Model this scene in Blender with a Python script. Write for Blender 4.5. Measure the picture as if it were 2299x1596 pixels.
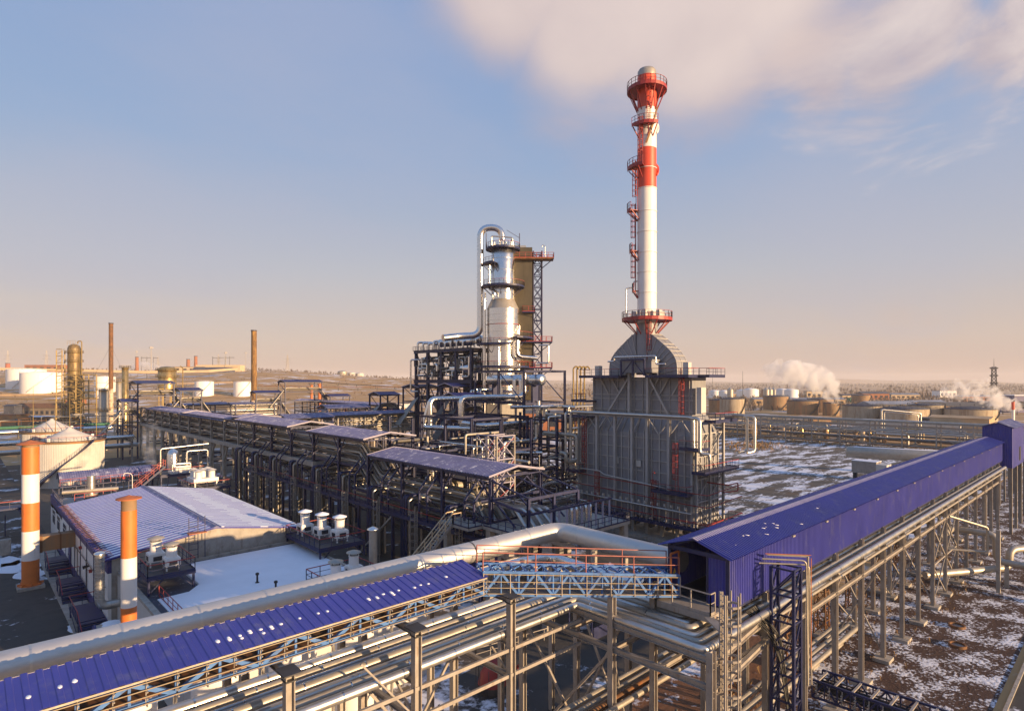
import bpy, math, random
from mathutils import Vector as V, Matrix
for o in list(bpy.data.objects): bpy.data.objects.remove(o)
C = bpy.context.scene.collection
SC = bpy.context.scene
rad = math.radians
RND = random.Random(7)
# ------------------------------------------------------------------ camera, light, sky
YAW = 46.85; F = 1336.0; CX = 1150.0; HY = 855.0; HCAM = 25.0
cam = bpy.data.objects.new('camera', bpy.data.cameras.new('camera')); C.objects.link(cam)
cam.location = (0, 0, HCAM); cam.rotation_euler = (rad(90), 0, rad(YAW - 90))
cam.data.sensor_width = 36; cam.data.lens = F / 2299 * 36; cam.data.shift_y = (HY - 798) / 2299
cam.data.clip_start = .5; cam.data.clip_end = 30000
SC.camera = cam
SC.cycles.volume_bounces = 4; SC.cycles.max_bounces = 10; SC.cycles.volume_step_rate = 1.0
SUN_AZ, SUN_EL = -76.0, 9.2
sd = V((math.cos(rad(SUN_AZ)) * math.cos(rad(SUN_EL)), math.sin(rad(SUN_AZ)) * math.cos(rad(SUN_EL)), math.sin(rad(SUN_EL))))
sl = bpy.data.lights.new('sun', 'SUN'); sl.energy = 5.0; sl.angle = rad(.5); sl.color = (1.0, .675, .365)
so = bpy.data.objects.new('sun', sl); C.objects.link(so); so.rotation_euler = sd.to_track_quat('Z', 'Y').to_euler()
SC.view_settings.view_transform = 'Standard'; SC.view_settings.look = 'None'
SC.view_settings.exposure = 0.84; SC.view_settings.gamma = 1
W = bpy.data.worlds.new('World'); SC.world = W; W.use_nodes = True
wn = W.node_tree.nodes; wl = W.node_tree.links; wn.clear()
def wnode(t, **k):
    n = wn.new(t)
    for a, b in k.items(): setattr(n, a, b)
    return n
def wmath(op, a, b=None, c=None, clamp=False):
    n = wnode('ShaderNodeMath', operation=op, use_clamp=clamp)
    for i, x in enumerate((a, b, c)):
        if x is None: continue
        if isinstance(x, (int, float)): n.inputs[i].default_value = x
        else: wl.new(x, n.inputs[i])
    return n.outputs[0]
sky = wnode('ShaderNodeTexSky', sky_type='NISHITA', sun_disc=False)
sky.sun_elevation = rad(SUN_EL); sky.sun_rotation = rad(90 - SUN_AZ); sky.air_density = 1.0; sky.dust_density = 1.0; sky.ozone_density = 1.5; sky.altitude = 100
tc = wnode('ShaderNodeTexCoord'); sx = wnode('ShaderNodeSeparateXYZ'); wl.new(tc.outputs['Generated'], sx.inputs[0])
zz = wmath('ADD', wmath('MAXIMUM', sx.outputs[2], 0.0), .18)
cu = wmath('DIVIDE', sx.outputs[0], zz); cv = wmath('DIVIDE', sx.outputs[1], zz)
cb = wnode('ShaderNodeCombineXYZ'); wl.new(cu, cb.inputs[0]); wl.new(cv, cb.inputs[1])
def wnoise(scale, detail, rough, loc=(0, 0, 0), scl=(1, 1, 1), rz=0, dist=0.0):
    m = wnode('ShaderNodeMapping'); m.inputs['Location'].default_value = loc; m.inputs['Scale'].default_value = scl; m.inputs['Rotation'].default_value = (0, 0, rz)
    wl.new(cb.outputs[0], m.inputs[0]); n = wnode('ShaderNodeTexNoise')
    n.inputs['Scale'].default_value = scale; n.inputs['Detail'].default_value = detail; n.inputs['Roughness'].default_value = rough; n.inputs['Distortion'].default_value = dist
    wl.new(m.outputs[0], n.inputs['Vector']); return n.outputs['Fac']
def pt_dir(px, py):
    c, s = math.cos(rad(YAW)), math.sin(rad(YAW)); t = (px - CX) / F
    d = V((c + t * s, s - t * c, -(py - HY) / F)).normalized(); k = d.z + .18
    return d.x / k, d.y / k, d
def gauss(px, py, r, asp=1.0, rot=0.0):
    u, v, d = pt_dir(px, py); m = wnode('ShaderNodeMapping'); m.vector_type = 'POINT'
    s2 = wnode('ShaderNodeVectorMath', operation='SUBTRACT'); wl.new(cb.outputs[0], s2.inputs[0]); s2.inputs[1].default_value = (u, v, 0)
    m.inputs['Rotation'].default_value = (0, 0, rot); m.inputs['Scale'].default_value = (1 / r, asp / r, 1); wl.new(s2.outputs[0], m.inputs[0])
    l = wnode('ShaderNodeVectorMath', operation='LENGTH'); wl.new(m.outputs[0], l.inputs[0])
    return wmath('SUBTRACT', 1.0, l.outputs['Value'], clamp=True)
def blob(px, py, deg):
    d = pt_dir(px, py)[2]; n = wnode('ShaderNodeVectorMath', operation='DOT_PRODUCT'); wl.new(tc.outputs['Generated'], n.inputs[0]); n.inputs[1].default_value = d
    return wmath('SUBTRACT', 1.0, wmath('DIVIDE', wmath('ARCCOSINE', wmath('MINIMUM', n.outputs['Value'], 1.0)), rad(deg)))
def wmix(f, a, b):
    m = wnode('ShaderNodeMix'); m.data_type = 'RGBA'
    for i, x in ((0, f), (6, a), (7, b)):
        if isinstance(x, tuple): m.inputs[i].default_value = x + (1,)
        elif isinstance(x, (int, float)): m.inputs[i].default_value = x
        else: wl.new(x, m.inputs[i])
    return m.outputs[2]
def sstep(x, a, b):
    n = wnode('ShaderNodeMapRange', interpolation_type='SMOOTHSTEP'); n.inputs['From Min'].default_value = a; n.inputs['From Max'].default_value = b; wl.new(x, n.inputs['Value']); return n.outputs[0]
def mx(*a):
    o = a[0]
    for b in a[1:]: o = wmath('MAXIMUM', o, b)
    return o
nA = wnoise(.75, 6, .5, loc=(3.1, .4, 0), dist=.3); nB = wnoise(2.3, 9, .58, loc=(7, 2, 0), dist=.4); nC = wnoise(.7, 6, .55, loc=(1.3, 5.5, 0), scl=(1, 1.7, 1), rz=.6)
core = mx(blob(1430, -60, 15), blob(1560, 60, 10), blob(1330, 60, 9), blob(1690, -80, 11), blob(1150, -80, 10))
nM = wmath('ADD', wmath('MULTIPLY', nA, .62), wmath('MULTIPLY', nB, .38)); m1 = sstep(wmath('ADD', core, wmath('MULTIPLY', wmath('SUBTRACT', nM, .5), 1.5)), .0, .6)
c2 = mx(blob(2070, 60, 8), blob(1980, 150, 8), blob(2060, 110, 7), blob(2230, 110, 6), blob(1850, 190, 6), blob(2330, 40, 7))
m2 = sstep(wmath('ADD', c2, wmath('MULTIPLY', wmath('SUBTRACT', nB, .5), 2.4)), .1, .75)
c3 = mx(blob(600, 120, 22), blob(250, 480, 14), blob(1900, 420, 16), blob(2250, 250, 14), blob(60, 560, 8))
m3 = wmath('MULTIPLY', sstep(wmath('ADD', c3, wmath('MULTIPLY', wmath('SUBTRACT', nC, .5), 2.0)), .0, .9), .34)
m4 = wmath('MULTIPLY', sstep(wmath('ADD', mx(blob(2020, 716, 2.2), blob(2090, 720, 1.4), blob(1310, 790, 4.5), blob(1480, 770, 3)), wmath('MULTIPLY', wmath('SUBTRACT', nB, .5), 1.2)), .1, .9), .22)
lit = sstep(nB, .35, .68)
SKYS = .06
bgs = wnode('ShaderNodeMix'); bgs.data_type = 'RGBA'; bgs.blend_type = 'MULTIPLY'; bgs.inputs[0].default_value = 1; wl.new(sky.outputs[0], bgs.inputs[6]); bgs.inputs[7].default_value = (SKYS, SKYS, SKYS, 1)
ccol = wmix(lit, (.32, .26, .265), (.52, .43, .38))
grad = wnode('ShaderNodeValToRGB'); ge = grad.color_ramp.elements; wl.new(sx.outputs[2], grad.inputs[0])
for q in range(3): ge.new(.5)
for q, (p_, c_) in enumerate(((0, (.39, .275, .228)), (.06, (.39, .305, .265)), (.17, (.305, .30, .325)), (.34, (.185, .25, .37)), (.7, (.11, .19, .37)))): ge[q].position = p_; ge[q].color = c_ + (1,)
out = wmix(m3, wmix(.88, bgs.outputs[2], grad.outputs[0]), (.27, .27, .33))
out = wmix(wmath('MULTIPLY', m2, .8), out, ccol)
out = wmix(wmath('MULTIPLY', m1, .85), out, wmix(sstep(core, .1, .7), (.31, .25, .26), wmix(sstep(nA, .35, .7), (.36, .285, .27), (.52, .42, .365))))
out = wmix(m4, out, (.36, .28, .24))
bg = wnode('ShaderNodeBackground'); wl.new(out, bg.inputs[0]); bg.inputs[1].default_value = 1.0
wo = wnode('ShaderNodeOutputWorld'); wl.new(bg.outputs[0], wo.inputs[0])
# ------------------------------------------------------------------ mesh helpers
def vv(p): return p if isinstance(p, V) else V(p)
class MB:
    def __init__(s): s.v = []; s.f = []; s.s = []; s.p = []
    def add(s, vs, fs, sm=False):
        b = len(s.v); s.p.append((b, len(s.f), len(vs), len(fs))); s.v += [tuple(p) for p in vs]; s.f += [tuple(i + b for i in f) for f in fs]; s.s += [sm] * len(fs); return s
    def box(s, a, b):
        x0, y0, z0 = a; x1, y1, z1 = b
        return s.add([(x0,y0,z0),(x1,y0,z0),(x1,y1,z0),(x0,y1,z0),(x0,y0,z1),(x1,y0,z1),(x1,y1,z1),(x0,y1,z1)],
                     [(0,3,2,1),(4,5,6,7),(0,1,5,4),(1,2,6,5),(2,3,7,6),(3,0,4,7)])
    def cbox(s, c, d): return s.box((c[0]-d[0]/2, c[1]-d[1]/2, c[2]), (c[0]+d[0]/2, c[1]+d[1]/2, c[2]+d[2]))
    def beam(s, p, q, w, h, up=(0, 0, 1)):
        p, q = vv(p), vv(q); d = q - p
        if d.length < 1e-6: return s
        d.normalize(); up = vv(up)
        if abs(d.dot(up)) > .98: up = V((1, 0, 0)) if abs(d.x) < .9 else V((0, 1, 0))
        r = d.cross(up).normalized(); u = r.cross(d).normalized(); a = r * w / 2; b = u * h / 2
        return s.add([p-a-b, p+a-b, p+a+b, p-a+b, q-a-b, q+a-b, q+a+b, q-a+b],
                     [(0,1,2,3),(7,6,5,4),(0,4,5,1),(1,5,6,2),(2,6,7,3),(3,7,4,0)])
    def ibeam(s, p, q, w, h, up=(0, 0, 1), t=None):
        p, q, up = vv(p), vv(q), vv(up); t = t or max(.025, h * .08); d = (q - p).normalized()
        if abs(d.dot(up)) > .98: up = V((0, 1, 0))
        r = d.cross(up).normalized(); u = r.cross(d).normalized()
        o = u * (h - t) / 2
        s.beam(p + o, q + o, w, t, up); s.beam(p - o, q - o, w, t, up); return s.beam(p, q, t * .8, h - 2 * t, up)
    def tube(s, pts, r, n=8, bend=0, caps=True, seg=5):
        pts = [vv(p) for p in pts]; P = [pts[0]]
        for i in range(1, len(pts) - 1):
            a, b, c = pts[i-1], pts[i], pts[i+1]; d1 = (a - b); d2 = (c - b); k = min(bend, d1.length * .48, d2.length * .48)
            if k < 1e-4 or d1.normalized().dot(d2.normalized()) < -.999: P.append(b); continue
            e = b + d1.normalized() * k; g = b + d2.normalized() * k
            for j in range(seg + 1):
                t = j / seg; P.append(e * (1-t)**2 + b * 2 * t * (1-t) + g * t * t)
        P.append(pts[-1]); T = []
        for i in range(len(P)):
            d = P[min(i+1, len(P)-1)] - P[max(i-1, 0)]; T.append(d.normalized() if d.length > 1e-9 else V((0, 0, 1)))
        ref = V((0, 0, 1)) if abs(T[0].z) < .9 else V((1, 0, 0)); u = T[0].cross(ref).normalized(); vs = []
        for i, p in enumerate(P):
            u = (u - T[i] * u.dot(T[i])).normalized(); w = T[i].cross(u); rr = r[i] if isinstance(r, list) else r
            if not isinstance(r, list) and 0 < i < len(P) - 1:
                c_ = (P[i] - P[i-1]).normalized().dot(T[i])
            vs += [p + (u * math.cos(2*math.pi*k/n) + w * math.sin(2*math.pi*k/n)) * rr for k in range(n)]
        fs = [(i*n+k, i*n+(k+1) % n, (i+1)*n+(k+1) % n, (i+1)*n+k) for i in range(len(P)-1) for k in range(n)]
        s.add(vs, fs, n > 5)
        if caps:
            s.add(vs[:n], [tuple(reversed(range(n)))]); s.add(vs[-n:], [tuple(range(n))])
        return s
    def lathe(s, c, prof, n=24, sm=True, a0=0, a1=360, cap=True):
        c = vv(c); full = a1 - a0 >= 360; m = n if full else n + 1; vs = []
        for r, z in prof:
            for k in range(m):
                a = rad(a0 + (a1 - a0) * k / n); vs.append((c.x + r * math.cos(a), c.y + r * math.sin(a), c.z + z))
        if sm == 'hard':
            for i in range(len(prof) - 1):
                s.add(vs[i*m:(i+2)*m], [(k, (k+1) % m, m + (k+1) % m, m + k) for k in range(n)], True)
        else:
            s.add(vs, [(i*m+k, i*m+(k+1) % m, (i+1)*m+(k+1) % m, (i+1)*m+k) for i in range(len(prof)-1) for k in range(n)], sm)
        if cap and full:
            if prof[0][0] > 1e-3: s.add(vs[:m], [tuple(reversed(range(m)))])
            if prof[-1][0] > 1e-3: s.add(vs[-m:], [tuple(range(m))])
        return s
    def cyl(s, c, r, h, n=20, r2=None): return s.lathe(c, [(r, 0), (r if r2 is None else r2, h)], n)
    def hcyl(s, p, q, r, n=20, dome=.45):
        p, q = vv(p), vv(q); d = (q - p).normalized(); P = []; R = []
        for k in range(5):
            a = math.pi / 2 * k / 4; P.append(p - d * r * dome * math.cos(a)); R.append(max(r * math.sin(a), .01))
        for k in range(5):
            a = math.pi / 2 * (1 - k / 4); P.append(q + d * r * dome * math.cos(a)); R.append(max(r * math.sin(a), .01))
        return s.tube(P, R, n)
    def prism(s, pts, vec):
        pts = [vv(p) for p in pts]; vec = vv(vec); n = len(pts)
        return s.add(pts + [p + vec for p in pts], [tuple(reversed(range(n))), tuple(range(n, 2*n))] + [(i, (i+1) % n, n+(i+1) % n, n+i) for i in range(n)])
    def corr(s, o, U, Vv, pitch=.25, amp=.04, t=.02, flat=.5):
        o, U, Vv = vv(o), vv(U), vv(Vv); L = U.length; u = U / L; nrm = U.cross(Vv).normalized(); n = max(1, round(L / pitch)); pr = []
        g = (1 - flat) / 2
        for i in range(n):
            for a, h in ((0, 0), (flat * .6, 0), (flat * .6 + g * .7, 1), (1 - g * .7, 1)): pr.append(((i + a) * L / n, h * amp))
        pr.append((L, 0)); vs = []
        for x, h in pr: vs += [o + u * x + nrm * h, o + u * x + nrm * h + Vv]
        k = len(vs); vs += [p - nrm * t for p in vs]; m = len(pr)
        fs = [(2*i, 2*i+2, 2*i+3, 2*i+1) for i in range(m-1)] + [(k+2*i, k+2*i+1, k+2*i+3, k+2*i+2) for i in range(m-1)]
        fs += [(2*i, k+2*i, k+2*i+2, 2*i+2) for i in range(m-1)] + [(2*i+1, 2*i+3, k+2*i+3, k+2*i+1) for i in range(m-1)]
        fs += [(0, 1, k+1, k), (2*m-2, k+2*m-2, k+2*m-1, 2*m-1)]
        return s.add(vs, fs)
    def rail(s, pts, h=1.1, step=1.5, w=.05, mid=True, toe=True, top=True, posts=True):
        pts = [vv(p) for p in pts]
        for a, b in zip(pts, pts[1:]):
            L = (b - a).length
            if top: s.beam(a + V((0, 0, h)), b + V((0, 0, h)), w, w)
            if mid: s.beam(a + V((0, 0, h*.55)), b + V((0, 0, h*.55)), w*.7, w*.7)
            if toe: s.beam(a + V((0, 0, .08)), b + V((0, 0, .08)), w*.4, .15)
            if posts:
                n = max(1, round(L / step))
                for i in range(n + 1):
                    p = a.lerp(b, i / n); s.beam(p, p + V((0, 0, h)), w, w)
        return s
    def ladder(s, p, z1, d=(1, 0), w=.45, cage=True, z2=None, r=.38, t=.045):
        x, y, z0 = p; dx, dy = d; px, py = -dy, dx
        for k in (-1, 1): s.beam((x+px*w/2*k, y+py*w/2*k, z0), (x+px*w/2*k, y+py*w/2*k, z1), t, t)
        z = z0 + .3
        while z < z1: s.beam((x-px*w/2, y-py*w/2, z), (x+px*w/2, y+py*w/2, z), .03, .03); z += .32
        if cage: s.cage(p, z1, d, z2 or z0 + 2.3, r, t)
        return s
    def cage(s, p, z1, d, z0, r=.38, t=.045):
        x, y, _ = p; a0 = math.atan2(d[1], d[0]); cx, cy = x + d[0]*r, y + d[1]*r; z = z0
        A = [a0 + rad(-140 + 280 * k / 8) for k in range(9)]
        while z <= z1 + .01:
            for a, b in zip(A, A[1:]):
                s.beam((cx+r*math.cos(a), cy+r*math.sin(a), z), (cx+r*math.cos(b), cy+r*math.sin(b), z), t*.4, t*1.3)
            z += .9
        for a in A[::2]: s.beam((cx+r*math.cos(a), cy+r*math.sin(a), z0), (cx+r*math.cos(a), cy+r*math.sin(a), z1), t*.7, t*.7)
        return s
    def truss(s, a, b, h, n, w=.1, d=.08, lat=None):
        a, b = vv(a), vv(b); H = V((0, 0, h)); s.beam(a, b, w, w); s.beam(a + H, b + H, w, w)
        for i in range(n):
            p, m, q = a.lerp(b, i/n), a.lerp(b, (i+.5)/n), a.lerp(b, (i+1)/n)
            s.beam(p, m + H, d, d); s.beam(m + H, q, d, d); s.beam(p, p + H, d*.8, d*.8); s.beam(m, m + H, d * .6, d * .6)
        s.beam(b, b + H, d, d); return s
    def ell(s, c, r, n=8, m=6):
        c = vv(c); rx, ry, rz = r; return s.add([(c.x + rx*math.sin(math.pi*i/m)*math.cos(2*math.pi*k/n), c.y + ry*math.sin(math.pi*i/m)*math.sin(2*math.pi*k/n), c.z + rz*math.cos(math.pi*i/m)) for i in range(m+1) for k in range(n)],
             [(i*n+k, (i+1)*n+k, (i+1)*n+(k+1) % n, i*n+(k+1) % n) for i in range(m) for k in range(n)], True)
    def lattice(s, x, y, z0, z1, w0, w1, n, t=.12):
        for i in range(n):
            a, b = i / n, (i+1) / n; za, zb = z0+(z1-z0)*a, z0+(z1-z0)*b; wa, wb = (w0+(w1-w0)*a)/2, (w0+(w1-w0)*b)/2
            ca = [(x-wa, y-wa, za), (x+wa, y-wa, za), (x+wa, y+wa, za), (x-wa, y+wa, za)]; cb_ = [(x-wb, y-wb, zb), (x+wb, y-wb, zb), (x+wb, y+wb, zb), (x-wb, y+wb, zb)]
            for k in range(4):
                j = (k+1) % 4; s.beam(ca[k], cb_[k], t, t); s.beam(ca[k], cb_[j], t*.6, t*.6); s.beam(ca[j], cb_[k], t*.6, t*.6); s.beam(cb_[k], cb_[j], t*.7, t*.7)
        return s
LOC = {}
def link(mb, name, m, loc):
    me = bpy.data.meshes.new(name); lx, ly, lz = loc
    me.from_pydata([(x-lx, y-ly, z-lz) for x, y, z in mb.v], [], mb.f); me.polygons.foreach_set('use_smooth', mb.s)
    me.materials.append(m); me.update(); o = bpy.data.objects.new(name, me); C.objects.link(o); return o
def props(o, label, cat, group=None, kind=None):
    if label: o['label'] = label
    if cat: o['category'] = cat
    if group: o['group'] = group
    if kind: o['kind'] = kind
def thing(name, label, cat, loc, group=None):
    o = bpy.data.objects.new(name, None); C.objects.link(o); o.location = loc; o.empty_display_size = .3
    LOC[o.name] = tuple(loc); props(o, label, cat, group); return o
KEEP = {'seam', 'hoop', 'shell_rib', 'snow_guard', 'cable', 'stiffener', 'crown', 'trunk', 'rafter', 'roof', 'side_wall', 'wall', 'frame', 'stair_scaffold', 'duct_rib', 'cage', 'spiral_strake', 'pane', 'conduit', 'black_cable'}
def clusters(mb):
    """groups the primitives of a mesh that touch each other (by bounding box)"""
    B = []
    for b, f, nv, nf in mb.p:
        q = mb.v[b:b+nv]; B.append([min(p[k] for p in q) - .02 for k in range(3)] + [max(p[k] for p in q) + .02 for k in range(3)])
    n = len(B); g = list(range(n))
    def find(i):
        while g[i] != i: g[i] = g[g[i]]; i = g[i]
        return i
    for i in range(n):
        a = B[i]
        for j in range(i):
            c = B[j]
            if a[0] <= c[3] and c[0] <= a[3] and a[1] <= c[4] and c[1] <= a[4] and a[2] <= c[5] and c[2] <= a[5]: g[find(i)] = find(j)
    out = {}
    for i in range(n): out.setdefault(find(i), []).append(i)
    res = []
    for ids in out.values():
        k = MB()
        for i in ids:
            b, f, nv, nf = mb.p[i]; k.add(mb.v[b:b+nv], [tuple(q - b for q in face) for face in mb.f[f:f+nf]]); k.s[-nf:] = mb.s[f:f+nf]
        res.append(k)
    return res
def part(mb, name, m, parent, label=None):
    if not mb.v: return None
    if name not in KEEP and 1 < len(mb.p) < 400:
        cl = clusters(mb)
        if 1 < len(cl) <= 90: return [part1(k, name, m, parent, label) for k in cl][0]
    return part1(mb, name, m, parent, label)
def part1(mb, name, m, parent, label=None):
    loc = LOC[parent.name]; o = link(mb, name, m, loc); o.parent = parent; LOC[o.name] = loc
    if label: o['label'] = label
    return o
def solo(mb, name, m, label, cat, loc, group=None, kind=None):
    o = link(mb, name, m, loc); o.location = loc; LOC[o.name] = tuple(loc); props(o, label, cat, group, kind); return o
def struct(mb, name, m, loc=(0, 0, 0)):
    o = link(mb, name, m, loc); o.location = loc; o['kind'] = 'structure'; return o
def clone(root, loc, label=None, rz=0, scale=None):
    def cp(o, par):
        c = o.copy(); C.objects.link(c); c.parent = par
        for ch in list(o.children): cp(ch, c)
        return c
    r = cp(root, None); r.location = loc; r.rotation_euler = (0, 0, rz)
    if scale: r.scale = scale
    if label: r['label'] = label
    return r
def pd(px, D, z=0.0):
    c, s = math.cos(rad(YAW)), math.sin(rad(YAW)); l = (px - CX) / F * D
    return V((c * D + s * l, s * D - c * l, z))
def S(a): a = min(1, max(0, a)); return a * a * (3 - 2 * a)
def terr(x, y):
    c, s = math.cos(rad(YAW)), math.sin(rad(YAW)); D = c*x + s*y; l = s*x - c*y
    if D < 50: return 0.0
    t = l / D; w = 1 - .3 * S((t + .45) / .3) - .7 * S((t + .15) / .25)
    return 42 * S((D - 330) / 720) * max(w, 0) + (2.0 * math.sin(x*.013) * math.sin(y*.011 + 1) + .8 * math.sin(x*.041+y*.03)) * S((D - 350) / 300) * (.3 + .7*max(w, 0))
ORD = ['first', 'second', 'third', 'fourth', 'fifth', 'sixth', 'seventh', 'eighth', 'ninth', 'tenth', 'eleventh', 'twelfth', 'thirteenth', 'fourteenth', 'fifteenth', 'sixteenth']
# ------------------------------------------------------------------ materials
def nt(m): return m.node_tree.nodes, m.node_tree.links
def mat(name, col, rough=.6, metal=0.0, var=.2, scale=.8, dirt=None, amt=.45, dsc=(1.2, 1.2, .25), bump=0.0, bsc=6.0, spec=.5):
    m = bpy.data.materials.new(name); m.use_nodes = True; n, l = nt(m); b = n['Principled BSDF']
    tc = n.new('ShaderNodeTexCoord'); no = n.new('ShaderNodeTexNoise'); no.inputs['Scale'].default_value = scale; no.inputs['Detail'].default_value = 7; no.inputs['Roughness'].default_value = .65
    l.new(tc.outputs['Object'], no.inputs['Vector'])
    r = n.new('ShaderNodeValToRGB'); r.color_ramp.elements[0].position = .3; r.color_ramp.elements[1].position = .7
    r.color_ramp.elements[0].color = tuple(c * (1 - var) for c in col) + (1,); r.color_ramp.elements[1].color = tuple(min(1, c * (1 + var)) for c in col) + (1,)
    l.new(no.outputs['Fac'], r.inputs[0]); out = r.outputs[0]
    if dirt:
        mp = n.new('ShaderNodeMapping'); mp.inputs['Scale'].default_value = dsc; l.new(tc.outputs['Object'], mp.inputs[0])
        n2 = n.new('ShaderNodeTexNoise'); n2.inputs['Scale'].default_value = 1.6; n2.inputs['Detail'].default_value = 8; n2.inputs['Roughness'].default_value = .7; l.new(mp.outputs[0], n2.inputs['Vector'])
        r2 = n.new('ShaderNodeValToRGB'); e = r2.color_ramp.elements; e[0].position = .62 - amt * .25; e[1].position = .78 - amt * .25; e[0].color = (0, 0, 0, 1); e[1].color = (.85,) * 3 + (1,)
        l.new(n2.outputs['Fac'], r2.inputs[0]); mx = n.new('ShaderNodeMix'); mx.data_type = 'RGBA'; l.new(r2.outputs[0], mx.inputs[0]); l.new(out, mx.inputs[6]); mx.inputs[7].default_value = tuple(dirt) + (1,); out = mx.outputs[2]
    l.new(out, b.inputs['Base Color']); b.inputs['Metallic'].default_value = metal; b.inputs['Specular IOR Level'].default_value = spec
    mr = n.new('ShaderNodeMapRange'); mr.inputs['To Min'].default_value = max(.05, rough - .12); mr.inputs['To Max'].default_value = min(1, rough + .12); l.new(no.outputs['Fac'], mr.inputs[0]); l.new(mr.outputs[0], b.inputs['Roughness'])
    if bump:
        n3 = n.new('ShaderNodeTexNoise'); n3.inputs['Scale'].default_value = bsc; n3.inputs['Detail'].default_value = 4; l.new(tc.outputs['Object'], n3.inputs['Vector'])
        bp = n.new('ShaderNodeBump'); bp.inputs['Strength'].default_value = bump; bp.inputs['Distance'].default_value = .05; l.new(n3.outputs['Fac'], bp.inputs['Height']); l.new(bp.outputs[0], b.inputs['Normal'])
    return m
def ground_mat(name, cols, snow, sscale=.25, stretch=(1, 1, 1), rot=0, gsc=.3, bump=.4, snowcol=(.78, .80, .86), fine=3.0, soft=.06, fw=.22):
    m = bpy.data.materials.new(name); m.use_nodes = True; n, l = nt(m); b = n['Principled BSDF']; b.inputs['Roughness'].default_value = .9; b.inputs['Specular IOR Level'].default_value = .2
    tc = n.new('ShaderNodeTexCoord')
    def nz(sc, det, vec, ro=.65):
        k = n.new('ShaderNodeTexNoise'); k.inputs['Scale'].default_value = sc; k.inputs['Detail'].default_value = det; k.inputs['Roughness'].default_value = ro; l.new(vec, k.inputs['Vector']); return k.outputs['Fac']
    O = tc.outputs['Object']; r = n.new('ShaderNodeValToRGB'); e = r.color_ramp.elements
    while len(e) < len(cols): e.new(.5)
    for i, c in enumerate(cols): e[i].position = .3 + .4 * i / max(1, len(cols) - 1); e[i].color = tuple(c) + (1,)
    l.new(nz(gsc, 10, O, .72), r.inputs[0])
    mp = n.new('ShaderNodeMapping'); mp.inputs['Scale'].default_value = stretch; mp.inputs['Rotation'].default_value = (0, 0, rot); l.new(O, mp.inputs[0])
    a = nz(sscale, 12, mp.outputs[0], .62); f = nz(fine, 5, mp.outputs[0], .6)
    ad = n.new('ShaderNodeMath'); ad.operation = 'MULTIPLY_ADD'; l.new(f, ad.inputs[0]); ad.inputs[1].default_value = fw; l.new(a, ad.inputs[2])
    r2 = n.new('ShaderNodeValToRGB'); p = .5 + .5 * fw + (.5 - snow) * .42; r2.color_ramp.elements[0].position = p - soft / 2; r2.color_ramp.elements[1].position = p + soft / 2; r2.color_ramp.elements[1].color = (.95,) * 3 + (1,); l.new(ad.outputs[0], r2.inputs[0])
    mx = n.new('ShaderNodeMix'); mx.data_type = 'RGBA'; l.new(r2.outputs[0], mx.inputs[0]); l.new(r.outputs[0], mx.inputs[6]); mx.inputs[7].default_value = tuple(snowcol) + (1,); l.new(mx.outputs[2], b.inputs['Base Color'])
    bp = n.new('ShaderNodeBump'); bp.inputs['Strength'].default_value = bump; bp.inputs['Distance'].default_value = .15; l.new(ad.outputs[0], bp.inputs['Height']); l.new(bp.outputs[0], b.inputs['Normal'])
    return m
ALU = mat('aluminium_cladding', (.58, .56, .52), .36, .85, .10, 1.2, dirt=(.36, .34, .31), amt=.2, bump=.12, bsc=2.5)
BIGP = mat('brushed_pipe_cladding', (.60, .575, .54), .52, .8, .05, .5, dirt=(.48, .45, .41), amt=.2, dsc=(.3, 1, 1), bump=.06, bsc=1.5)
ALUR = mat('weathered_cladding', (.40, .365, .31), .48, .5, .12, 1.2, dirt=(.34, .29, .23), amt=.35, dsc=(.4, 1, 1), bump=.3, bsc=4)
ALUS = mat('bright_steel', (.74, .72, .69), .26, 1.0, .06, .8, dirt=(.55, .50, .44), amt=.2)
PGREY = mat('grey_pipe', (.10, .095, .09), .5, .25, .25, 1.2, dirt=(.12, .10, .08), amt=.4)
GALV = mat('grey_steelwork', (.31, .28, .25), .55, .1, .18, 1.3, dirt=(.20, .12, .07), amt=.25, dsc=(2, 2, .5))
DGREY = mat('dark_steelwork', (.05, .05, .055), .6, .1, .3, 1.5)
NAVY = mat('navy_steelwork', (.012, .018, .075), .5, 0, .3, 1.2, dirt=(.035, .035, .05), amt=.3)
BLUE = mat('blue_sheeting', (.036, .042, .27), .42, 0, .14, .35, dirt=(.09, .095, .25), amt=.35, dsc=(.8, .8, .25))
BLUEF = mat('frosted_blue_sheeting', (.12, .125, .25), .5, 0, .22, .5, dirt=(.60, .61, .68), amt=.34, dsc=(.6, .6, .6))
BLUED = mat('blue_wall_panel', (.030, .030, .15), .5, 0, .12, .6)
LBLUE = mat('light_blue_steel', (.06, .165, .42), .5, 0, .2, 1.5, dirt=(.09, .08, .09), amt=.35)
RED = mat('red_paint', (.30, .030, .028), .5, 0, .15, 1.0, dirt=(.25, .05, .03), amt=.3)
STKRED = mat('stack_red_paint', (.62, .075, .035), .45, 0, .08, .4, dirt=(.40, .07, .04), amt=.25, dsc=(1, 1, .1))
ORANGE = mat('orange_paint', (.62, .17, .035), .5, 0, .10, .8, dirt=(.36, .10, .03), amt=.25)
RUSTOR = mat('rust_orange_cap', (.42, .13, .04), .7, 0, .2, 2)
WHITE = mat('white_paint', (.76, .74, .71), .45, 0, .05, .5, dirt=(.56, .52, .46), amt=.22, dsc=(1, 1, .12))
TANKW = mat('tank_white', (.82, .81, .79), .5, 0, .04, .05, dirt=(.66, .62, .56), amt=.2, dsc=(.2, .2, .02))
TANKG = mat('tank_grey_white', (.52, .50, .47), .55, 0, .07, .4, dirt=(.42, .36, .28), amt=.3, dsc=(.8, .8, .12))
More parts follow.
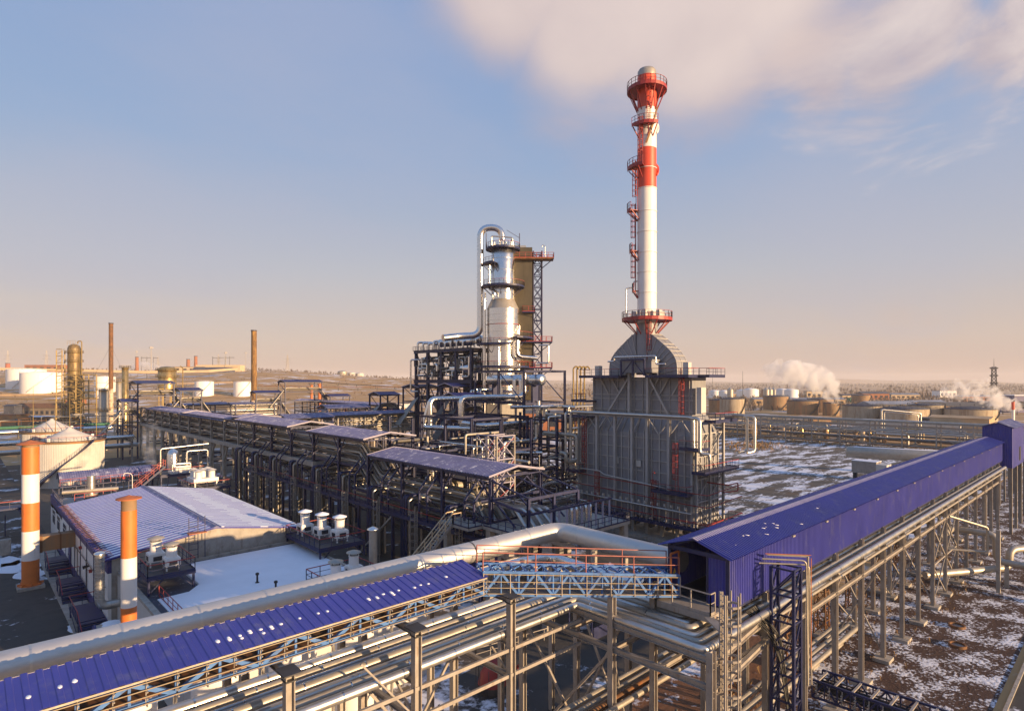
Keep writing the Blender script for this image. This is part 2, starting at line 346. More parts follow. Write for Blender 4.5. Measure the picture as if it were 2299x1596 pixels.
CONC = mat('concrete', (.34, .31, .27), .85, 0, .2, .9, dirt=(.19, .16, .13), amt=.4, dsc=(1, 1, .4), bump=.3)
CONCT = mat('stained_tank_wall', (.38, .32, .24), .8, 0, .2, .12, dirt=(.20, .13, .08), amt=.55, dsc=(.35, .35, .04))
RUSTT = mat('rusty_tank_wall', (.24, .16, .09), .8, 0, .35, .15, dirt=(.36, .17, .07), amt=.6, dsc=(.3, .3, .03))
RUST = mat('rusty_steel', (.15, .075, .035), .8, .1, .4, .7, dirt=(.26, .10, .03), amt=.5, dsc=(1, 1, .3))
OCHRE = mat('ochre_steelwork', (.26, .18, .06), .6, .2, .3, .6, dirt=(.12, .08, .03), amt=.4)
AMBER = mat('amber_cladding', (.45, .32, .14), .35, .8, .3, .4, dirt=(.16, .10, .04), amt=.45, dsc=(.5, .5, .1))
FURN = mat('furnace_plate', (.235, .24, .265), .55, .1, .10, .7, dirt=(.16, .15, .15), amt=.35, dsc=(1, 1, .3))
PINK = mat('faded_red_handrail', (.33, .115, .095), .6, 0, .2, 2)
OLDC = mat('old_column_cladding', (.24, .165, .07), .5, .3, .3, .3, dirt=(.09, .06, .03), amt=.6, dsc=(.6, .6, .12))
FRIB = mat('furnace_ribs', (.37, .36, .355), .6, .1, .15, .8)
SNOW = mat('snow', (.80, .81, .86), .8, 0, .04, .6, bump=.25, bsc=1.5)
BRICK = mat('brick', (.30, .12, .06), .9, 0, .2, .2)
CREAM = mat('cream_wall', (.55, .42, .27), .85, 0, .12, .1)
ROOFD = mat('dark_roof', (.06, .065, .09), .8, 0, .3, .1, dirt=(.5, .5, .55), amt=.15)
WOOD = mat('bare_branches', (.13, .088, .06), .95, 0, .3, 2)
DRYG = mat('dry_grass', (.28, .17, .07), .95, 0, .3, .5)
BLACK = mat('black_rubber', (.015, .015, .017), .6, 0, .2, 2)
GREEN = mat('green_paint', (.03, .14, .08), .6, 0, .2, .5)
GLASS = mat('dark_glass', (.03, .035, .05), .12, 0, .3, .5)
LAV = mat('snow_dusted_purlins', (.30, .28, .36), .6, 0, .2, 1)
YEL = mat('yellow_paint', (.6, .38, .05), .6)
CABLE = mat('dusty_cable', (.30, .24, .16), .7, 0, .2, 2)
# ------------------------------------------------------------------ ground, roads, hills
G_FAR = ground_mat('steppe_ground', [(.29, .17, .07), (.46, .285, .13), (.35, .215, .10)], .26, .04, (1, 1, 1), 0, .02, .3, fine=.35, soft=.14)
G_SOIL = ground_mat('brown_soil', [(.042, .028, .024), (.088, .052, .040), (.062, .04, .031)], .36, .34, (1, 1.25, 1), .6, 1.6, .8, fine=3.0, fw=.75, soft=.1)
G_YARD = ground_mat('snowy_yard', [(.085, .08, .072), (.13, .115, .095), (.15, .10, .065)], .44, .075, (1, 3.2, 1), rad(38), .12, .3, fine=.7, soft=.08, fw=.4)
G_ASPH = ground_mat('asphalt', [(.05, .048, .045), (.075, .07, .064), (.06, .058, .054)], .28, .12, (1, 1, 1), 0, .25, .2, fine=2)
G_PLANT = ground_mat('plant_paving', [(.075, .066, .056), (.12, .10, .08), (.10, .085, .07)], .26, .11, (1, 1, 1), 0, .3, .3, fine=1.3)
G_GRAVEL = ground_mat('red_gravel', [(.11, .05, .025), (.20, .10, .055), (.15, .075, .04)], .34, .2, (1, 1, 1), 0, 2.2, 1.0, fine=3)
def sheet(name, x0, y0, x1, y1, z, m):
    struct(MB().add([(x0, y0, z), (x1, y0, z), (x1, y1, z), (x0, y1, z)], [(0, 1, 2, 3)]), name, m)
# one terrain sheet in polar rings round the camera, out to the horizon
Rr = [0, 20, 60, 120, 200, 280, 330] + list(range(360, 1101, 20)) + [1150, 1200, 1300, 1500, 2000, 3000, 5000, 9000]; NA = 150
vs = []
for r in Rr:
    for k in range(NA):
        a = 2 * math.pi * k / NA; x, y = r * math.cos(a), r * math.sin(a); vs.append((x, y, terr(x, y)))
g = MB(); g.add(vs, [(i*NA+k, i*NA+(k+1) % NA, (i+1)*NA+(k+1) % NA, (i+1)*NA+k) for i in range(len(Rr)-1) for k in range(NA)], True)
for f_ in range(len(g.f)): g.f[f_] = tuple(reversed(g.f[f_]))
struct(g, 'ground', G_FAR)
sheet('plant_paving', 11, 29, 95, 230, .004, G_PLANT)
sheet('inner_paving', 95, 66, 135, 200, .006, G_PLANT)
sheet('snowy_yard', 95, 25, 262, 150, .004, G_YARD)
sheet('brown_soil', 24, 8, 300, 24.5, .006, G_SOIL)
sheet('gravel_bed', 22, 20, 62, 27.6, .010, G_GRAVEL)
sheet('access_road', -30, 29, 11.0, 260, .008, G_ASPH)
sheet('road', 20, -20, 400, 7.2, .012, G_ASPH)
sheet('service_road', -30, 27.6, 96, 40, .016, G_ASPH)
k = MB()
for i in range(60): k.box((20 + i*3, 7.2, 0), (20 + i*3 + 2.97, 7.45, .15))
struct(k, 'road_kerb', CONC)
k = MB().box((-30, 7.45, 0), (24, 28, .02)); struct(k, 'snowy_verge', G_SOIL)
k = MB().box((8.6, 60, 0), (11.0, 112, .15)); struct(k, 'pavement', CONC)
snowp = MB()
for i, (x, y, r) in enumerate([(6.5, 104, 3.2), (7.2, 99, 2), (9.2, 74, 1.4), (8.2, 71, 1.2), (7.5, 67, 1.6), (5, 108, 2.4), (7.6, 64, 1)]):
    pts = [(x + r*(.6+.4*RND.random())*math.cos(a*.4), y + r*1.5*(.6+.4*RND.random())*math.sin(a*.4), .02) for a in range(16)]
    snowp.prism(pts, (0, 0, .03))
struct(snowp, 'snow_patches', SNOW)
# ------------------------------------------------------------------ right-hand covered pipe gallery (runs along +X)
gal = thing('covered_gallery', 'long blue corrugated covered gallery on tall grey columns, running off to the right', 'gallery', (32, 18.2, 12))
GX0, GX1, GY0, GY1, GZ0, GZ1, GR = 32.2, 125.0, 16.2, 20.2, 12.0, 15.0, 15.72
m = MB()
for x in (32.2, 39.2): pass
m.corr((GX0, GY0, GZ0), (GX1 - GX0, 0, 0), (0, 0, 3.0), .22, .07)
part(m, 'side_wall', BLUE, gal)
m = MB().corr((GX1, GY1, GZ0), (GX0 - GX1, 0, 0), (0, 0, 3.0), .22, .045); part(m, 'side_wall', BLUE, gal)
m = MB().corr((GX0 - .6, GY0 - .38, GZ1 - .06), (GX1 - GX0 + .6, 0, 0), (0, 2.38, GR - GZ1 + .06), .24, .1)
rf = part(m, 'roof', BLUE, gal)
m = MB().corr((GX1, GY1 + .38, GZ1 - .06), (GX0 - GX1 - .6, 0, 0), (0, -2.38, GR - GZ1 + .06), .22, .045); part(m, 'roof', BLUE, gal)
m = MB(); c = 18.2
m.prism([(GX0 - .65, c - .34, GR - .02), (GX0 - .65, c, GR + .10), (GX0 - .65, c + .34, GR - .02), (GX0 - .65, c, GR + .06)], (GX1 - GX0 + .6, 0, 0)); part(m, 'ridge_cap', LAV, gal)
for i in range(14): part(MB().cbox((40 + i * 5.9, GY0 - .42, GZ1 - .17), (.35, .12, .1)), 'gutter_bracket', GALV, gal)
m = MB()
for i in range(32):
    g_ = (35.0, 38.4, 41, 48, 35.6, 38.8)[i % 6]; x = g_ + RND.gauss(0, .8 if i % 6 < 3 else .5); y = GY0 + .3 + abs(RND.gauss(.55, .3))
    zr = GZ1 - .06 + (y - GY0 + .38) / 2.38 * (GR - GZ1 + .06) + .045; part(MB().ell((round(x / .24) * .24 + .06, y, zr - .05), (RND.uniform(.05, .09), RND.uniform(.1, .45), .035), 6, 4), 'snow', SNOW, gal)
m = MB()
for y in (GY0 + .12, GY1 - .12): m.beam((GX0, y, GZ0), (GX0, y, GZ1), .22, .22); m.beam((GX0, y, GZ0 - .1), (GX1, y, GZ0 - .1), .16, .24)
m.beam((GX0, GY0, GZ1 - .15), (GX0, GY1, GZ1 - .15), .2, .25); m.beam((GX0, GY0 + .1, GZ1 - .1), (GX0, c, GR - .1), .12, .12); m.beam((GX0, GY1 - .1, GZ1 - .1), (GX0, c, GR - .1), .12, .12)
m.beam((GX0, 17.6, GZ0), (GX0, 17.6, GZ1), .12, .12)
for x in range(33, 125, 2): m.beam((x, GY0 + .1, GZ0 - .05), (x, GY1 - .1, GZ0 - .05), .1, .1)
part(m, 'frame', NAVY, gal)
m = MB().box((GX0, GY0 + .2, GZ0 + .02), (GX1, GY1 - .2, GZ0 + .08)); part(m, 'floor', DGREY, gal)
m = MB().corr((GX0 - .01, 17.6, GZ0), (0, -1.25, 0), (0, 0, 2.7), .22, .045); part(m, 'end_wall', BLUE, gal)
d = MB().box((31.35, 19.52, 12.1), (32.15, 19.58, 14.6)); dr = part(d, 'door', BLUED, gal)
d = MB()
for a, b in (((31.32, 19.5, 12.05), (31.32, 19.5, 14.65)), ((32.18, 19.5, 12.05), (32.18, 19.5, 14.65)), ((31.32, 19.5, 14.65), (32.18, 19.5, 14.65)), ((31.32, 19.5, 12.05), (32.18, 19.5, 12.05))): d.beam(a, b, .09, .11)
part(d, 'door_frame', RUSTOR, dr)
d = MB().prism([(31.55, 19.50, 13.35), (31.95, 19.50, 13.35), (31.75, 19.50, 13.72)], (0, .015, 0)); part(d, 'warning_sign', YEL, dr)
# landing in front of the open gable
m = MB().box((30.5, 16.5, 11.9), (32.0, 19.9, 12.0)).beam((30.5, 16.5, 11.8), (30.5, 19.9, 11.8), .1, .35).beam((30.5, 16.5, 11.8), (32, 16.5, 11.8), .1, .35); part(m, 'landing', GALV, gal)
m = MB().rail([(30.5, 16.5, 12), (30.5, 18.9, 12)], 1.2, 1.2, .06).rail([(30.5, 16.5, 12), (31.0, 16.5, 12)], 1.2, 1.2, .06); part(m, 'railing', GALV, gal)
m = MB().ladder((28.5, 14.75, 1.0), 14.2, (.76, -.65), .6, True, 4.6, .46, .09); part(m, 'ladder', GALV, gal)
m = MB().beam((28.9, 14.7, 12.0), (30.5, 16.6, 11.9), .5, .08); part(m, 'landing', GALV, gal)
# head house
hh = thing('head_house', 'tall blue gabled head house at the far end of the blue gallery', 'head house', (131, 17, 11))
HX0, HX1, HY0, HY1 = 125.6, 137.5, 14.9, 18.8
m = MB().corr((HX0, HY0, 10.8), (HX1 - HX0, 0, 0), (0, 0, 6.6), .3, .06).corr((HX0, HY1, 10.8), (0, HY0 - HY1, 0), (0, 0, 6.6), .3, .06).corr((HX1, HY0, 10.8), (0, HY1 - HY0, 0), (0, 0, 6.6), .3, .06).corr((HX1, HY1, 10.8), (HX0 - HX1, 0, 0), (0, 0, 6.6), .3, .06)
m.prism([(HX0 + .02, HY0 + .1, 17.4), (HX0 + .02, HY1 - .1, 17.4), (HX0 + .02, (HY0 + HY1) / 2, 18.1)], (HX1 - HX0 - .05, 0, 0)); part(m, 'wall', BLUE, hh)
m = MB().corr((HX0 - .4, HY0 - .4, 17.3), (HX1 - HX0 + .8, 0, 0), (0, (HY1 - HY0) / 2 + .4, .95), .3, .05).corr((HX1 + .4, HY1 + .4, 17.3), (HX0 - HX1 - .8, 0, 0), (0, -(HY1 - HY0) / 2 - .4, .95), .3, .05); part(m, 'roof', BLUEF, hh)
m = MB().box((132, HY0 - .12, 11.5), (133.6, HY0 - .05, 13.8)); part(m, 'opening', BLACK, hh)
for x in (126, 131.5, 137):
    for y in (15.2, 18.5): part(MB().ibeam((x, y, 0), (x, y, 10.8), .35, .4, (0, 1, 0)), 'column', GALV, hh)
g2 = thing('covered_gallery', 'far stretch of blue gallery beyond the head house, snow on its roof', 'gallery', (137.6, 18.2, 11))
m = MB().corr((137.6, 15.4, 10.8), (40, 0, 0), (0, 0, 2.7), .3, .05).corr((177.6, 20.4, 10.8), (-40, 0, 0), (0, 0, 2.7), .3, .05); part(m, 'side_wall', BLUE, g2)
m = MB().corr((137.6, 15.1, 13.4), (40, 0, 0), (0, 2.8, .8), .3, .05).corr((177.6, 20.7, 13.4), (-40, 0, 0), (0, -2.8, .8), .3, .05); part(m, 'roof', BLUEF, g2)
for i in range(7):
    m = MB()
    for y in (15.8, 20.2): part(MB().ibeam((141 + 6*i, y, 0), (141 + 6*i, y, 10.8), .3, .35, (0, 1, 0)), 'column', GALV, g2)
# ------------------------------------------------------------------ steel rack carrying the gallery
rk = thing('pipe_rack', 'tall grey steel pipe rack on concrete footings holding up the blue gallery', 'pipe rack', (70, 18.2, 0))
XS = [30.7] + [36.7 + 6.0 * i for i in range(15)]
for i, x in enumerate(XS):
    for y in (16.15, 20.3):
        m = MB().ibeam((x, y, 0), (x, y, 11.95), .36, .36, (1, 0, 0), .04)
        co = part(m, 'column', GALV, rk)
        part(MB().cbox((x, y, 0), (1.5, 1.3, .3)), 'footing', CONC, co)
    m = MB()
    for z in (11.0, 9.3): m.ibeam((x, 16.15, z), (x, 20.3, z), .2, .3)
    if i % 3 == 2: m.beam((x, 16.15, .6), (x, 20.3, 8.8), .12, .12); m.beam((x, 20.3, .6), (x, 16.15, 8.8), .12, .12)
    part(m, 'cross_beam', GALV, rk)
m = MB()
for y in (16.05, 20.4):
    for z in (10.7, 9.0): m.ibeam((30.7, y, z), (121, y, z), .2, .26)
part(m, 'side_beam', GALV, rk)
m = MB()
for i in (7, 8):
    x0, x1 = XS[i + 1], XS[i + 2]
    for y in (16.15, 20.3):
        for z0, z1 in ((.4, 4.6), (4.6, 8.8)):
            m.beam((x0, y, z0), (x1, y, z1), .12, .12); m.beam((x1, y, z0), (x0, y, z1), .12, .12)
        m.beam((x0, y, 4.6), (x1, y, 4.6), .14, .14)
for i in range(1, 14, 2): m.beam((XS[i], 20.3, 4.5), (XS[i+1], 20.3, .5), .1, .1); m.beam((XS[i], 20.3, 4.5), (XS[i+1], 20.3, 8.8), .1, .1)
part(m, 'brace', GALV, rk)
# ------------------------------------------------------------------ foreground rack and its corner
fr = thing('pipe_rack', 'beige-grey steel pipe rack crossing the foreground under the silver pipes', 'pipe rack', (12, 26, 0))
FX = [-8.5, -2.4, 3.7, 9.8, 15.9, 22.0]
for x in FX:
    for y in (23.55, 28.6):
        z1 = 13.35 if y < 25 else 13.0
        m = MB().ibeam((x, y, 0), (x, y, z1), .36, .38, (1, 0, 0), .04); co = part(m, 'column', GALV, fr)
        if y < 25: part(MB().cbox((x, y, z1), (.75, .95, .06)).cbox((x, y, z1 - .35), (.45, .5, .05)), 'cap_plate', DGREY, co)
        part(MB().cbox((x, y, 0), (1.3, 1.3, .35)), 'footing', CONC, co)
    m = MB().ibeam((x, 23.55, 13.15), (x, 28.6, 13.15), .22, .34).ibeam((x, 23.55, 10.85), (x, 28.6, 10.85), .22, .34).ibeam((x, 23.55, 9.0), (x, 28.6, 9.0), .2, .3)
    m.beam((x, 23.55, 9.0), (x, 26, 10.7), .1, .1)
    part(m, 'cross_beam', GALV, fr)
m = MB()
for z in (10.5, 9.1):
    for y in (23.55, 28.6): m.beam((-8.5, y, z), (27.8, y, z), .14, .18)
part(m, 'side_beam', GALV, fr)
m = MB()
for a, b in ((2, 3), (4, 5)): m.beam((FX[a], 28.6, .6), (FX[b], 28.6, 8.8), .14, .14); m.beam((FX[b], 28.6, .6), (FX[a], 28.6, 8.8), .14, .14)
m.beam((15.9, 23.55, 9.1), (13, 23.55, 12.6), .08, .08)
part(m, 'brace', GALV, fr)
CJ = [(27.8, 21.2, 12.7), (27.8, 15.0, 11.4), (33.3, 24.0, 11.5), (27.8, 28.6, 11.5), (33.3, 28.6, 11.5)]
for x, y, z1 in CJ:
    co = part(MB().ibeam((x, y, 0), (x, y, z1), .36, .38, (1, 0, 0), .04), 'column', GALV, fr); part(MB().cbox((x, y, 0), (1.3, 1.3, .35)), 'footing', CONC, co)
m = MB()
for z in (10.95, 9.5):
    m.ibeam((27.8, 28.6, z), (27.8, 15.0, z), .24, .32).ibeam((33.3, 28.6, z), (33.3, 20.3, z), .24, .32).ibeam((27.8, 15.0, z - .3), (36.7, 15.9, z - .3), .24, .34)
    for y in (28.6, 24.8, 21.2, 18): m.ibeam((27.8, y, z - .05), (33.3, y, z - .05), .2, .28)
m.beam((27.8, 21.2, 9.4), (33.3, 24.0, .8), .14, .14).beam((33.3, 24, 9.4), (33.3, 28.6, .6), .14, .14).beam((33.3, 28.6, 9.4), (33.3, 24, .6), .14, .14)
m.beam((27.8, 28.6, 9.4), (27.8, 21.2, .6), .14, .14).beam((27.8, 21.2, 9.4), (27.8, 28.6, .6), .14, .14)
part(m, 'corner_beam', GALV, fr)
# pipes on the foreground rack
for i in range(7):
    y = 23.95 + .6 * i; r = .19 + (.03 if i in (0, 3) else 0); xc = 27.95 + .6 * i; y2 = 15.45 + .6 * i
    if i == 6: r = .29
    z = 11.03 + r + .04 * (i % 2)
    m = MB().tube([(-9, y, z), (xc, y, z), (xc, y2, z), (122, y2, z)] if i < 6 else [(-9, y, z), (xc, y, z), (xc, 19.6, z)], r, 12, .35 if i < 6 else .5)
    t = thing('pipe', ('silver clad pipe on the foreground rack, %s from the near edge' % ORD[i]) if i < 6 else 'thicker silver pipe farthest back on the foreground rack, capped beside the landing', 'pipe', (-9, y, z), 'clad pipes on the foreground rack')
    part(m, 'cladding', ALUR if i % 2 else ALU, t)
    m = MB(); x = -6.0 + .7 * i
    while x < xc - .5: m.tube([(x, y, z), (x + .07, y, z)], r * 1.05, 12); x += 3.05
    yy = y - 1.2
    while yy > max(y2, 19.6) + .4: m.tube([(xc, yy, z), (xc, yy - .06, z)], r * 1.05, 12); yy -= 1.6 + .2 * i
    if i < 6:
        x = 34
        while x < 121: m.tube([(x, y2, z), (x + .08, y2, z)], r * 1.05, 12); x += 4.4
    else: m.tube([(xc, 19.6, z), (xc, 19.25, z), (xc, 19.0, z)], [r * 1.08, r * .8, .05], 12)
    part(m, 'joint_band', ALUS, t)
# lower pipes under the gallery
for i, (y, z, r, mm, lb) in enumerate([(16.75, 9.75, .34, ALUS, 'thick bright banded pipe under the blue gallery'), (17.55, 9.62, .2, ALUR, 'dull clad pipe under the blue gallery, first behind the thick bright one'), (18.2, 9.62, .2, PGREY, 'dark grey pipe under the blue gallery, between two clad ones'), (18.9, 9.68, .26, ALU, 'silver pipe under the blue gallery, beside the far columns'), (15.78, 10.3, .11, ALUR, 'thin clad line clipped outside the near columns of the gallery rack')]):
    t = thing('pipe', lb, 'pipe', (31, y, z), 'lower pipes under the blue gallery')
    part(MB().tube([(31, y, z), (121, y, z)], r, 12), 'cladding', mm, t); m = MB(); x = 33 + i
    while x < 120: m.tube([(x, y, z), (x + .25, y, z)], r * 1.06, 12); x += 5.8
    part(m, 'joint_band', ALUR if i == 0 else ALUS, t)
for i in range(4):
    y = 20.9 + .6 * i; z = 6.2
    solo(MB().tube([(14, y, z), (120, y, z)], .17 + .03 * (i % 2), 10, .5), 'pipe', RUST if i == 1 else ALUR, ('rust-brown' if i == 1 else 'dull clad') + ' low pipe on rusty trestles behind the gallery columns, %s from the gallery' % ORD[i], 'pipe', (30, y, z), 'low pipes on the rusty trestles')
for i, x in enumerate([44, 53, 62, 71, 80, 89]):
    t = thing('pipe_trestle', 'rusty lattice trestle under the low pipes, %s from the near end' % ORD[i], 'trestle', (x, 21.8, 0), 'rusty lattice trestles'); part(MB().lattice(x, 21.8, .3, 5.9, 1.1, .9, 4, .1), 'post', RUST, t); part(MB().cbox((x, 21.8, 0), (1.5, 1.5, .32)), 'footing', CONC, t)
    part(MB().beam((x, 20.4, 5.95), (x, 23.4, 5.95), .2, .2), 'head_beam', RUST, t)
for i in range(3):
    y = 18.0 + i * .75; solo(MB().tube([(10, y, 2.6), (60, y, 2.6)], .2, 10), 'pipe', ALUR, 'clad pipe laid low over the gravel below the rack corner, %s from the road' % ORD[i], 'pipe', (30, y, .8), 'pipes laid low over the gravel')
# ------------------------------------------------------------------ cable trestle with blue roof
ct = thing('cable_trestle', 'light blue cable trestle under a long blue sheet roof across the foreground', 'cable trestle', (8, 25.5, 13.4))
m = MB().corr((-9, 24.35, 14.42), (30.1, 0, 0), (0, 2.3, .42), .42, .035, .02, .75); part(m, 'roof', BLUE, ct)
m = MB().beam((-9, 24.38, 14.36), (21, 24.38, 14.36), .05, .07).beam((-9, 26.62, 14.8), (21, 26.62, 14.8), .05, .08); part(m, 'roof_edge', ALUR, ct)
m = MB()
for i in range(40):
    g_ = (1.2, 8.4, 9.6, 11.4, 14.6, 17.6, 9.0, 14.9)[i % 8]; x = g_ + RND.gauss(0, .9); x = round(x / .42) * .42 + .1; y = 25.3 + RND.gauss(0, .1)
    part(MB().ell((x, y, 14.45 + (y - 24.35) * .183), (.07 + RND.random()*.03, .1 + RND.random()*.07, .03), 7, 4), 'snow', SNOW, ct)
for y in (24.55, 26.4): part(MB().truss((-9, y, 13.48), (21, y, 13.48), .82, 10, .14, .16), 'truss', LBLUE, ct)
m = MB()
for i in range(31): x = -9 + i; m.beam((x, 24.55, 13.5), (x, 26.4, 13.5), .08, .08); m.beam((x, 24.55, 14.3), (x, 26.4, 14.7), .06, .06)
part(m, 'cross_bar', LBLUE, ct)
m = MB().box((-9, 24.7, 13.55), (21, 26.3, 13.6)); part(m, 'tray', RUST, ct)
m = MB()
for i in range(4): m.tube([(-9, 24.34, 13.52 + i*.25), (20.8, 24.34, 13.52 + i*.25)], .022, 6)
part(m, 'cable', CABLE, ct)
m = MB()
for i in range(31):
    x = -9 + i; m = MB().beam((x, 24.5, 13.5), (x, 24.4, 14.3), .04, .03)
    for j in range(4): m.beam((x, 24.5, 13.5 + j*.25), (x, 24.2, 13.47 + j*.25), .05, .04)
    part(m, 'cable_bracket', GALV, ct)
m = MB().rail([(10, 26.75, 13.7), (21.2, 26.75, 13.7)], 1.1, 2.2, .05, True, False); part(m, 'handrail', PINK, ct)
# truss bridge cutting the corner
A, B = V((20.9, 24.6, 13.42)), V((31.6, 19.1, 12.15)); nrm = V((5.5, 10.7, 0)).normalized() * 1.5
br = thing('truss_bridge', 'light blue truss footbridge with red handrails leading to the gallery door', 'footbridge', tuple((A + B) / 2))
for k in (0, 1): part(MB().truss(A + nrm * k, B + nrm * k, 1.25, 6, .13, .13), 'truss', LBLUE, br)
m = MB()
for i in range(20): p = A.lerp(B, i / 19); m.beam(p, p + nrm, .08, .08); m.beam(p + V((0, 0, 1.25)), p + nrm + V((0, 0, 1.25)), .07, .07)
for i in range(9): p = A.lerp(B, i / 9); q = A.lerp(B, (i + 1) / 9); m.beam(p + V((0, 0, 1.25)), q + nrm + V((0, 0, 1.25)), .06, .06)
part(m, 'cross_bar', LBLUE, br)
m = MB().rail([A + V((0, 0, 1.3)), B + V((0, 0, 1.3))], 1.0, 3.0, .05, True, False).rail([A + nrm + V((0, 0, 1.3)), B + nrm + V((0, 0, 1.3))], 1.0, 3.0, .05, True, False); part(m, 'handrail', PINK, br)
m = MB(); off = -nrm.normalized() * .12
for z in (.1, .42, .75, 1.15): m.tube([A + off + V((0, 0, z)), B + off + V((0, 0, z))], .025, 6)
part(m, 'cable', CABLE, br)
for i in range(9): p = A.lerp(B, i / 8) + off; part(MB().beam(p, p + V((0, 0, 1.2)), .05, .05), 'cable_bracket', GALV, br)
m = MB().box((0, 0, 0), (0, 0, 0)); p = [A, B, B + nrm, A + nrm]; m = MB().prism([q + V((0, 0, .06)) for q in p], (0, 0, .04)); part(m, 'deck', DGREY, br)
# big silver pipe
bp_ = thing('main_pipe', 'very thick silver pipe with one elbow, passing behind the blue sheet roof', 'pipe', (12, 30.3, 13.8))
P = [(-10, 30.3, 13.9), (33.2, 30.3, 13.75), (33.2, 19.8, 13.75)]
part(MB().tube(P, .67, 40, 1.3, True, 8), 'cladding', BIGP, bp_)
m = MB()
for i in range(13): x = -7 + 3.05 * i; m.tube([(x, 30.3, 13.9 - .0035*(x+10)), (x + .08, 30.3, 13.9 - .0035*(x+10))], .678, 40)
for y in (28.2, 25.6, 23): m.tube([(33.2, y, 13.75), (33.2, y - .08, 13.75)], .678, 40)
part(m, 'joint_band', ALU, bp_)
part(MB().tube([(24.6, 30.3, 13.77), (24.72, 30.3, 13.77)], .685, 40), 'joint_band', DGREY, bp_, 'dark open joint band')
part(MB().box((-9, 30.0, 14.56), (33, 30.6, 14.57)), 'spacer', ALUR, bp_) if False else None
for x in FX + [28, 33.2]:
    m = MB().beam((x, 28.6, 12.8), (x, 31.1, 12.8), .24, .3).cbox((x, 30.3, 12.95), (.5, .8, .22)); part(m, 'saddle', GALV, bp_)
    if x > -9: part(MB().ibeam((x, 31.0, 0), (x, 31.0, 12.7), .34, .34, (1, 0, 0)), 'support_column', GALV, bp_)
solo(MB().tube([(12, 29.2, 12.7), (28.0, 29.2, 12.7), (31.2, 29.2, 12.4), (31.2, 22, 12.3), (36, 21, 12.3)], .36, 20, .8), 'pipe', ALUS, 'bright silver pipe just below the very thick pipe at its elbow', 'pipe', (26, 29.2, 12.6))
# cable tower and cable tray bridge by the gallery wall
cw = thing('cable_tower', 'narrow navy lattice cable tower standing against the blue gallery wall', 'cable tower', (38.6, 14.6, 0))
m = MB()
for x in (35.5, 36.5):
    for y in (14.0, 15.3): m.beam((x, y, 0), (x, y, 14.0), .16, .16)
for i in range(9):
    z0, z1 = i*1.55, (i+1)*1.55
    for y in (14.0, 15.3): m.beam((35.5, y, z0), (36.5, y, z1), .08, .08); m.beam((35.5, y, z1), (36.5, y, z1), .1, .1)
    for x in (35.5, 36.5): m.beam((x, 14.0, z1), (x, 15.3, z0), .08, .08); m.beam((x, 14.0, z1), (x, 15.3, z1), .1, .1)
part(m, 'frame', NAVY, cw)
m = MB().tube([(35.2, 15.7, 14.4), (36.7, 13.75, 14.4), (36.8, 13.7, 7)], .05, 6, .3).tube([(35.2, 15.9, 14.1), (37, 13.7, 14.1), (37.1, 13.6, 7)], .05, 6, .3); part(m, 'conduit', ALUR, cw)
m = MB()
for i in range(12): a = RND.uniform(-.5, .5); m.tube([(35 - i*.12, 16.0, 11.6), (35.7 + a*.4, 14.9, 9.6 + a), (36 + a, 14.4 + a*.3, 5), (36.2 + a, 14.2, 1 + i*.3)], .035, 5, 1.2)
part(m, 'cable', BLACK, cw)
m = MB().beam((36.95, 13.75, 7), (36.95, 13.75, 14.6), .1, .12).beam((36.95, 13.75, 14.6), (35.6, 15.6, 14.6), .08, .1); part(m, 'post', ALUR, cw)
m = MB().tube([(37.05, 13.6, 14.5), (37.05, 13.6, 8)], .025, 5).tube([(37.05, 13.6, 14.68), (35.4, 15.6, 14.68)], .025, 5); part(m, 'orange_cable', RUSTOR, cw)
tb = thing('cable_bridge', 'navy cable tray bridge leading away from the cable tower to the bottom edge', 'cable bridge', (39, 9, 6.5))
for x in (38.0, 39.7): part(MB().truss((x, 13.9, 5.9), (x, -3, 5.9), 1.0, 12, .12, .09), 'truss', NAVY, tb)
m = MB()
for i in range(18): y = 13.6 - i * .95; m.beam((38.0, y, 6.9), (39.7, y, 6.9), .12, .08); m.beam((38.0, y, 5.95), (39.7, y, 5.95), .1, .08)
part(m, 'cross_bar', GALV, tb)
m = MB()
for j in range(3):
    for i in range(4): m.tube([(38.2 + i*.35, 13.9, 6.15 + j*.25), (38.2 + i*.35, -3, 6.15 + j*.25)], .045, 5)
part(m, 'cable', BLACK, tb)
for i in range(24):
    y = 13.6 - i*.7; m = MB().beam((37.93, y, 6.0), (37.93, y, 6.8), .05, .05)
    for j in range(3): m.beam((37.95, y, 6.1 + j*.25), (37.7, y, 6.1 + j*.25), .05, .05)
    part(m, 'cable_bracket', GALV, tb)
for y in (9.5,): part(MB().ibeam((38.85, y, 0), (38.85, y, 5.9), .3, .3, (1, 0, 0)), 'column', NAVY, tb)
# ------------------------------------------------------------------ main building on the left
bd = thing('plant_building', 'white and dark blue plant building with a snow-striped gabled roof', 'building', (20, 88, 0))
BX0, BX1, BY0, BY1, EZ, RZ, RX = 11.2, 30.6, 71.0, 105.5, 7.2, 8.75, 21.2
m = MB().box((BX0, BY0, 0), (BX0 + .3, 119, 5.75)); part(m, 'wall', WHITE, bd)
m = MB().box((BX0 - .05, BY0 - .05, 5.75), (BX0 + .32, 119.05, EZ - .15)); part(m, 'fascia', BLUED, bd)
m = MB().box((BX0 - .06, BY0 + .02, .02), (BX0 + .1, 119, 1.1)); part(m, 'plinth', BLUED, bd)
m = MB().prism([(BX0 + .3, BY0, 0), (BX1, BY0, 0), (BX1, BY0, EZ - .1), (RX, BY0, RZ - .1), (BX0 + .3, BY0, EZ - .1)], (0, .35, 0)); part(m, 'gable_wall', CONC, bd)
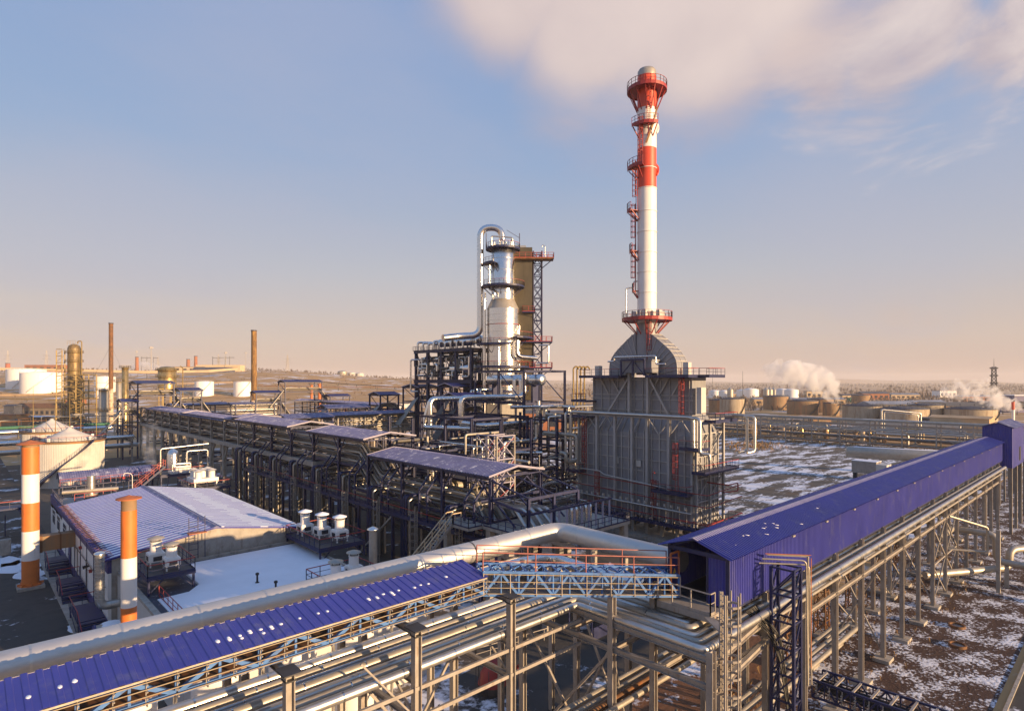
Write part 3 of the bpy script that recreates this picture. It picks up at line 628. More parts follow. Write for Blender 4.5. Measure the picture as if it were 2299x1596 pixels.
m = MB().box((BX1 - .3, BY0 + .36, 0), (BX1, 119, EZ - .1)); part(m, 'wall', CONC, bd)
m = MB().prism([(BX0 + .3, BY1, 0), (BX1, BY1, 0), (BX1, BY1, EZ - .1), (RX, BY1, RZ - .1), (BX0 + .3, BY1, EZ - .1)], (0, -.35, 0)); part(m, 'gable_wall', BLUED, bd)
def roofz(x): return EZ + (x - BX0) / (RX - BX0) * (RZ - EZ) if x < RX else EZ + (BX1 - x) / (BX1 - RX) * (RZ - EZ)
m = MB().prism([(BX0 - .5, BY0 - .5, EZ - .13), (RX, BY0 - .5, RZ - .06), (BX1 + .7, BY0 - .5, EZ - .17), (BX1 + .7, BY0 - .5, EZ - .06), (RX, BY0 - .5, RZ + .05), (BX0 - .5, BY0 - .5, EZ - .02)], (0, BY1 - BY0 + 1, 0)); rf = part(m, 'roof', BLUE, bd)
SNR = mat('windblown_roof_snow', (.74, .76, .82), .85, 0, .06, .7, dirt=(.10, .10, .30), amt=.12, dsc=(.35, 1.1, 1), bump=.3, bsc=2)
SNF = mat('roof_snow', (.74, .76, .82), .85, 0, .05, .7, dirt=(.30, .30, .42), amt=.02, dsc=(.3, 1.5, 1), bump=.3, bsc=2)
for (x0, x1, mm, hh_) in ((BX0 + .2, RX - .45, SNR, .035), (RX + .6, BX1 + .65, SNF, .06)):
    m = MB(); m.prism([(x0, BY0 - .3, roofz(x0) + .02), (x1, BY0 - .3, roofz(x1) + .02), (x1, BY0 - .3, roofz(x1) + .05 + hh_), (x0, BY0 - .3, roofz(x0) + .05 + hh_)], (0, BY1 - BY0 + .6, 0)); part(m, 'snow', mm, rf)
m = MB()
for i in range(36):
    y = BY0 - .4 + i * .985
    for x0, x1, k in ((BX0 - .45, RX - .3, 1), (RX + .4, BX1 + .7, -1)):
        for q in range(1 if k > 0 else 2):
            a, b = (x0, x1) if k > 0 else (x0 + (x1 - x0) * (q / 2 + RND.uniform(.03, .15)), x0 + (x1 - x0) * ((q + .6 + RND.random() * .33) / 2))
            if k < 0 and q == 0: part(m, 'roof_rib', BLUE, rf); m = MB()
            h = .075 + (0 if k > 0 else .005); m.beam((a, y, roofz(a) + h), (b, y, roofz(b) + h), .2 if k > 0 else .08, .13 if k > 0 else .11)
part(m, 'roof_rib', BLUE, rf)
m = MB().prism([(RX - .45, BY0 - .52, RZ + .02), (RX, BY0 - .52, RZ + .2), (RX + .45, BY0 - .52, RZ + .02)], (0, BY1 - BY0 + 1.04, 0)); part(m, 'ridge_cap', BLUEF, rf)
m = MB()
for i in range(46): y = BY0 + i * .75; m.beam((BX0 - .55, y, EZ + .02), (BX0 + .5, y, EZ + .3), .05, .05)
m.beam((BX0 - .1, BY0, EZ + .3), (BX0 - .1, BY1, EZ + .3), .05, .05); part(m, 'snow_guard', RUST, rf)
m = MB().box((BX0, BY1 + .02, 5.2), (BX1 - .32, 118.9, 6.1)); part(m, 'flat_roof', CONC, bd)
m = MB().rail([(BX0 + .1, 106, 7.05), (BX0 + .1, 118, 7.05)], 1.0, 1.3, .05); part(m, 'railing', NAVY, bd)
m = MB()
for y in (74.2, 78.9, 83.6, 88.3, 93, 97.7): m.box((BX0 - .09, y, .1), (BX0 - .02, y + .07, 7.0))
part(m, 'panel_joint', NAVY, bd)
for y, z, w, h in ((100.5, 3.2, 3.0, 2.2), (107, 3.2, 3.0, 2.2), (112.5, 3.2, 3, 2.2)):
    wf = MB().box((BX0 - .1, y, z), (BX0 - .01, y + w, z + h)); w_ = part(wf, 'window', WHITE, bd)
    g_ = MB()
    for a in range(3): g_.box((BX0 - .13, y + .12 + a * w / 3, z + .12), (BX0 - .105, y + (a + 1) * w / 3 - .06, z + h * .62)); g_.box((BX0 - .13, y + .12 + a * w / 3, z + h * .68), (BX0 - .105, y + (a + 1) * w / 3 - .06, z + h - .12))
    part(g_, 'pane', GLASS, w_)
for y in (75.2, 96.2):
    d = part(MB().box((BX0 - .13, y, .6), (BX0 - .065, y + 1.9, 4.0)), 'door', BLUED, bd); part(MB().box((BX0 - .16, y + .2, 2.1), (BX0 - .135, y + .45, 2.5)).box((BX0 - .2, y + 1.6, 2), (BX0 - .135, y + 1.68, 2.2)), 'handle', ALUS, d)
m = MB().tube([(BX0 - .15, BY0 + .5, 4.3), (BX0 - .15, 99, 4.3)], .05, 6)
for y in (76.9, 83.3, 90): m.tube([(BX0 - .15, y, 4.5), (BX0 - .15, y, 1)], .05, 6)
part(m, 'conduit', PGREY, bd)
for y, z in ((79.6, 3.9), (86.8, 5.0)): part(MB().cbox((BX0 - .25, y, z), (.3, .2, .3)).beam((BX0 - .1, y, z + .4), (BX0 - .5, y, z + .3), .05, .05), 'alarm_lamp', RED, bd)
m = MB().tube([(BX0 - .1, 81.5, 4.2), (BX0 - .7, 81.5, 4.1)], [.12, .2], 8); part(m, 'floodlight', BLACK, bd)
# entrance stairs against the wall
def steps(name, lb, y0, y1, zt):
    t = thing(name, lb, 'steps', (BX0 - 1.2, y0, 0)); x0, x1 = BX0 - 2.4, BX0 - .15
    m = MB().box((x0, y0 + 3.2, zt - .12), (x1, y1, zt))
    for k in range(5): m.box((x0, y0 + .6 * k, .05 + zt * k / 5), (x1, y0 + .6 * k + .62, zt * (k + 1) / 5 - .02))
    for y in (y0 + 3.3, y1 - .1):
        for x in (x0 + .1, x1 - .1): m.beam((x, y, 0), (x, y, zt), .12, .12)
    m.beam((x0, y0 + 3.3, 0), (x0, y1, zt - .1), .06, .06); part(m, 'platform', NAVY, t)
    m = MB().rail([(x0, y0, .1), (x0, y0 + 3.2, zt), (x0, y1, zt), (x1, y1, zt)], 1.1, 1.2, .05, True, False, False, True); part(m, 'railing', NAVY, t)
    m = MB().rail([(x0, y0, .1), (x0, y0 + 3.2, zt), (x0, y1, zt), (x1, y1, zt)], 1.1, 1.2, .07, False, False, True, False); part(m, 'handrail', RED, t)
steps('entrance_steps', 'navy steel entrance steps with red handrails below the alarm lamp', 82.5, 88.3, 1.5)
steps('entrance_steps', 'wide navy steel landing with red handrails nearest the camera, by the blue door', 68.5, 77.4, 1.3)
steps('entrance_steps', 'narrow navy steps at the far door behind the tall striped chimney', 95.0, 100.5, 1.4)
# annex with the flat snow roof
an = thing('annex', 'flat-roofed annex with snow over its roof between gable and thick silver pipe', 'building', (21, 56, 0))
m = MB().box((BX0 + .8, 42, 0), (30.2, BY0 - .02, 5.5)); part(m, 'wall', TANKG, an)
m = MB().prism([(BX0 + 2.0, 43, 5.5), (29.8, 43, 5.5), (29.8, BY0 - 1.3, 5.5), (BX0 + 6, BY0 - 1.3, 5.5), (BX0 + 5.9, 62, 5.5), (BX0 + 4.6, 60.4, 5.5), (BX0 + 2.0, 60.2, 5.5)], (0, 0, .1)); rs = part(m, 'roof_snow', SNOW, an)
m = MB().box((BX0 + .8, 42, 5.5), (BX0 + 1.3, BY0 - .05, 5.78)).box((BX0 + 1.35, BY0 - .75, 5.5), (30.2, BY0 - .4, 5.8)).box((29.9, 42, 5.5), (30.2, BY0 - .8, 5.7)); part(m, 'parapet', CONC, an)
m = MB().box((BX0 + 1.35, 42.2, 5.5), (BX0 + 1.98, BY0 - .8, 5.53)).box((BX0 + 2.0, 60.5, 5.5), (BX0 + 5.8, BY0 - .8, 5.52)).box((BX0 + 6.1, BY0 - 1.28, 5.5), (29.8, BY0 - .8, 5.53)); part(m, 'bitumen_strip', ROOFD, an)
m = MB().rail([(BX0 + 2.3, 61.0, 5.55), (BX0 + 2.3, 44, 5.55)], 1.0, 1.6, .05); part(m, 'railing', RED, an)
for i, (x, y) in enumerate(((21.3, 58.6), (21.7, 55.1))):
    t = thing('vent_pipe', 'small black vent pipe in the snow of the annex roof, %s' % ('the farther of the two', 'the nearer of the two')[i], 'vent', (x, y, 5.6))
    part(MB().tube([(x, y, 5.6), (x, y, 6.35)], .09, 10), 'pipe', BLACK, t); part(MB().lathe((x, y, 6.35), [(.17, 0), (.17, .16), (.1, .2)], 10).lathe((x, y, 5.6), [(.2, 0), (.2, .04)], 10), 'cap', BLACK, t)
# ventilation units on navy platforms
def fan(x, y, z, lb, grp, cap=SNOW, s=1.0):
    t = thing('roof_fan', lb, 'fan unit', (x, y, z), grp)
    m = MB()
    for a in (-1, 1):
        for b in (-1, 1): m.beam((x + a*.55*s, y + b*.55*s, z), (x + a*.55*s, y + b*.55*s, z + .45*s), .12*s, .12*s)
    part(m, 'stand', WHITE, t)
    part(MB().cbox((x, y, z + .45*s), (1.35*s, 1.35*s, .7*s)).cbox((x, y, z + 1.15*s), (1.2*s, 1.2*s, .08)), 'housing', WHITE, t)
    part(MB().cbox((x - .68*s, y, z + .55*s), (.06, .7*s, .4*s)).cbox((x, y - .68*s, z + .55*s), (.7*s, .06, .4*s)), 'grille', GLASS, t)
    part(MB().lathe((x, y, z + 1.2*s), [(.48*s, 0), (.48*s, .9*s), (.52*s, .92*s), (.52*s, 1.0*s)], 20, 'hard'), 'drum', WHITE, t)
    m = MB()
    for k in range(4): a = k * 1.57 + .4; m.beam((x + .4*s*math.cos(a), y + .4*s*math.sin(a), z + 2.15*s), (x + .55*s*math.cos(a), y + .55*s*math.sin(a), z + 2.5*s), .05, .05)
    part(m, 'stay', DGREY, t); part(MB().lathe((x, y, z + 2.45*s), [(.72*s, 0), (.70*s, .06), (.3*s, .2*s), (.02, .27*s)], 20), 'cowl', cap, t)
def platform(x0, y0, x1, y1, z0, z1, lb, rails=True, inner=None):
    t = thing('platform', lb, 'platform', ((x0+x1)/2, (y0+y1)/2, z0)); m = MB()
    for a, b in (((x0, y0), (x1, y0)), ((x1, y0), (x1, y1)), ((x1, y1), (x0, y1)), ((x0, y1), (x0, y0))): m.beam((*a, z1 - .15), (*b, z1 - .15), .15, .32)
    for x in (x0 + .1, x1 - .1):
        for y in (y0 + .1, y1 - .1): m.beam((x, y, z0), (x, y, z1 - .3), .18, .18); m.beam((x, y, z0 + .1), (x + (1 if x < (x0+x1)/2 else -1) * min(1.2, (x1-x0)/2), y, z1 - .3), .1, .1)
    part(m, 'frame', NAVY, t); part(MB().box((x0 + .05, y0 + .05, z1), (x1 - .05, y1 - .05, z1 + .04)), 'deck', DGREY, t)
    if rails:
        loop = [(x0, y0, z1), (x1, y0, z1), (x1, y1, z1), (x0, y1, z1), (x0, y0, z1)]
        part(MB().rail(loop, 1.15, 1.3, .06, True, True, False), 'railing', NAVY, t); part(MB().rail(loop, 1.15, 9, .07, False, False, True, False), 'handrail', RED, t)
    return t
platform(12.7, 61.5, 16.6, 67.0, 5.6, 7.2, 'navy railed platform with two white fans beside the near striped chimney')
fan(14.2, 65.4, 7.24, 'white fan unit with a dull cowl, farther of two beside the near striped chimney', 'roof fans on the annex', ALUR, 1.05); fan(15.0, 63.1, 7.24, 'white fan unit with a dull cowl, nearer of two beside the near striped chimney', 'roof fans on the annex', ALUR, .95)
platform(29.0, 61.5, 34.5, 70.5, 5.0, 6.6, 'navy platform holding three snow-capped fans at the corner of the annex roof')
for i, (x, y) in enumerate(((30.6, 68.8), (31.4, 66.0), (32.3, 63.4))): fan(x, y, 6.64, 'white snow-capped fan, %s from the left on the navy corner platform' % ORD[i], 'roof fans on the annex', SNOW, 1.12)
platform(24.8, 49.6, 30.4, 55.5, 4.9, 5.7, 'navy railed platform with two low fans half hidden by the thick silver pipe')
fan(25.9, 51.6, 5.74, 'low white fan unit, left of two just above the thick silver pipe', 'roof fans on the annex', ALUR, 1.0); fan(28.6, 53.2, 5.74, 'low white fan unit, right of two just above the thick silver pipe', 'roof fans on the annex', ALUR, 1.0)
# roof access frame on the gable
t = thing('roof_ladder', 'navy access ladder frame over the gable edge with a rusty step', 'ladder', (18.6, 70.6, 5.6)); m = MB()
for dx in (0, .9, 1.6):
    m.beam((18.4 + dx, 70.4, 5.6), (18.4 + dx, 70.4, 10.3), .07, .07)
for z in (6.2, 6.8, 7.4, 8.0, 8.6, 9.2): m.beam((18.4, 70.4, z), (19.3, 70.4, z), .05, .05)
m.beam((18.4, 70.4, 9.8), (20, 70.4, 9.8), .05, .05).beam((18.4, 70.4, 9.3), (20, 70.4, 9.3), .05, .05); part(m, 'frame', NAVY, t); part(MB().box((18.3, 69.9, 8.55), (20.1, 70.9, 8.62)), 'step', RUSTOR, t)
# ducts
t = thing('vent_duct', 'galvanised spiral duct with an elbow on the white wall by the near chimney', 'duct', (10.3, 69, 2)); part(MB().tube([(10.3, 69.5, 8.2), (10.3, 69.5, 3.1), (11.9, 69.5, 3.1)], .42, 16, .8), 'duct', ALU, t); part(MB().lathe((10.3, 69.5, 8.2), [(.5, 0), (.5, .12), (.35, .2)], 16), 'cap', ALUS, t); m = MB()
for i in range(12): m.tube([(10.3, 69.5, 3.9 + .36*i), (10.3, 69.5, 3.94 + .36*i)], .44, 16)
part(m, 'seam', ALUS, t)
t = thing('vent_duct', 'short fat duct with snow on it low beside the wide navy landing', 'duct', (11, 66, 1.5)); part(MB().tube([(12.1, 66.2, 1.6), (9.5, 66.2, 1.6)], .85, 20), 'duct', ALUR, t); part(MB().tube([(9.5, 66.2, 1.6), (9.35, 66.2, 1.6)], .95, 20), 'flange', BLUED, t); part(MB().lathe((10.7, 66.2, 2.37), [(.9, 0), (.6, .1), (.02, .15)], 12), 'snow', SNOW, t)
t = thing('vent_duct', 'rusty box duct joining the tall striped chimney to the white wall', 'duct', (9, 93.3, 4.5)); part(MB().box((7.6, 92.6, 4.1), (11.25, 94.2, 5.9)), 'duct', RUSTT, t); part(MB().box((7.55, 92.5, 4.0), (7.9, 94.3, 6.0)).box((9.6, 92.5, 4.0), (9.75, 94.3, 6.0)), 'flange', RUST, t)
t = thing('vent_duct', 'slim galvanised chimney with a cap beside the low fan platform', 'duct', (31.3, 54.2, 4)); part(MB().lathe((31.3, 54.2, 4), [(.75, 0), (.42, 1.6), (.42, 5.8)], 16), 'duct', ALUR, t); part(MB().lathe((31.3, 54.2, 9.8), [(.6, 0), (.6, .1), (.1, .3)], 16), 'cap', ALUS, t)
def chimney(x, y, r, H, bands, z0, lb, yaw=0):
    t = thing('striped_chimney', lb, 'chimney', (x, y, 0)); z = 0
    for zt, mm in bands:
        nm = 'orange_band' if mm is ORANGE else 'white_band'; part(MB().lathe((x, y, z), [(r, 0), (r, zt - z)], 36), nm, mm, t); z = zt
    part(MB().lathe((x, y, z), [(r * .97, 0), (r * .97, H - z - r * .55)], 28, True), 'vent_band', RUSTT, t)
    part(MB().lathe((x, y, H - r * .55), [(r * 1.62, 0), (r * 1.62, .06), (r * .6, r * .38), (.02, r * .55)], 28, 'hard'), 'rain_cap', RUSTOR, t)
    m = MB()
    for k in range(8): a = k * math.pi / 4; m.beam((x + r * math.cos(a), y + r * math.sin(a), .35), (x + r * 1.45 * math.cos(a), y + r * 1.45 * math.sin(a), .35), .08, .5)
    m.lathe((x, y, .35), [(r * 1.35, 0), (r * 1.35, .1)], 24); part(m, 'foot_flange', ORANGE, t); part(MB().cbox((x, y, 0), (r * 3.0, r * 3.0, .35)), 'plinth', CONC, t)
chimney(6.75, 92.5, .87, 17.85, [(3.4, ORANGE), (6.9, WHITE), (10.3, ORANGE), (13.75, WHITE), (17.0, ORANGE)], 0, 'tall orange and white striped chimney with a rusty cap at the road edge')
chimney(8.55, 46.7, .47, 17.35, [(3.2, WHITE), (9.9, ORANGE), (13.2, WHITE), (16.35, ORANGE)], 0, 'nearer orange and white chimney rising from behind the thick silver pipe')
# ------------------------------------------------------------------ cone-roof tanks behind the building
def conetank(x, y, r, h, hc, lb, stair=False, rust=False):
    t = thing('storage_tank', lb, 'tank', (x, y, 0)); m = MB(); n = 72
    pr = []; part(MB().lathe((x, y, 0), [(r, 0), (r, h)], n), 'shell', TANKG, t)
    m = MB()
    for k in range(90): a = k * math.pi * 2 / 90; m.beam((x + r * math.cos(a), y + r * math.sin(a), .1), (x + r * math.cos(a), y + r * math.sin(a), h - .5), .08, .08)
    part(m, 'shell_rib', TANKG, t)
    part(MB().lathe((x, y, h - .5), [(r + .03, 0), (r + .06, .5)], n).lathe((x, y, h), [(r + .5, -.05), (r + .5, .05)], n), 'rim', RUSTT, t)
    part(MB().lathe((x, y, h + .05), [(r * .78, 0), (r * .78, .25), (r * .35, hc * .62), (.5, hc), (.35, hc + .3), (.02, hc + .35)], 40), 'roof', TANKG, t)
    pts = [(x + (r + .4) * math.cos(k * math.pi / 16), y + (r + .4) * math.sin(k * math.pi / 16), h + .05) for k in range(33)]
    part(MB().rail(pts, 1.1, 1.8, .06, True, True, False), 'railing', NAVY, t); part(MB().rail(pts, 1.1, 9, .08, False, False, True, False), 'handrail', RED, t)
    if stair:
        m, mr = MB(), MB(); N = 26; a0, a1 = rad(212), rad(300)
        P = []
        for k in range(N + 1): a = a0 + (a1 - a0) * k / N; P.append(V((x + (r + .55) * math.cos(a), y + (r + .55) * math.sin(a), .4 + (h - .4) * k / N)))
        for p, q in zip(P, P[1:]): m.beam(p, q, .9, .22)
        part(m, 'stair', NAVY, t); P2 = [p + V((p.x - x, p.y - y, 0)).normalized() * .4 for p in P]; part(MB().rail(P2[::2], 1.0, 2, .05, True, False, True), 'stair_rail', NAVY, t)
    m = MB()
    for a in (.6, 2.2, 3.9, 5.3): m.cyl((x + r*.88*math.cos(a), y + r*.88*math.sin(a), h), .35, .9, 10)
    part(m, 'roof_vent', WHITE, t)
conetank(20.5, 179.5, 7.0, 10.7, 2.7, 'grey-white tank with a cone roof and a dark zigzag stair on its side', True)
conetank(19.5, 205, 6.6, 11.4, 2.9, 'second cone-roofed tank, half hidden behind the one with the stair')
for i, (x, y, h) in enumerate([(pd(q_, 158).x, pd(q_, 158).y, 25 - (t_ - 855) / 1336 * 158) for q_, t_ in ((75, 870), (125, 890), (157, 880), (182, 885), (217, 892), (104, 940))]): solo(MB().tube([(x, y, 0), (x, y, h * .7), (x, y, h)], [.12, .08, .04], 6), 'lightning_rod', OCHRE, 'thin ochre lightning mast by the cone-roofed tanks, %s from the left' % ORD[[0, 2, 3, 4, 5, 1][i]], 'mast', (x, y, 0), 'lightning masts by the tanks')
# arched blue canopy
t = thing('arched_canopy', 'blue arched corrugated canopy with snow streaks behind the plant building', 'canopy', (20, 130, 7))
m = MB(); cx, r_ = 130.0, 2.6
for k in range(8):
    a0, a1 = rad(20 + k * 17.5), rad(20 + (k + 1) * 17.5)
    m.corr((13.2, cx - r_ * math.cos(a0), 6.9 + r_ * .8 * math.sin(a0)), (14.5, 0, 0), (0, r_ * (math.cos(a0) - math.cos(a1)), r_ * .8 * (math.sin(a1) - math.sin(a0))), .34, .06)
part(m, 'roof', BLUEF, t); m = MB()
for i in range(8):
    for y in (cx - 2.3, cx + 2.3): m.beam((13.6 + i * 1.95, y, 0), (13.6 + i * 1.95, y, 7.8), .14, .14)
part(m, 'post', NAVY, t); part(MB().rail([(13.2, cx - 3, 7.0), (27.7, cx - 3, 7.0)], 1.1, 1.5, .06, True, False), 'handrail', RED, t); part(MB().box((13.2, cx - 3.4, 6.8), (27.8, cx - 2.5, 6.95)), 'walkway', NAVY, t)
# equipment on the flat part and small stair bridge
t = thing('filter_unit', 'galvanised vent with side pipe on a navy stand on the flat roof', 'vent', (15.5, 112, 6)); part(MB().cyl((15.6, 112.6, 7.5), .55, 2.6, 16).lathe((15.6, 112.6, 10.1), [(.6, 0), (.6, .1)], 16), 'drum', ALU, t); part(MB().tube([(12, 113, 8.0), (19, 111.5, 8.0)], .3, 12).lathe((15.6, 112.6, 6.9), [(.9, 0), (.9, .6)], 14), 'pipe', ALUR, t)
m = MB().box((13.5, 110.5, 6.6), (19.2, 113.5, 6.8))
for x in (13.8, 16, 18.8): m.beam((x, 110.7, 6.1), (x, 110.7, 6.7), .12, .12)
m.beam((17, 110.4, 6.1), (19.5, 110.4, 8), .2, .12); part(m, 'stand', NAVY, t); part(MB().rail([(13.2, 110.2, 6.8), (18, 110.2, 6.8), (20.4, 110.2, 6.0)], 1.2, 1.2, .07, True, False), 'handrail', RED, t)
t = thing('signal_horn', 'red horn lamp hanging from a bent white post by the arched canopy', 'lamp', (20.8, 111, 6)); part(MB().tube([(20.8, 111, 6.1), (20.8, 111, 10.2), (19.7, 111, 10.4), (19.6, 111, 9.9)], .05, 6, .6), 'post', WHITE, t); part(MB().lathe((19.6, 111, 9.5), [(.25, 0), (.08, .4)], 10), 'lamp', RED, t)
# vessel platform and white cluster beyond the roof
t = platform(26.6, 119, 33.6, 126, 0, 8.2, 'tall navy platform with a small silver vessel behind the snowy roof')
t = thing('pressure_vessel', 'small upright silver vessel on the tall navy platform', 'vessel', (29.6, 123.4, 8.2)); part(MB().lathe((29.6, 123.4, 8.2), [(1.0, 0), (1.0, 3.2), (.8, 3.8), (.3, 4.2), (.3, 4.6)], 20), 'shell', ALUS, t); part(MB().tube([(27, 121, 8.2), (27, 121, 12.8), (35, 121, 13.2)], .15, 8, .4).tube([(31.4, 121.5, 8.2), (31.4, 121.5, 12), (35, 121.5, 12), (35, 121.5, 6)], .15, 8, .4), 'pipe', ALU, t)
t = thing('pump_skid', 'white-painted pump skid with pipework on the tall navy platform', 'pump', (30.6, 120.8, 8.2)); part(MB().cbox((30.6, 120.8, 8.25), (4.4, 2.2, .4)), 'base', WHITE, t); part(MB().hcyl((29.4, 120.7, 9.1), (31.6, 120.7, 9.1), .42, 12), 'casing', WHITE, t); part(MB().tube([(29, 121.4, 8.7), (29, 121.4, 9.8), (32, 121.4, 9.8), (32, 121.4, 8.8)], .2, 8, .3), 'pipe', ALU, t)
platform(28.4, 107.6, 34.6, 115.6, 0, 7.0, 'navy platform carrying the white cluster of capped fans behind the roof ridge', True)
t = thing('fan_bench', 'white bench frame carrying five capped fan drums', 'fan bench', (31.4, 111.8, 7)); m = MB().cbox((31.4, 111.8, 7.7), (3.9, 4.2, .7))
for x in (29.7, 33.1):
    for y in (110, 113.6): m.beam((x, y, 7.05), (x, y, 7.7), .2, .2)
part(m, 'frame', WHITE, t)
for (x, y) in ((30.3, 113.2), (31.4, 111.8), (30.3, 110.4), (32.5, 113.1), (32.5, 110.6)): d = part(MB().lathe((x, y, 8.4), [(.52, 0), (.52, 1.1)], 16), 'drum', WHITE, t); part(MB().lathe((x, y, 9.65), [(.8, 0), (.4, .2), (.02, .35)], 16), 'cowl', TANKG, d)
t = thing('stairway', 'navy steel stairway with red handrails rising to the vessel platform', 'stairs', (24, 118, 6)); m = MB()
for y in (117.6, 118.8): m.beam((22.5, y, 6.2), (27.0, y, 10.0), .12, .3)
for k in range(14): m.box((22.6 + k*.32, 117.6, 6.3 + k*.27), (22.95 + k*.32, 118.8, 6.34 + k*.27))
part(m, 'flight', NAVY, t); part(MB().rail([(22.5, 117.5, 6.3), (27.0, 117.5, 10.1)], 1.1, 1.2, .07, True, False).rail([(22.5, 118.9, 6.3), (27.0, 118.9, 10.1)], 1.1, 1.2, .07, True, False), 'handrail', RED, t)
# ------------------------------------------------------------------ heater (furnace) and its stack
fu = thing('furnace', 'big grey ribbed box furnace with an arched double duct on top', 'furnace', (84.5, 57.2, 0))
FX0, FX1, FY0, FY1 = 80.5, 88.3, 46.0, 68.6; FZ0, FZS, FZC, FZT = 3.4, 16.6, 19.6, 25.6; CX0, CX1, CY0, CY1 = 82.2, 86.8, 47.4, 67.2
part(MB().box((FX0 + .25, FY0 + .25, FZ0), (FX1 - .25, FY1 - .25, FZS)), 'radiant_box', FURN, fu)
m = MB(); a = [(FX0 + .25, FY0 + .25, FZS), (FX1 - .25, FY0 + .25, FZS), (FX1 - .25, FY1 - .25, FZS), (FX0 + .25, FY1 - .25, FZS)]; b = [(CX0 + .2, CY0, FZC), (CX1 - .2, CY0, FZC), (CX1 - .2, CY1, FZC), (CX0 + .2, CY1, FZC)]
m.add(a + b, [(0, 1, 5, 4), (1, 2, 6, 5), (2, 3, 7, 6), (3, 0, 4, 7), (4, 5, 6, 7)]); part(m, 'shoulder', FURN, fu)
part(MB().box((CX0 + .2, CY0 + .2, FZC - .1), (CX1 - .2, CY1 - .2, FZT)), 'convection_box', FURN, fu)
m = MB()
for i in range(16):
    y = FY0 + .4 + i * (FY1 - FY0 - .8) / 15; big = i % 3 == 1 and 0 < i < 15
    m.beam((FX0 + .14, y, FZ0), (FX0 + .14, y, FZS), .12, .22, (0, 1, 0))
    m.beam((FX0 + .1, y, FZS), (CX0 + .1, CY0 + (y - FY0) * (CY1 - CY0) / (FY1 - FY0), FZC), .1, .18)
for z in (5.2, 7.0, 8.8, 10.6, 12.4, 14.2, 15.9): m.beam((FX0 + .1, FY0 + .2, z), (FX0 + .1, FY1 - .2, z), .14, .14); m.beam((FX0 + .3, FY0 + .18, z), (FX1 - .3, FY0 + .18, z), .06, .10)
for i in range(6): x = FX0 + .6 + i * (FX1 - FX0 - 1.2) / 5; m.beam((x, FY0 + .14, FZ0), (x, FY0 + .14, FZS), .12, .2)
for i in range(12): y = CY0 + .6 + i * (CY1 - CY0 - 1.2) / 11; m.beam((CX0 + .12, y, FZC), (CX0 + .12, y, FZT), .1, .2)
for z in (20.2, 22.0, 22.7, 25.2): m.beam((CX0 + .08, CY0, z), (CX0 + .08, CY1, z), .12, .16)
part(m, 'stiffener', FRIB, fu)
m = MB()
for y in (50.2, 54.1, 57.0, 60.4, 64.2): m.ibeam((FX0 - .4, y, FZ0 - .5), (FX0 - .4, y, 19.4), .45, .5, (1, 0, 0))
for y in (55.0, 58.6): m.ibeam((CX0 - .6, y, 19.4), (CX0 - .6, y, 26.2), .42, .5, (1, 0, 0))
for x in (FX0 - .2, 84.3, FX1 + .2): m.ibeam((x, FY0 - .3, FZ0 - .5), (x, FY0 - .3, 19.2), .34, .36, (0, 1, 0))
for y in (FY0 + .3, FY1 - .3): m.ibeam((FX0 - .35, y, 0), (FX0 - .35, y, 19.2), .34, .36, (1, 0, 0))
m.beam((FX0 - .35, FY0, 19.2), (FX0 - .35, FY1, 19.2), .3, .35).beam((FX0 - .2, FY0 - .3, 19.0), (FX1, FY0 - .3, 19.0), .3, .3)
for y0, y1 in ((46.3, 48.2), (50.2, 48.2), (52, 54.1), (52, 50.2), (57, 55.5), (60.4, 58.7), (60.4, 62.2), (64.2, 62.2), (64.2, 66.4), (68.2, 66.4)): m.beam((FX0 - .3, y0, 16.6), (FX0 - .3, y1, 19.1), .16, .16)
for y0, y1 in ((55, 51.2), (58.6, 63.2)): m.beam((CX0 - .5, y0, 25.8), (CX0 - .5, y1, 19.5), .3, .3)
for y in (49.2, 51.5, 53.3, 60.3, 62.6, 65): m.beam((CX0 - .1, y, 25.4), (CX0 - .1, y + (1.6 if y < 57 else -1.6), 22.9), .2, .2)
for k in range(4):
    z0, z1 = FZ0 + k * 3.4, FZ0 + (k + 1) * 3.4
    for (xa, xb) in ((FX0 + .1, 84.3), (84.3, FX1)): m.beam((xa, FY0 - .12, z0), (xb, FY0 - .12, z1), .14, .14) if k % 2 else m.beam((xb, FY0 - .12, z0), (xa, FY0 - .12, z1), .14, .14)
    m.beam((FX0, FY0 - .15, z1), (FX1, FY0 - .15, z1), .16, .2)
part(m, 'frame', FRIB, fu)
for i, (y, z) in enumerate(((55.6, 11.2), (60.0, 11.3))): part(MB().box((FX0 - .02, y, z), (FX0 + .08, y + .9, z + 1.0)), 'inspection_door', TANKG, fu)
# legs and burners
for i in range(9):
    for x in (FX0 + .4, 84.4, FX1 - .4): part(MB().cbox((x, FY0 + .6 + i * 2.68, .6), (.45, .45, 2.8)), 'leg', CONC, fu)
part(MB().box((FX0 - 1.2, FY0 - 1, 0), (FX1 + 1, FY1 + 1, .6)), 'plinth', CONC, fu)
m = MB()
for i in range(7): m.tube([(82, 48 + i*3, 3.3), (82, 48 + i*3, 2.0), (80.8, 48 + i*3, 2.0)], .35, 10, .3)
part(m, 'burner', PGREY, fu)
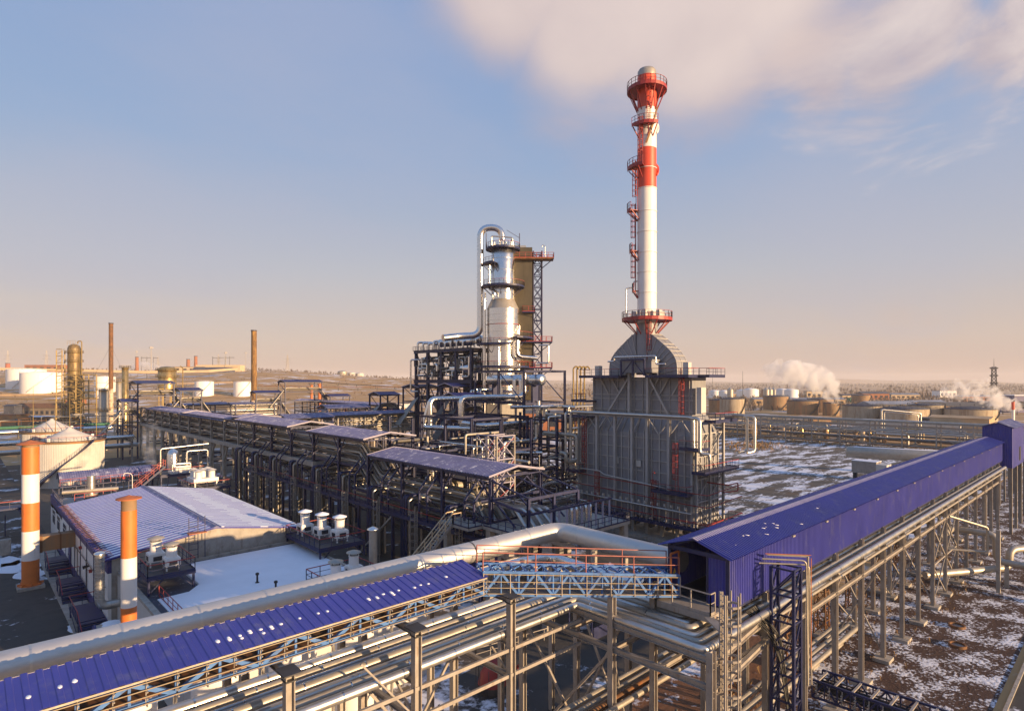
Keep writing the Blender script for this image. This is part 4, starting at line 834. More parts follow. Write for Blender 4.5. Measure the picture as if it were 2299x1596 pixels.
# arched duct
OUT = [(6.6, 25.6), (6.6, 26.9), (6.45, 28.1), (6.0, 29.0), (5.4, 29.75), (4.75, 30.35), (4.1, 30.9), (2.9, 31.85), (1.9, 32.6)]
OUT = [tuple((-.5*q+q*q-.5*q**3)*OUT[max(i-1,0)][c] + (1-2.5*q*q+1.5*q**3)*OUT[i][c] + (.5*q+2*q*q-1.5*q**3)*OUT[i+1][c] + (-.5*q*q+.5*q**3)*OUT[min(i+2,8)][c] for c in (0, 1)) for i in range(8) for q in (0, .33, .67)] + [OUT[8]]
for s_ in (-1, 1):
    po, pi_ = [], []
    po = list(OUT)
    for k in range(11):
        a = rad(80 - 8 * k); pi_.append((3.2 * math.cos(a), 25.6 + 2.8 * math.sin(a)))
    pts = [(85.9, 57.1 + s_ * q, z) for q, z in ([(1.2, 33.1)] + po[::-1] + [(3.2, 25.6)] + pi_[::-1][1:] + [(1.2, 28.4)])]
    n = len(pts)
    if s_ > 0: pts = pts[::-1]
    m = MB(); m.prism(pts, (-3.0, 0, 0)); part(m, 'arched_duct', FURN, fu)
    m = MB()
    for k in range(1, 9):
        a = rad(9.5 * k); p = OUT[3*k]; q = (3.3 * math.cos(a), 25.6 + 2.9 * math.sin(a))
        m.beam((82.85, 57.1 + s_ * p[0], p[1]), (82.85, 57.1 + s_ * q[0], q[1]), .1, .14, (1, 0, 0))
        m.beam((82.8, 57.1 + s_ * p[0], p[1] + .06), (86, 57.1 + s_ * p[0], p[1] + .06), .12, .16, (0, 1, 0))
    for p, q in zip(OUT, OUT[1:]):
        for x in (82.9, 84.4, 85.9): m.beam((x, 57.1 + s_ * p[0], p[1]), (x, 57.1 + s_ * q[0], q[1]), .12, .12)
    part(m, 'duct_rib', FRIB, fu)
# platforms, ladders, pipes on the furnace
def plat(p0, p1, z, par, sides='xXyY', mt=NAVY, rt=RED, h=1.15, br=True):
    x0, y0 = p0; x1, y1 = p1; d = part(MB().box((x0, y0, z - .12), (x1, y1, z)).beam((x0, y0, z - .15), (x0, y1, z - .15), .08, .3).beam((x0, y0, z - .15), (x1, y0, z - .15), .08, .3), 'platform', mt, par)
    q = {'x': ((x0, y0, z), (x0, y1, z)), 'X': ((x1, y0, z), (x1, y1, z)), 'y': ((x0, y0, z), (x1, y0, z)), 'Y': ((x0, y1, z), (x1, y1, z))}; a, b = MB(), MB()
    for k in sides: a.rail(q[k], h, 1.3, .05, True, True, rt is None); b.rail(q[k], h, 9, .07, False, False, True, False)
    part(a, 'railing', mt, d)
    if rt: part(b, 'handrail', rt, d)
    return d
plat((79.6, 46.6), (82.6, 54.2), 25.8, fu, 'xyY'); plat((79.6, 59.4), (82.6, 67.8), 25.8, fu, 'xyY'); plat((82.6, 44.9), (87.5, 48), 25.8, fu, 'xXy')
plat((79.6, 66.2), (83.5, 69.6), 21.6, fu, 'xY'); plat((79.2, 66), (83.5, 70.4), 18.9, fu, 'xY', NAVY, RED); plat((79, 67.2), (81, 71), 9.4, fu, 'xYy')
plat((82.5, 43.8), (89.4, 45.9), 19.0, fu, 'Xyx'); plat((79.0, 44.2), (81.5, 47.8), 15.0, fu, 'xy'); plat((79.0, 43.6), (89.5, 45.7), 11.6, fu, 'xyX')
plat((78.4, 46.2), (80.3, 52.2), 8.2, fu, 'xyY'); plat((78.8, 58), (80.3, 69.4), 3.4, fu, 'x'); plat((78.8, 45), (80.3, 56.5), 3.2, fu, 'x'); plat((79, 43.2), (90, 45.6), 3.2, fu, 'xyX')
for a, z, c in (((81.9, 48.9, 19.0), 27, 20), ((79.9, 66.6, 9.4), 18.9, 11), ((79.7, 48.6, 8.4), 15.6, 10.2), ((79.9, 52.6, 3.4), 9.6, 5), ((79.9, 63.8, 3.4), 9.8, 5)): part(MB().ladder(a, z, (-1, 0), .5, True, c, .4, .06), 'ladder', RED, fu)
m = MB()
m.tube([(79.3, 69.4, 9), (79.3, 69.4, 19.6), (79.3, 45.6, 19.6), (79.3, 45.6, 14.8), (79.3, 44.2, 14.8), (79.3, 44.2, 14)], .28, 12, .7); part(m, 'header_pipe', ALU, fu)
m = MB().tube([(79.1, 70.5, 9), (79.1, 70.5, 19.4), (80.5, 70.5, 19.4)], .22, 10, .6).tube([(79.3, 46.3, 19.5), (79.0, 44.4, 19.5), (79.0, 44.4, 14.4), (79.6, 43.2, 14.4), (79.6, 43.2, 13.6)], .25, 12, .6)
for y in (41.6, 40.4): m.tube([(88, y + 3.5, 19.6), (88, y, 19.6), (88, y, 14.4), (86.8, y + .6, 14.2)], .22, 10, .5)
part(m, 'side_pipe', ALU, fu)
m = MB().tube([(79.4, 69, 5.6), (79.4, 46, 5.3)], .16, 8).tube([(79.2, 70, 9.9), (79.2, 63, 9.9), (79.2, 62, 9.4), (79.2, 50, 8.6)], .1, 8, .3); part(m, 'fuel_pipe', ALU, fu)
m = MB(); mb2 = MB()
for i in range(19):
    y = 46.8 + i * 1.18; m.tube([(79.45, y, 6.2), (79.45, y, 3.2)], .06, 6); m.cbox((79.45, y, 3.5 + .2 * (i % 3)), (.22, .22, .3)); mb2.cbox((79.35, y + .2, 5.75), (.22, .2, .42))
part(m, 'fuel_dropper', ALU, fu); part(mb2, 'valve', TANKG, fu)
m = MB()
for z in (9.0, 7.2, 4.6): m.tube([(79.5, 69.2, z), (79.5, 46.6, z - .6), (79.5, 43.4, z - .6), (89, 42.9, z)], .07, 6, .3)
m.tube([(83.5, 45.7, 9.6), (83.5, 42.3, 9.6), (86.5, 42.3, 9.6), (86.5, 42.3, 8.4), (83.5, 43, 8.4)], .1, 8, .3); part(m, 'steam_pipe', RED, fu)
part(MB().tube([(79.2, 52.6, 8.2), (79.2, 52.6, 11), (79.2, 52.2, 11)], .04, 5).lathe((79.2, 52.2, 10.7), [(.2, 0), (.05, .3)], 8), 'lamp', RED, fu)
part(MB().box((80.2, 53.4, 26.3), (82.7, 59.2, 28.2)).box((80.1, 53.2, 28.2), (82.7, 59.4, 28.4)), 'damper_house', FURN, fu); dm = MB()
for y in (54.4, 56.6, 58.9): dm.beam((79.7, y, 25.8), (79.7, y, 28.4), .25, .25)
dm.beam((79.7, 54.4, 28.4), (79.7, 58.9, 28.4), .25, .3).beam((79.7, 54.4, 25.9), (79.7, 56.6, 28.3), .15, .15).beam((79.7, 56.6, 28.3), (79.7, 58.9, 25.9), .15, .15); part(dm, 'damper_frame', NAVY, fu)
part(MB().tube([(79.6, 61.5, 28.2), (79.6, 60.2, 28.2), (79.6, 60.2, 28.9), (79.6, 52.2, 28.9), (79.6, 52.2, 27.6), (79.6, 50.5, 27.6)], .14, 8, .3), 'damper_pipe', ALUS, fu)
part(MB().cbox((81, 47.6, 25.9), (.9, .9, 1.9)).cbox((81.5, 65.0, 25.9), (.9, .9, 1.7)).cbox((83, 46.4, 20), (1.4, .8, 4)), 'control_box', TANKG, fu)
st = thing('furnace_stack', 'very tall red and white striped stack with ringed platforms above the furnace', 'stack', (84.4, 57.1, 27))
sx_, sy_ = 84.4, 57.1; R0 = 1.56
part(MB().lathe((sx_, sy_, 26), [(1.75, 0), (1.75, 8.6)], 40), 'base_section', FURN, st)
for z0, z1, mm, nm in ((34.6, 56.9, WHITE, 'white_band'), (56.9, 63.6, STKRED, 'red_band'), (63.6, 70.2, WHITE, 'white_band'), (70.2, 75.6, STKRED, 'red_band')): part(MB().lathe((sx_, sy_, z0), [(R0, 0), (R0, z1 - z0)], 48), nm, mm, st)
part(MB().lathe((sx_, sy_, 75.6), [(R0 - .04, 0), (R0 - .04, .9), (R0 - .25, 1.25), (.7, 1.45), (.7, 1.3)], 48, True), 'tip', ALUR, st)
m = MB()
for z in (36.3, 39.6, 43, 46.3, 49.7, 53.1, 56.9, 60.2): m.lathe((sx_, sy_, z), [(R0, 0), (R0 + .1, 0), (R0 + .1, .1), (R0, .1)], 48, False)
part(m, 'flange', WHITE, st)
def ring(z, ro, a0, a1, zc, mt=RED, ri=None):
    n = max(4, int((a1 - a0) / 15)); A = [rad(a0 + (a1 - a0) * k / n) for k in range(n + 1)]; ri = ri or R0 + .02
    m = MB()
    for a, b in zip(A, A[1:]):
        q = [(sx_ + r * math.cos(t), sy_ + r * math.sin(t)) for r, t in ((ri, a), (ro, a), (ro, b), (ri, b))]
        m.prism([(x, y, z - .1) for x, y in q], (0, 0, .1)); m.beam((*q[1], z), (*q[2], z), .06, .55)
    d = part(m, 'platform', mt, st); P = [(sx_ + ro * math.cos(a), sy_ + ro * math.sin(a), z) for a in A]
    part(MB().rail(P, 1.25, 1.0, .06, True, True), 'railing', mt, d); m = MB()
    for a in A[::2]: m.beam((sx_ + ro * .93 * math.cos(a), sy_ + ro * .93 * math.sin(a), z - .2), (sx_ + R0 * math.cos(a), sy_ + R0 * math.sin(a), z - zc), .14, .14)
    part(m, 'bracket', mt, d); return d
ring(35.2, 4.1, 0, 360, 2.6); ring(73.4, 3.25, 0, 360, 3.6)
c0 = 180 + 47; ring(67.2, 2.9, c0 - 70, c0 + 25, 1.9); ring(60.4, 3.2, c0 - 105, c0 - 25, 1.8); ring(53.3, 3.25, c0 - 105, c0 - 65, 1.6); ring(46.6, 2.85, c0 - 110, c0 - 70, 1.6); ring(40.0, 2.4, c0 - 110, c0 - 75, 1.2)
m = MB()
def lad(ang, z0, z1, cg=True):
    a = rad(c0 + ang); r = R0 + .35; m = MB().ladder((sx_ + r * math.cos(a), sy_ + r * math.sin(a), z0), z1, (math.cos(a), math.sin(a)), .5, cg, z0 + 2.2, .4, .07); part(m, 'ladder', RED, st)
lad(-5, 67.3, 74.6); lad(-40, 60.5, 68.5); lad(-72, 53.4, 61.6); lad(-88, 46.7, 54.5); lad(-88, 40, 47.8); lad(-5, 27.8, 36.3)
m = MB()
for k in range(20):
    a, b = [rad(c0 + 95 - 8 * t) for t in (k, k + 1)]; z0, z1 = 72.8 - k * .62, 72.8 - (k + 1) * .62; r = R0 + .12
    if 14 > k: m.beam((sx_ + r*math.cos(a), sy_ + r*math.sin(a), z0), (sx_ + r*math.cos(b), sy_ + r*math.sin(b), z1), .08, .3)
part(m, 'spiral_strake', RUSTT, st)
m = MB()
for z0, tw in ((66, WHITE), (59, STKRED)):
    m = MB()
    for k in range(10):
        a, b = [rad(c0 + 60 + 9 * t) for t in (k, k + 1)]; r = R0 + .3 * math.sin(math.pi * k / 9); r2 = R0 + .3 * math.sin(math.pi * (k + 1) / 9)
        m.beam((sx_ + r*math.cos(a), sy_ + r*math.sin(a), z0 + k*.4), (sx_ + r2*math.cos(b), sy_ + r2*math.sin(b), z0 + (k+1)*.4), .45, .25)
    part(m, 'spiral_strake', tw, st)
a = rad(c0 - 88); ux, uy = math.cos(a), math.sin(a)
part(MB().tube([(sx_ + 1.6*ux, sy_ + 1.6*uy, 41.6), (sx_ + 2.2*ux, sy_ + 2.2*uy, 41.6), (sx_ + 2.2*ux, sy_ + 2.2*uy, 40.6), (sx_ + 3.5*ux, sy_ + 3.5*uy, 40.4), (sx_ + 3.5*ux, sy_ + 3.5*uy, 35.3)], .12, 8, .3), 'gas_pipe', ALU, st)
for k, dz in ((-70, .3), (-40, .3), (-20, .5), (10, .2), (40, .4), (75, .3)): a = rad(c0 + k); part(MB().cbox((sx_ + 2.4*math.cos(a), sy_ + 2.4*math.sin(a), 35.3), (.7, .7, .9 + dz)), 'instrument_box', TANKG, st)
# ------------------------------------------------------------------ roofed pipe racks of the plant (main one runs along +Y)
def gable_roof(axis, a0, a1, b0, b1, ez, rz, par, mt=None, ov=.4):
    """sheet roof: runs along axis from a0 to a1, spans b0..b1"""
    mt = mt or BLUEF; c = (b0 + b1) / 2; P = (lambda a, b, z: (b, a, z)) if axis == 'y' else (lambda a, b, z: (a, b, z))
    m = MB(); L = a1 - a0
    d = (lambda q: (0, q, 0)) if axis == 'y' else (lambda q: (q, 0, 0)); s_ = (lambda q, h: (q, 0, h)) if axis == 'y' else (lambda q, h: (0, q, h))
    for b, w in ((b0 - ov, c - b0 + ov), (b1 + ov, c - b1 - ov)):
        flip = (w > 0) == (axis == 'y')
        o = P(a1 if flip else a0, b, ez); m.corr(o, d(-L if flip else L), s_(w, rz - ez), .5, .09)
    r = part(m, 'roof', mt, par); m = MB(); n = max(1, round(L / 3))
    for i in range(n + 1):
        a = a0 + .15 + (L - .3) * i / n; m.beam(P(a, b0 - ov, ez - .1), P(a, c, rz - .1), .1, .14); m.beam(P(a, b1 + ov, ez - .1), P(a, c, rz - .1), .1, .14); m.beam(P(a, b0, ez - .25), P(a, b1, ez - .25), .1, .16)
    for b, z in ((b0 - ov, ez - .06), (b1 + ov, ez - .06)): m.beam(P(a0, b, z), P(a1, b, z), .08, .12)
    part(m, 'rafter', NAVY, r); m = MB()
    for a in (a0 - .02, a1 + .02): m.beam(P(a, b0 - ov, ez + .02), P(a, c, rz + .04), .06, .22); m.beam(P(a, b1 + ov, ez + .02), P(a, c, rz + .04), .06, .22)
    part(m, 'verge_board', LAV, r); return r
mr = thing('pipe_rack', 'long navy pipe rack with stepped frosted roofs through the middle of the plant', 'pipe rack', (48, 130, 0))
MY = [50.5 + 9.06 * k for k in range(20)]
def eave(y): return 14.15 if y < 77.8 else 16.35 if y < 104 else 16.6
for k, y in enumerate(MY):
    e = eave(y); hi = y > 126
    for x in (44.1, 52.0):
        part(MB().ibeam((x, y, 0), (x, y, e - .2), .4, .42, (1, 0, 0), .05) if not hi else MB().cbox((x, y, 0), (.7, .8, 11)).ibeam((x, y, 11), (x, y, e - .2), .35, .4, (1, 0, 0), .05), 'column', NAVY if not hi else CONC, mr)
    m = MB()
    for z in (6.1, 9.0) if y < 77 else (6.1, 11.6, 13.3): m.ibeam((44.1, y, z), (52.0, y, z), .25, .35)
    m.beam((44.1, y, e - 2.6), (44.1, y + 1.8, e - .4), .14, .14).beam((44.1, y, e - 2.6), (44.1, y - 1.8, e - .4), .14, .14).beam((44.1, y, e - 2.4), (46.4, y, e - .4), .14, .14).beam((52, y, e - 2.4), (49.6, y, e - .4), .14, .14)
    part(m, 'cross_beam', NAVY, mr)
    if hi and k < 19:
        m = MB()
        for x in (44.1, 52.0): m.beam((x, y, 7), (x, y + 2.2, 10.7), .35, .35); m.beam((x, y, 7), (x, y - 2.2, 10.7), .35, .35)
        part(m, 'strut', CONC, mr)
m = MB()
for x in (43.9, 52.2): m.box((x - .3, 95, 10.7), (x + .3, 224, 11.5))
m.box((44.2, 95, 11.0), (51.9, 224, 11.1)); part(m, 'deck', CONC, mr)
m = MB()
for x in (44.1, 52.0):
    for z in (6.1, 8.8): m.ibeam((x, 50.5, z), (x, 95, z), .22, .32)
    for y0, y1, z in ((50.5, 77.7, 13.9), (77.7, 104.9, 16.1), (104.9, 222.7, 16.4), (77.7, 95, 12.2)): m.ibeam((x, y0, z), (x, y1, z), .2, .3)
part(m, 'side_beam', NAVY, mr)
gable_roof('y', 50.3, 77.2, 44.0, 52.2, 14.25, 15.05, mr); gable_roof('y', 78.3, 97.6, 44.0, 52.4, 16.45, 17.2, mr); gable_roof('y', 105.6, 133, 44, 52.2, 16.75, 17.5, mr); gable_roof('y', 141.5, 176, 44, 51.5, 16.1, 16.8, mr); gable_roof('y', 176.2, 214, 44, 51.5, 16.3, 17.0, mr); gable_roof('y', 133.6, 141, 46, 53.5, 16.9, 17.5, mr)
m = MB()
for k in range(3, 5): m.beam((42.7, MY[k], .3), (42.7, MY[k-1], 7.2), .26, .26) if k == 3 else m.beam((42.75, MY[k-1], .3), (42.75, MY[k-2], 7.2), .26, .26)
part(m, 'brace', GALV, mr)
# walkway
m = MB().box((42.45, 50, 7.35), (43.7, 124, 7.45))
for x in (42.45, 43.7): m.beam((x, 50, 7.3), (x, 124, 7.3), .12, .34)
for y in MY[:9]: m.ibeam((42.6, y, 0), (42.6, y, 7.3), .34, .36, (1, 0, 0), .05)
wk = part(m, 'walkway', NAVY, mr)
part(MB().rail([(42.45, 50, 7.45), (42.45, 124, 7.45)], 1.1, 1.5, .06, True, True, False), 'railing', NAVY, wk); part(MB().rail([(42.45, 50, 7.45), (42.45, 124, 7.45)], 1.1, 1.5, .07, False, False, True, False), 'handrail', RED, wk)
for i, y in enumerate(MY[:8]): part(MB().ladder((42.35, y + 3.2, .2), 8.7, (-1, 0), .5, True, 2.3, .42, .06), 'caged_ladder', GALV, mr)
for i, y in enumerate(MY[:9]):
    m = MB()
    for dy in (1.2, 2.9):
        P = [V((42.6, y + dy, 7.4)), V((42.6, y + dy, 11.3)), V((44.3, y + dy, 13.2))]
        for a, b in zip(P, P[1:]): m.beam(a, b, .2, .2)
        m.beam((42.6, y + dy, 10.6), (44.2, y + dy, 9.2), .12, .12)
    m.beam((42.6, y + 1.2, 11.3), (42.6, y + 2.9, 11.3), .1, .1); part(m, 'goalpost', NAVY, mr)
# stacked pipes along the near side
for j in range(9):
    z = 12.25 + .47 * j; x = 44.75 + .2 * (j % 3); zl = z - 4.15; mm = (PGREY, ALUR, PGREY)[j % 3]
    p = [(x, 222, z), (x, 82 - j*.12, z), (x, 76.5 - j*.12, zl), (x, 53.5 + j*.12, zl), (x + .2, 51.5, 6.6)]
    solo(MB().tube(p, .19, 8, .6), 'pipe', mm, 'pipe along the outer face of the middle rack, %s up from the bottom' % ORD[j], 'pipe', (x, 130, z), 'pipes along the middle rack')
for j in range(9):
    x = 46.3 + .62 * j; z = 13.75 + .1 * (j % 2); zl = 9.45
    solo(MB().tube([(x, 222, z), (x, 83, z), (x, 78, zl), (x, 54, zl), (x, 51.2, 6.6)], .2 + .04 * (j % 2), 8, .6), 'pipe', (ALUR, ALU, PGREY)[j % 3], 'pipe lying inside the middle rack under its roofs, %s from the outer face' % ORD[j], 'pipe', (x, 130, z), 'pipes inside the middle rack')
for j in range(6):
    x = 45.6 + 1.0 * j; solo(MB().tube([(x, 98, 6.55), (x, 56, 6.55)], .24, 8), 'pipe', (PGREY, ALUR)[j % 2], 'pipe on the lowest level of the middle rack, %s from the walkway' % ORD[j], 'pipe', (x, 80, 6.5), 'pipes on the lowest rack level')
for i, y in enumerate(MY[:9]):
    yc = y + 6.1; t = thing('riser_bank', 'bank of nested pipes bending over the walkway and down, %s from the near end' % ORD[i], 'pipe bank', (44, yc, 0), 'riser pipe banks of the middle rack')
    for j in range(6):
        for dy in (0, .55):
            if dy and j % 2: continue
            part(MB().tube([(50.5, yc + dy, 11.0 - .42 * j - (0 if y > 77 else 1.0)), (42.75 + .46 * j, yc + dy, 11.0 - .42 * j - (0 if y > 77 else 1.0)), (42.75 + .46 * j, yc + dy, .3)], .17, 8, .5), 'pipe', (NAVY if j == 0 else (PGREY, ALU, PGREY, ALUR)[j % 4]), t)
    part(MB().beam((42.5, yc, 4.0), (45.4, yc, 4.0), .1, .16).beam((42.5, yc + .3, 1.5), (45.4, yc + .3, 1.5), .1, .16), 'clamp', DGREY, t)
# near end of the rack: deck, portal, stairs
ed = thing('rack_deck', 'concrete deck with navy railings and frame at the near end of the middle rack', 'deck', (49, 46, 9))
part(MB().box((42.6, 40.5, 8.65), (56.5, 50.1, 9.0)), 'slab', CONC, ed); part(MB().box((40.6, 50.2, 8.7), (43.3, 55.5, 9.0)), 'slab', CONC, ed)
for x in (43.2, 50, 56):
    for y in (41, 45.5, 49.6): part(MB().cbox((x, y, 0), (.7, .7, 8.65)), 'column', CONC, ed)
part(MB().cbox((41.2, 54.8, 0), (.6, .6, 8.7)), 'column', CONC, ed)
m = MB()
for x in (44.1, 48, 52): m.ibeam((x, 44.5, 9), (x, 44.5, 12.6), .3, .3, (0, 1, 0)); m.beam((x, 44.5, 12.6), (x, 50.5, 13.8), .16, .16); m.beam((x, 50.5, 12), (x, 46.5, 9.2), .16, .16)
m.beam((44.1, 44.5, 12.5), (52, 44.5, 12.5), .22, .3).beam((44.1, 44.5, 10.9), (52, 44.5, 10.9), .2, .25).beam((44.1, 50.5, 11.6), (52, 50.5, 11.6), .22, .3).beam((44.1, 44.5, 10.9), (44.1, 50.5, 11.6), .2, .25); part(m, 'portal', NAVY, ed)
for i in range(9): part(MB().beam((44.5 + i*1.2, 41.6, 9), (44.5 + i*1.2, 41.6, 11.6), .16, .16), 'post', LAV, ed)
part(MB().beam((44, 41.6, 11.7), (54.5, 41.6, 11.7), .16, .2), 'post_beam', NAVY, ed)
part(MB().rail([(42.6, 50, 9), (42.6, 40.5, 9), (56.5, 40.5, 9), (56.5, 50, 9)], 1.1, 1.2, .07, True, True), 'railing', NAVY, ed); part(MB().rail([(40.6, 52.8, 9), (40.6, 50.2, 9), (42.5, 50.2, 9)], 1.1, 1.2, .07, True, True), 'railing', NAVY, ed)
for j in range(7): x = 45 + j*.85; part(MB().tube([(x, 50.2, 10.9 - .1*j), (x, 47.5 - .5*(j % 3), 10.9 - .1*j), (x, 45.6 - .5*(j % 3), 9.0)], .2, 8, .5), 'drain_pipe', ALU, ed)
for j in range(5): x = 49.5 + j*.8; part(MB().tube([(x, 43.2, 9), (x, 43.2, 11), (x + .5, 43.2 + .9, 11), (x + .5, 44.1, 9.1)], .16, 8, .4), 'loop_pipe', ALUS, ed)
t = thing('stairway', 'beige steel stairway climbing from the road to the concrete deck', 'stairs', (40, 53, 0)); m = MB(); a, b = V((33.6, 53, 3.0)), V((40.6, 53, 9.0))
for dy in (0, 1.1): m.beam(a + V((0, dy, 0)), b + V((0, dy, 0)), .1, .34)
for k in range(24): p = a.lerp(b, (k + .5) / 24); m.cbox((p.x, p.y + .55, p.z), (.28, 1.05, .05))
for dy in (0, 1.1): m.beam((33.6, 53 + dy, 0), (33.6, 53 + dy, 3), .14, .14)
m.box((31.6, 53, 2.9), (33.6, 54.1, 3.0)); part(m, 'flight', GALV, t)
for dy in (0, 1.1): part(MB().rail([a + V((0, dy, 0)), b + V((0, dy, 0)), b + V((1.2, dy, 0))], 1.15, 1.3, .1, True, False), 'handrail', CREAM, t)
t = thing('lean_to', 'small snow-streaked blue lean-to roof just above the elbow of the thick pipe', 'shed', (47, 38, 0)); part(MB().corr((44.2, 36.2, 4.6), (7.2, 0, 0), (0, 3.2, .9), .42, .07), 'roof', mat('snowy_blue_sheeting', (.44, .44, .56), .6, 0, .25, .8, dirt=(.09, .09, .26), amt=.5, dsc=(2, .4, 1)), t); m = MB()
for x in (44.5, 51.2):
    for y, z in ((36.3, 4.5), (39.2, 5.4)): m.beam((x, y, 0), (x, y, z), .14, .14)
m.box((44.4, 36.4, 0), (51.3, 36.5, 1.2)); part(m, 'post', NAVY, t)
t = thing('railing', 'grey pedestrian railing along the road in front of the middle rack', 'railing', (38, 46, 0)); part(MB().rail([(34, 62, 0), (34, 41, 0), (43, 39.5, 0)], 1.1, 1.6, .06, True, False), 'rail', GALV, t)
solo(MB().corr((46.5, 60.5, 1.2), (0, -6.5, 0), (0, 0, 2.6), .3, .04).corr((46.5, 60.5, 3.9), (0, -6.5, 0), (2, 0, .3), .3, .04).box((46.6, 54.1, 0), (48.6, 60.4, 3.7)), 'store_shed', BLUE, 'small bright blue corrugated shed under the middle rack', 'shed', (47.5, 57, 0))
solo(MB().tube([(41.2, 51, 3.2), (41.2, 51, 6.0), (40.4, 51, 6.2), (40.3, 51, 5.5)], .07, 6, .5).lathe((40.3, 51, 4.9), [(.3, 0), (.1, .5)], 10), 'signal_horn', RED, 'red horn lamp on a curved bracket below the near end of the walkway', 'lamp', (41.2, 51, 3.2))
# ------------------------------------------------------------------ other roofed racks
def rack(lb, axis, a0, a1, b0, w, zf, ez, roofs, npipe, grp, mts=None, rz=.7, bay=8, colm=None, plb='pipe'):
    P = (lambda a, b, z: (b, a, z)) if axis == 'y' else (lambda a, b, z: (a, b, z)); b1 = b0 + w; colm = colm or NAVY
    t = thing('pipe_rack', lb, 'pipe rack', P((a0 + a1) / 2, (b0 + b1) / 2, 0)); n = max(1, round((a1 - a0) / bay)); up = (1, 0, 0) if axis == 'y' else (0, 1, 0)
    for i in range(n + 1):
        a = a0 + (a1 - a0) * i / n
        for b in (b0, b1): part(MB().ibeam(P(a, b, 0), P(a, b, ez - .1), .36, .4, up, .05), 'column', colm, t)
        part(MB().ibeam(P(a, b0, zf), P(a, b1, zf), .25, .4).beam(P(a, b0, zf - 2.6), P(a, b0 + (b1-b0)*.4, zf - .2), .2, .2).beam(P(a, b1, zf - 2.6), P(a, b1 - (b1-b0)*.4, zf - .2), .2, .2), 'cross_beam', colm, t)
    m = MB()
    for b in (b0, b1):
        for z in (zf, ez - .25): m.ibeam(P(a0, b, z), P(a1, b, z), .2, .35)
    part(m, 'side_beam', colm, t)
    for r0, r1, z in roofs: gable_roof(axis, r0, r1, b0, b1, z, z + rz, t)
    for j in range(npipe):
        z = zf + .45 + (ez - zf - 1.0) * j / max(1, npipe - 1); b = b0 + .45 + .25 * (j % 3)
        solo(MB().tube([P(a0 - 1, b, z), P(a1 + 1, b, z)], .2, 8), 'pipe', (mts or (ALU, ALUR, PGREY))[j % 3], plb + ', %s from the bottom' % ORD[j], 'pipe', P((a0+a1)/2, b, z), grp)
    return t
rack('navy roofed branch rack with sunlit pipes running from the middle rack to the tower', 'x', 57, 96, 143.5, 6, 11, 16.0, [(62, 96, 16.0)], 9, 'sunlit pipes of the branch rack', (ALU, ALUR, ALUR), colm=CONC, plb='sunlit pipe on the branch rack towards the silver column')
rack('far navy roofed rack before the rusty chimney, running towards the hill', 'x', 58, 96, 245, 6, 11, 16, [(58, 78, 16), (79, 96, 15.7)], 7, 'pipes of the far roofed rack', plb='pipe on the far roofed rack below the right rusty chimney')
rack('farthest navy roofed rack in front of the brown hill slope', 'y', 190, 272, 116, 6, 11, 16, [(190, 272, 16)], 6, 'pipes of the farthest roofed rack', plb='pipe on the farthest roofed rack by the brown slope')
def crossing(lb, x0, x1, y0, y1, z, slope=None, mm=None):
    t = thing('pipe_tower', lb, 'pipe tower', ((x0+x1)/2, (y0+y1)/2, 0))
    for x in (x0, x1):
        for y in (y0, y1): part(MB().ibeam((x, y, 0), (x, y, z - .1), .36, .4, (0, 1, 0), .06), 'column', mm or NAVY, t)
    m = MB()
    for k in range(3):
        za, zb = z - 12 + k * 4, z - 8 + k * 4
        for y in (y0, y1): m.beam((x0, y, zb - .2), (x1, y, zb - .2), .2, .28)
        for x in (x0, x1): m.beam((x, y0, zb - .2), (x, y1, zb - .2), .2, .28)
        if k != 1: m.beam((x0, y0, za), (x1, y0, zb), .14, .14).beam((x1, y0, za), (x0, y0, zb), .14, .14).beam((x0, y0, za), (x0, y1, zb), .14, .14)
    part(m, 'brace', mm or NAVY, t); gable_roof('x', x0 - .4, x1 + .4, y0, y1, z, z + .8, t, BLUED)
    m = MB()
    for k in range(6): m.tube([(x0 - 6, y0 + .6 + .5*k, z - 10.5), (x0 + .5, y0 + .6 + .5*k, z - 2.5 - .2*k), (x1 - .5, y0 + .6 + .5*k, z - 2.5 - .2*k), (x1 + 5, y0 + .6 + .5*k, z - 10.5)], .17, 8, .8)
    part(m, 'pipe_bundle', PGREY if y0 < 140 else ALUR, t); return t  # nearer bundles get a darker grey, their shade put into the colour
crossing('navy pipe tower with a small roof where the branch rack climbs beside the silver column', 96, 102.5, 141, 149, 23.2, mm=NAVY); crossing('navy pipe tower with dark roof, just left of the one climbing to the silver column', 89, 95, 150, 156, 21.0)
crossing('navy pipe tower with a roof right below the deck of the silver column', 92, 104, 120, 126, 23.6); crossing('navy pipe tower with a pale roof low in front of the silver column', 84, 92, 108, 113, 21.4); crossing('pale-roofed navy tower over the pipework left of the furnace', 76, 88, 96, 101, 16.5)
crossing('tall navy pipe tower with a dark roof in front of the brown hill', 100, 116, 244, 251, 24.6); crossing('lower navy pipe tower left of the tall one in front of the hill', 89, 99, 246, 252, 20.2); crossing('lower navy pipe tower right of the tall one in front of the hill', 117, 126, 238, 244, 18.5)
crossing('navy pipe tower with a wide roof at the far end of the middle rack', 43.5, 54, 224, 236, 24.2); crossing('navy roofed tower right behind the far end of the middle rack', 55.5, 62, 222, 232, 21.8); crossing('low navy roofed tower left of the far end of the middle rack', 39, 43, 222, 230, 18.4)
m = thing('roof_frame', 'lavender-edged gabled frame with a snow-lit roof between the middle and branch racks', 'canopy', (62, 140, 0)); gable_roof('x', 56, 68, 136.4, 142.8, 16.2, 17.1, m)
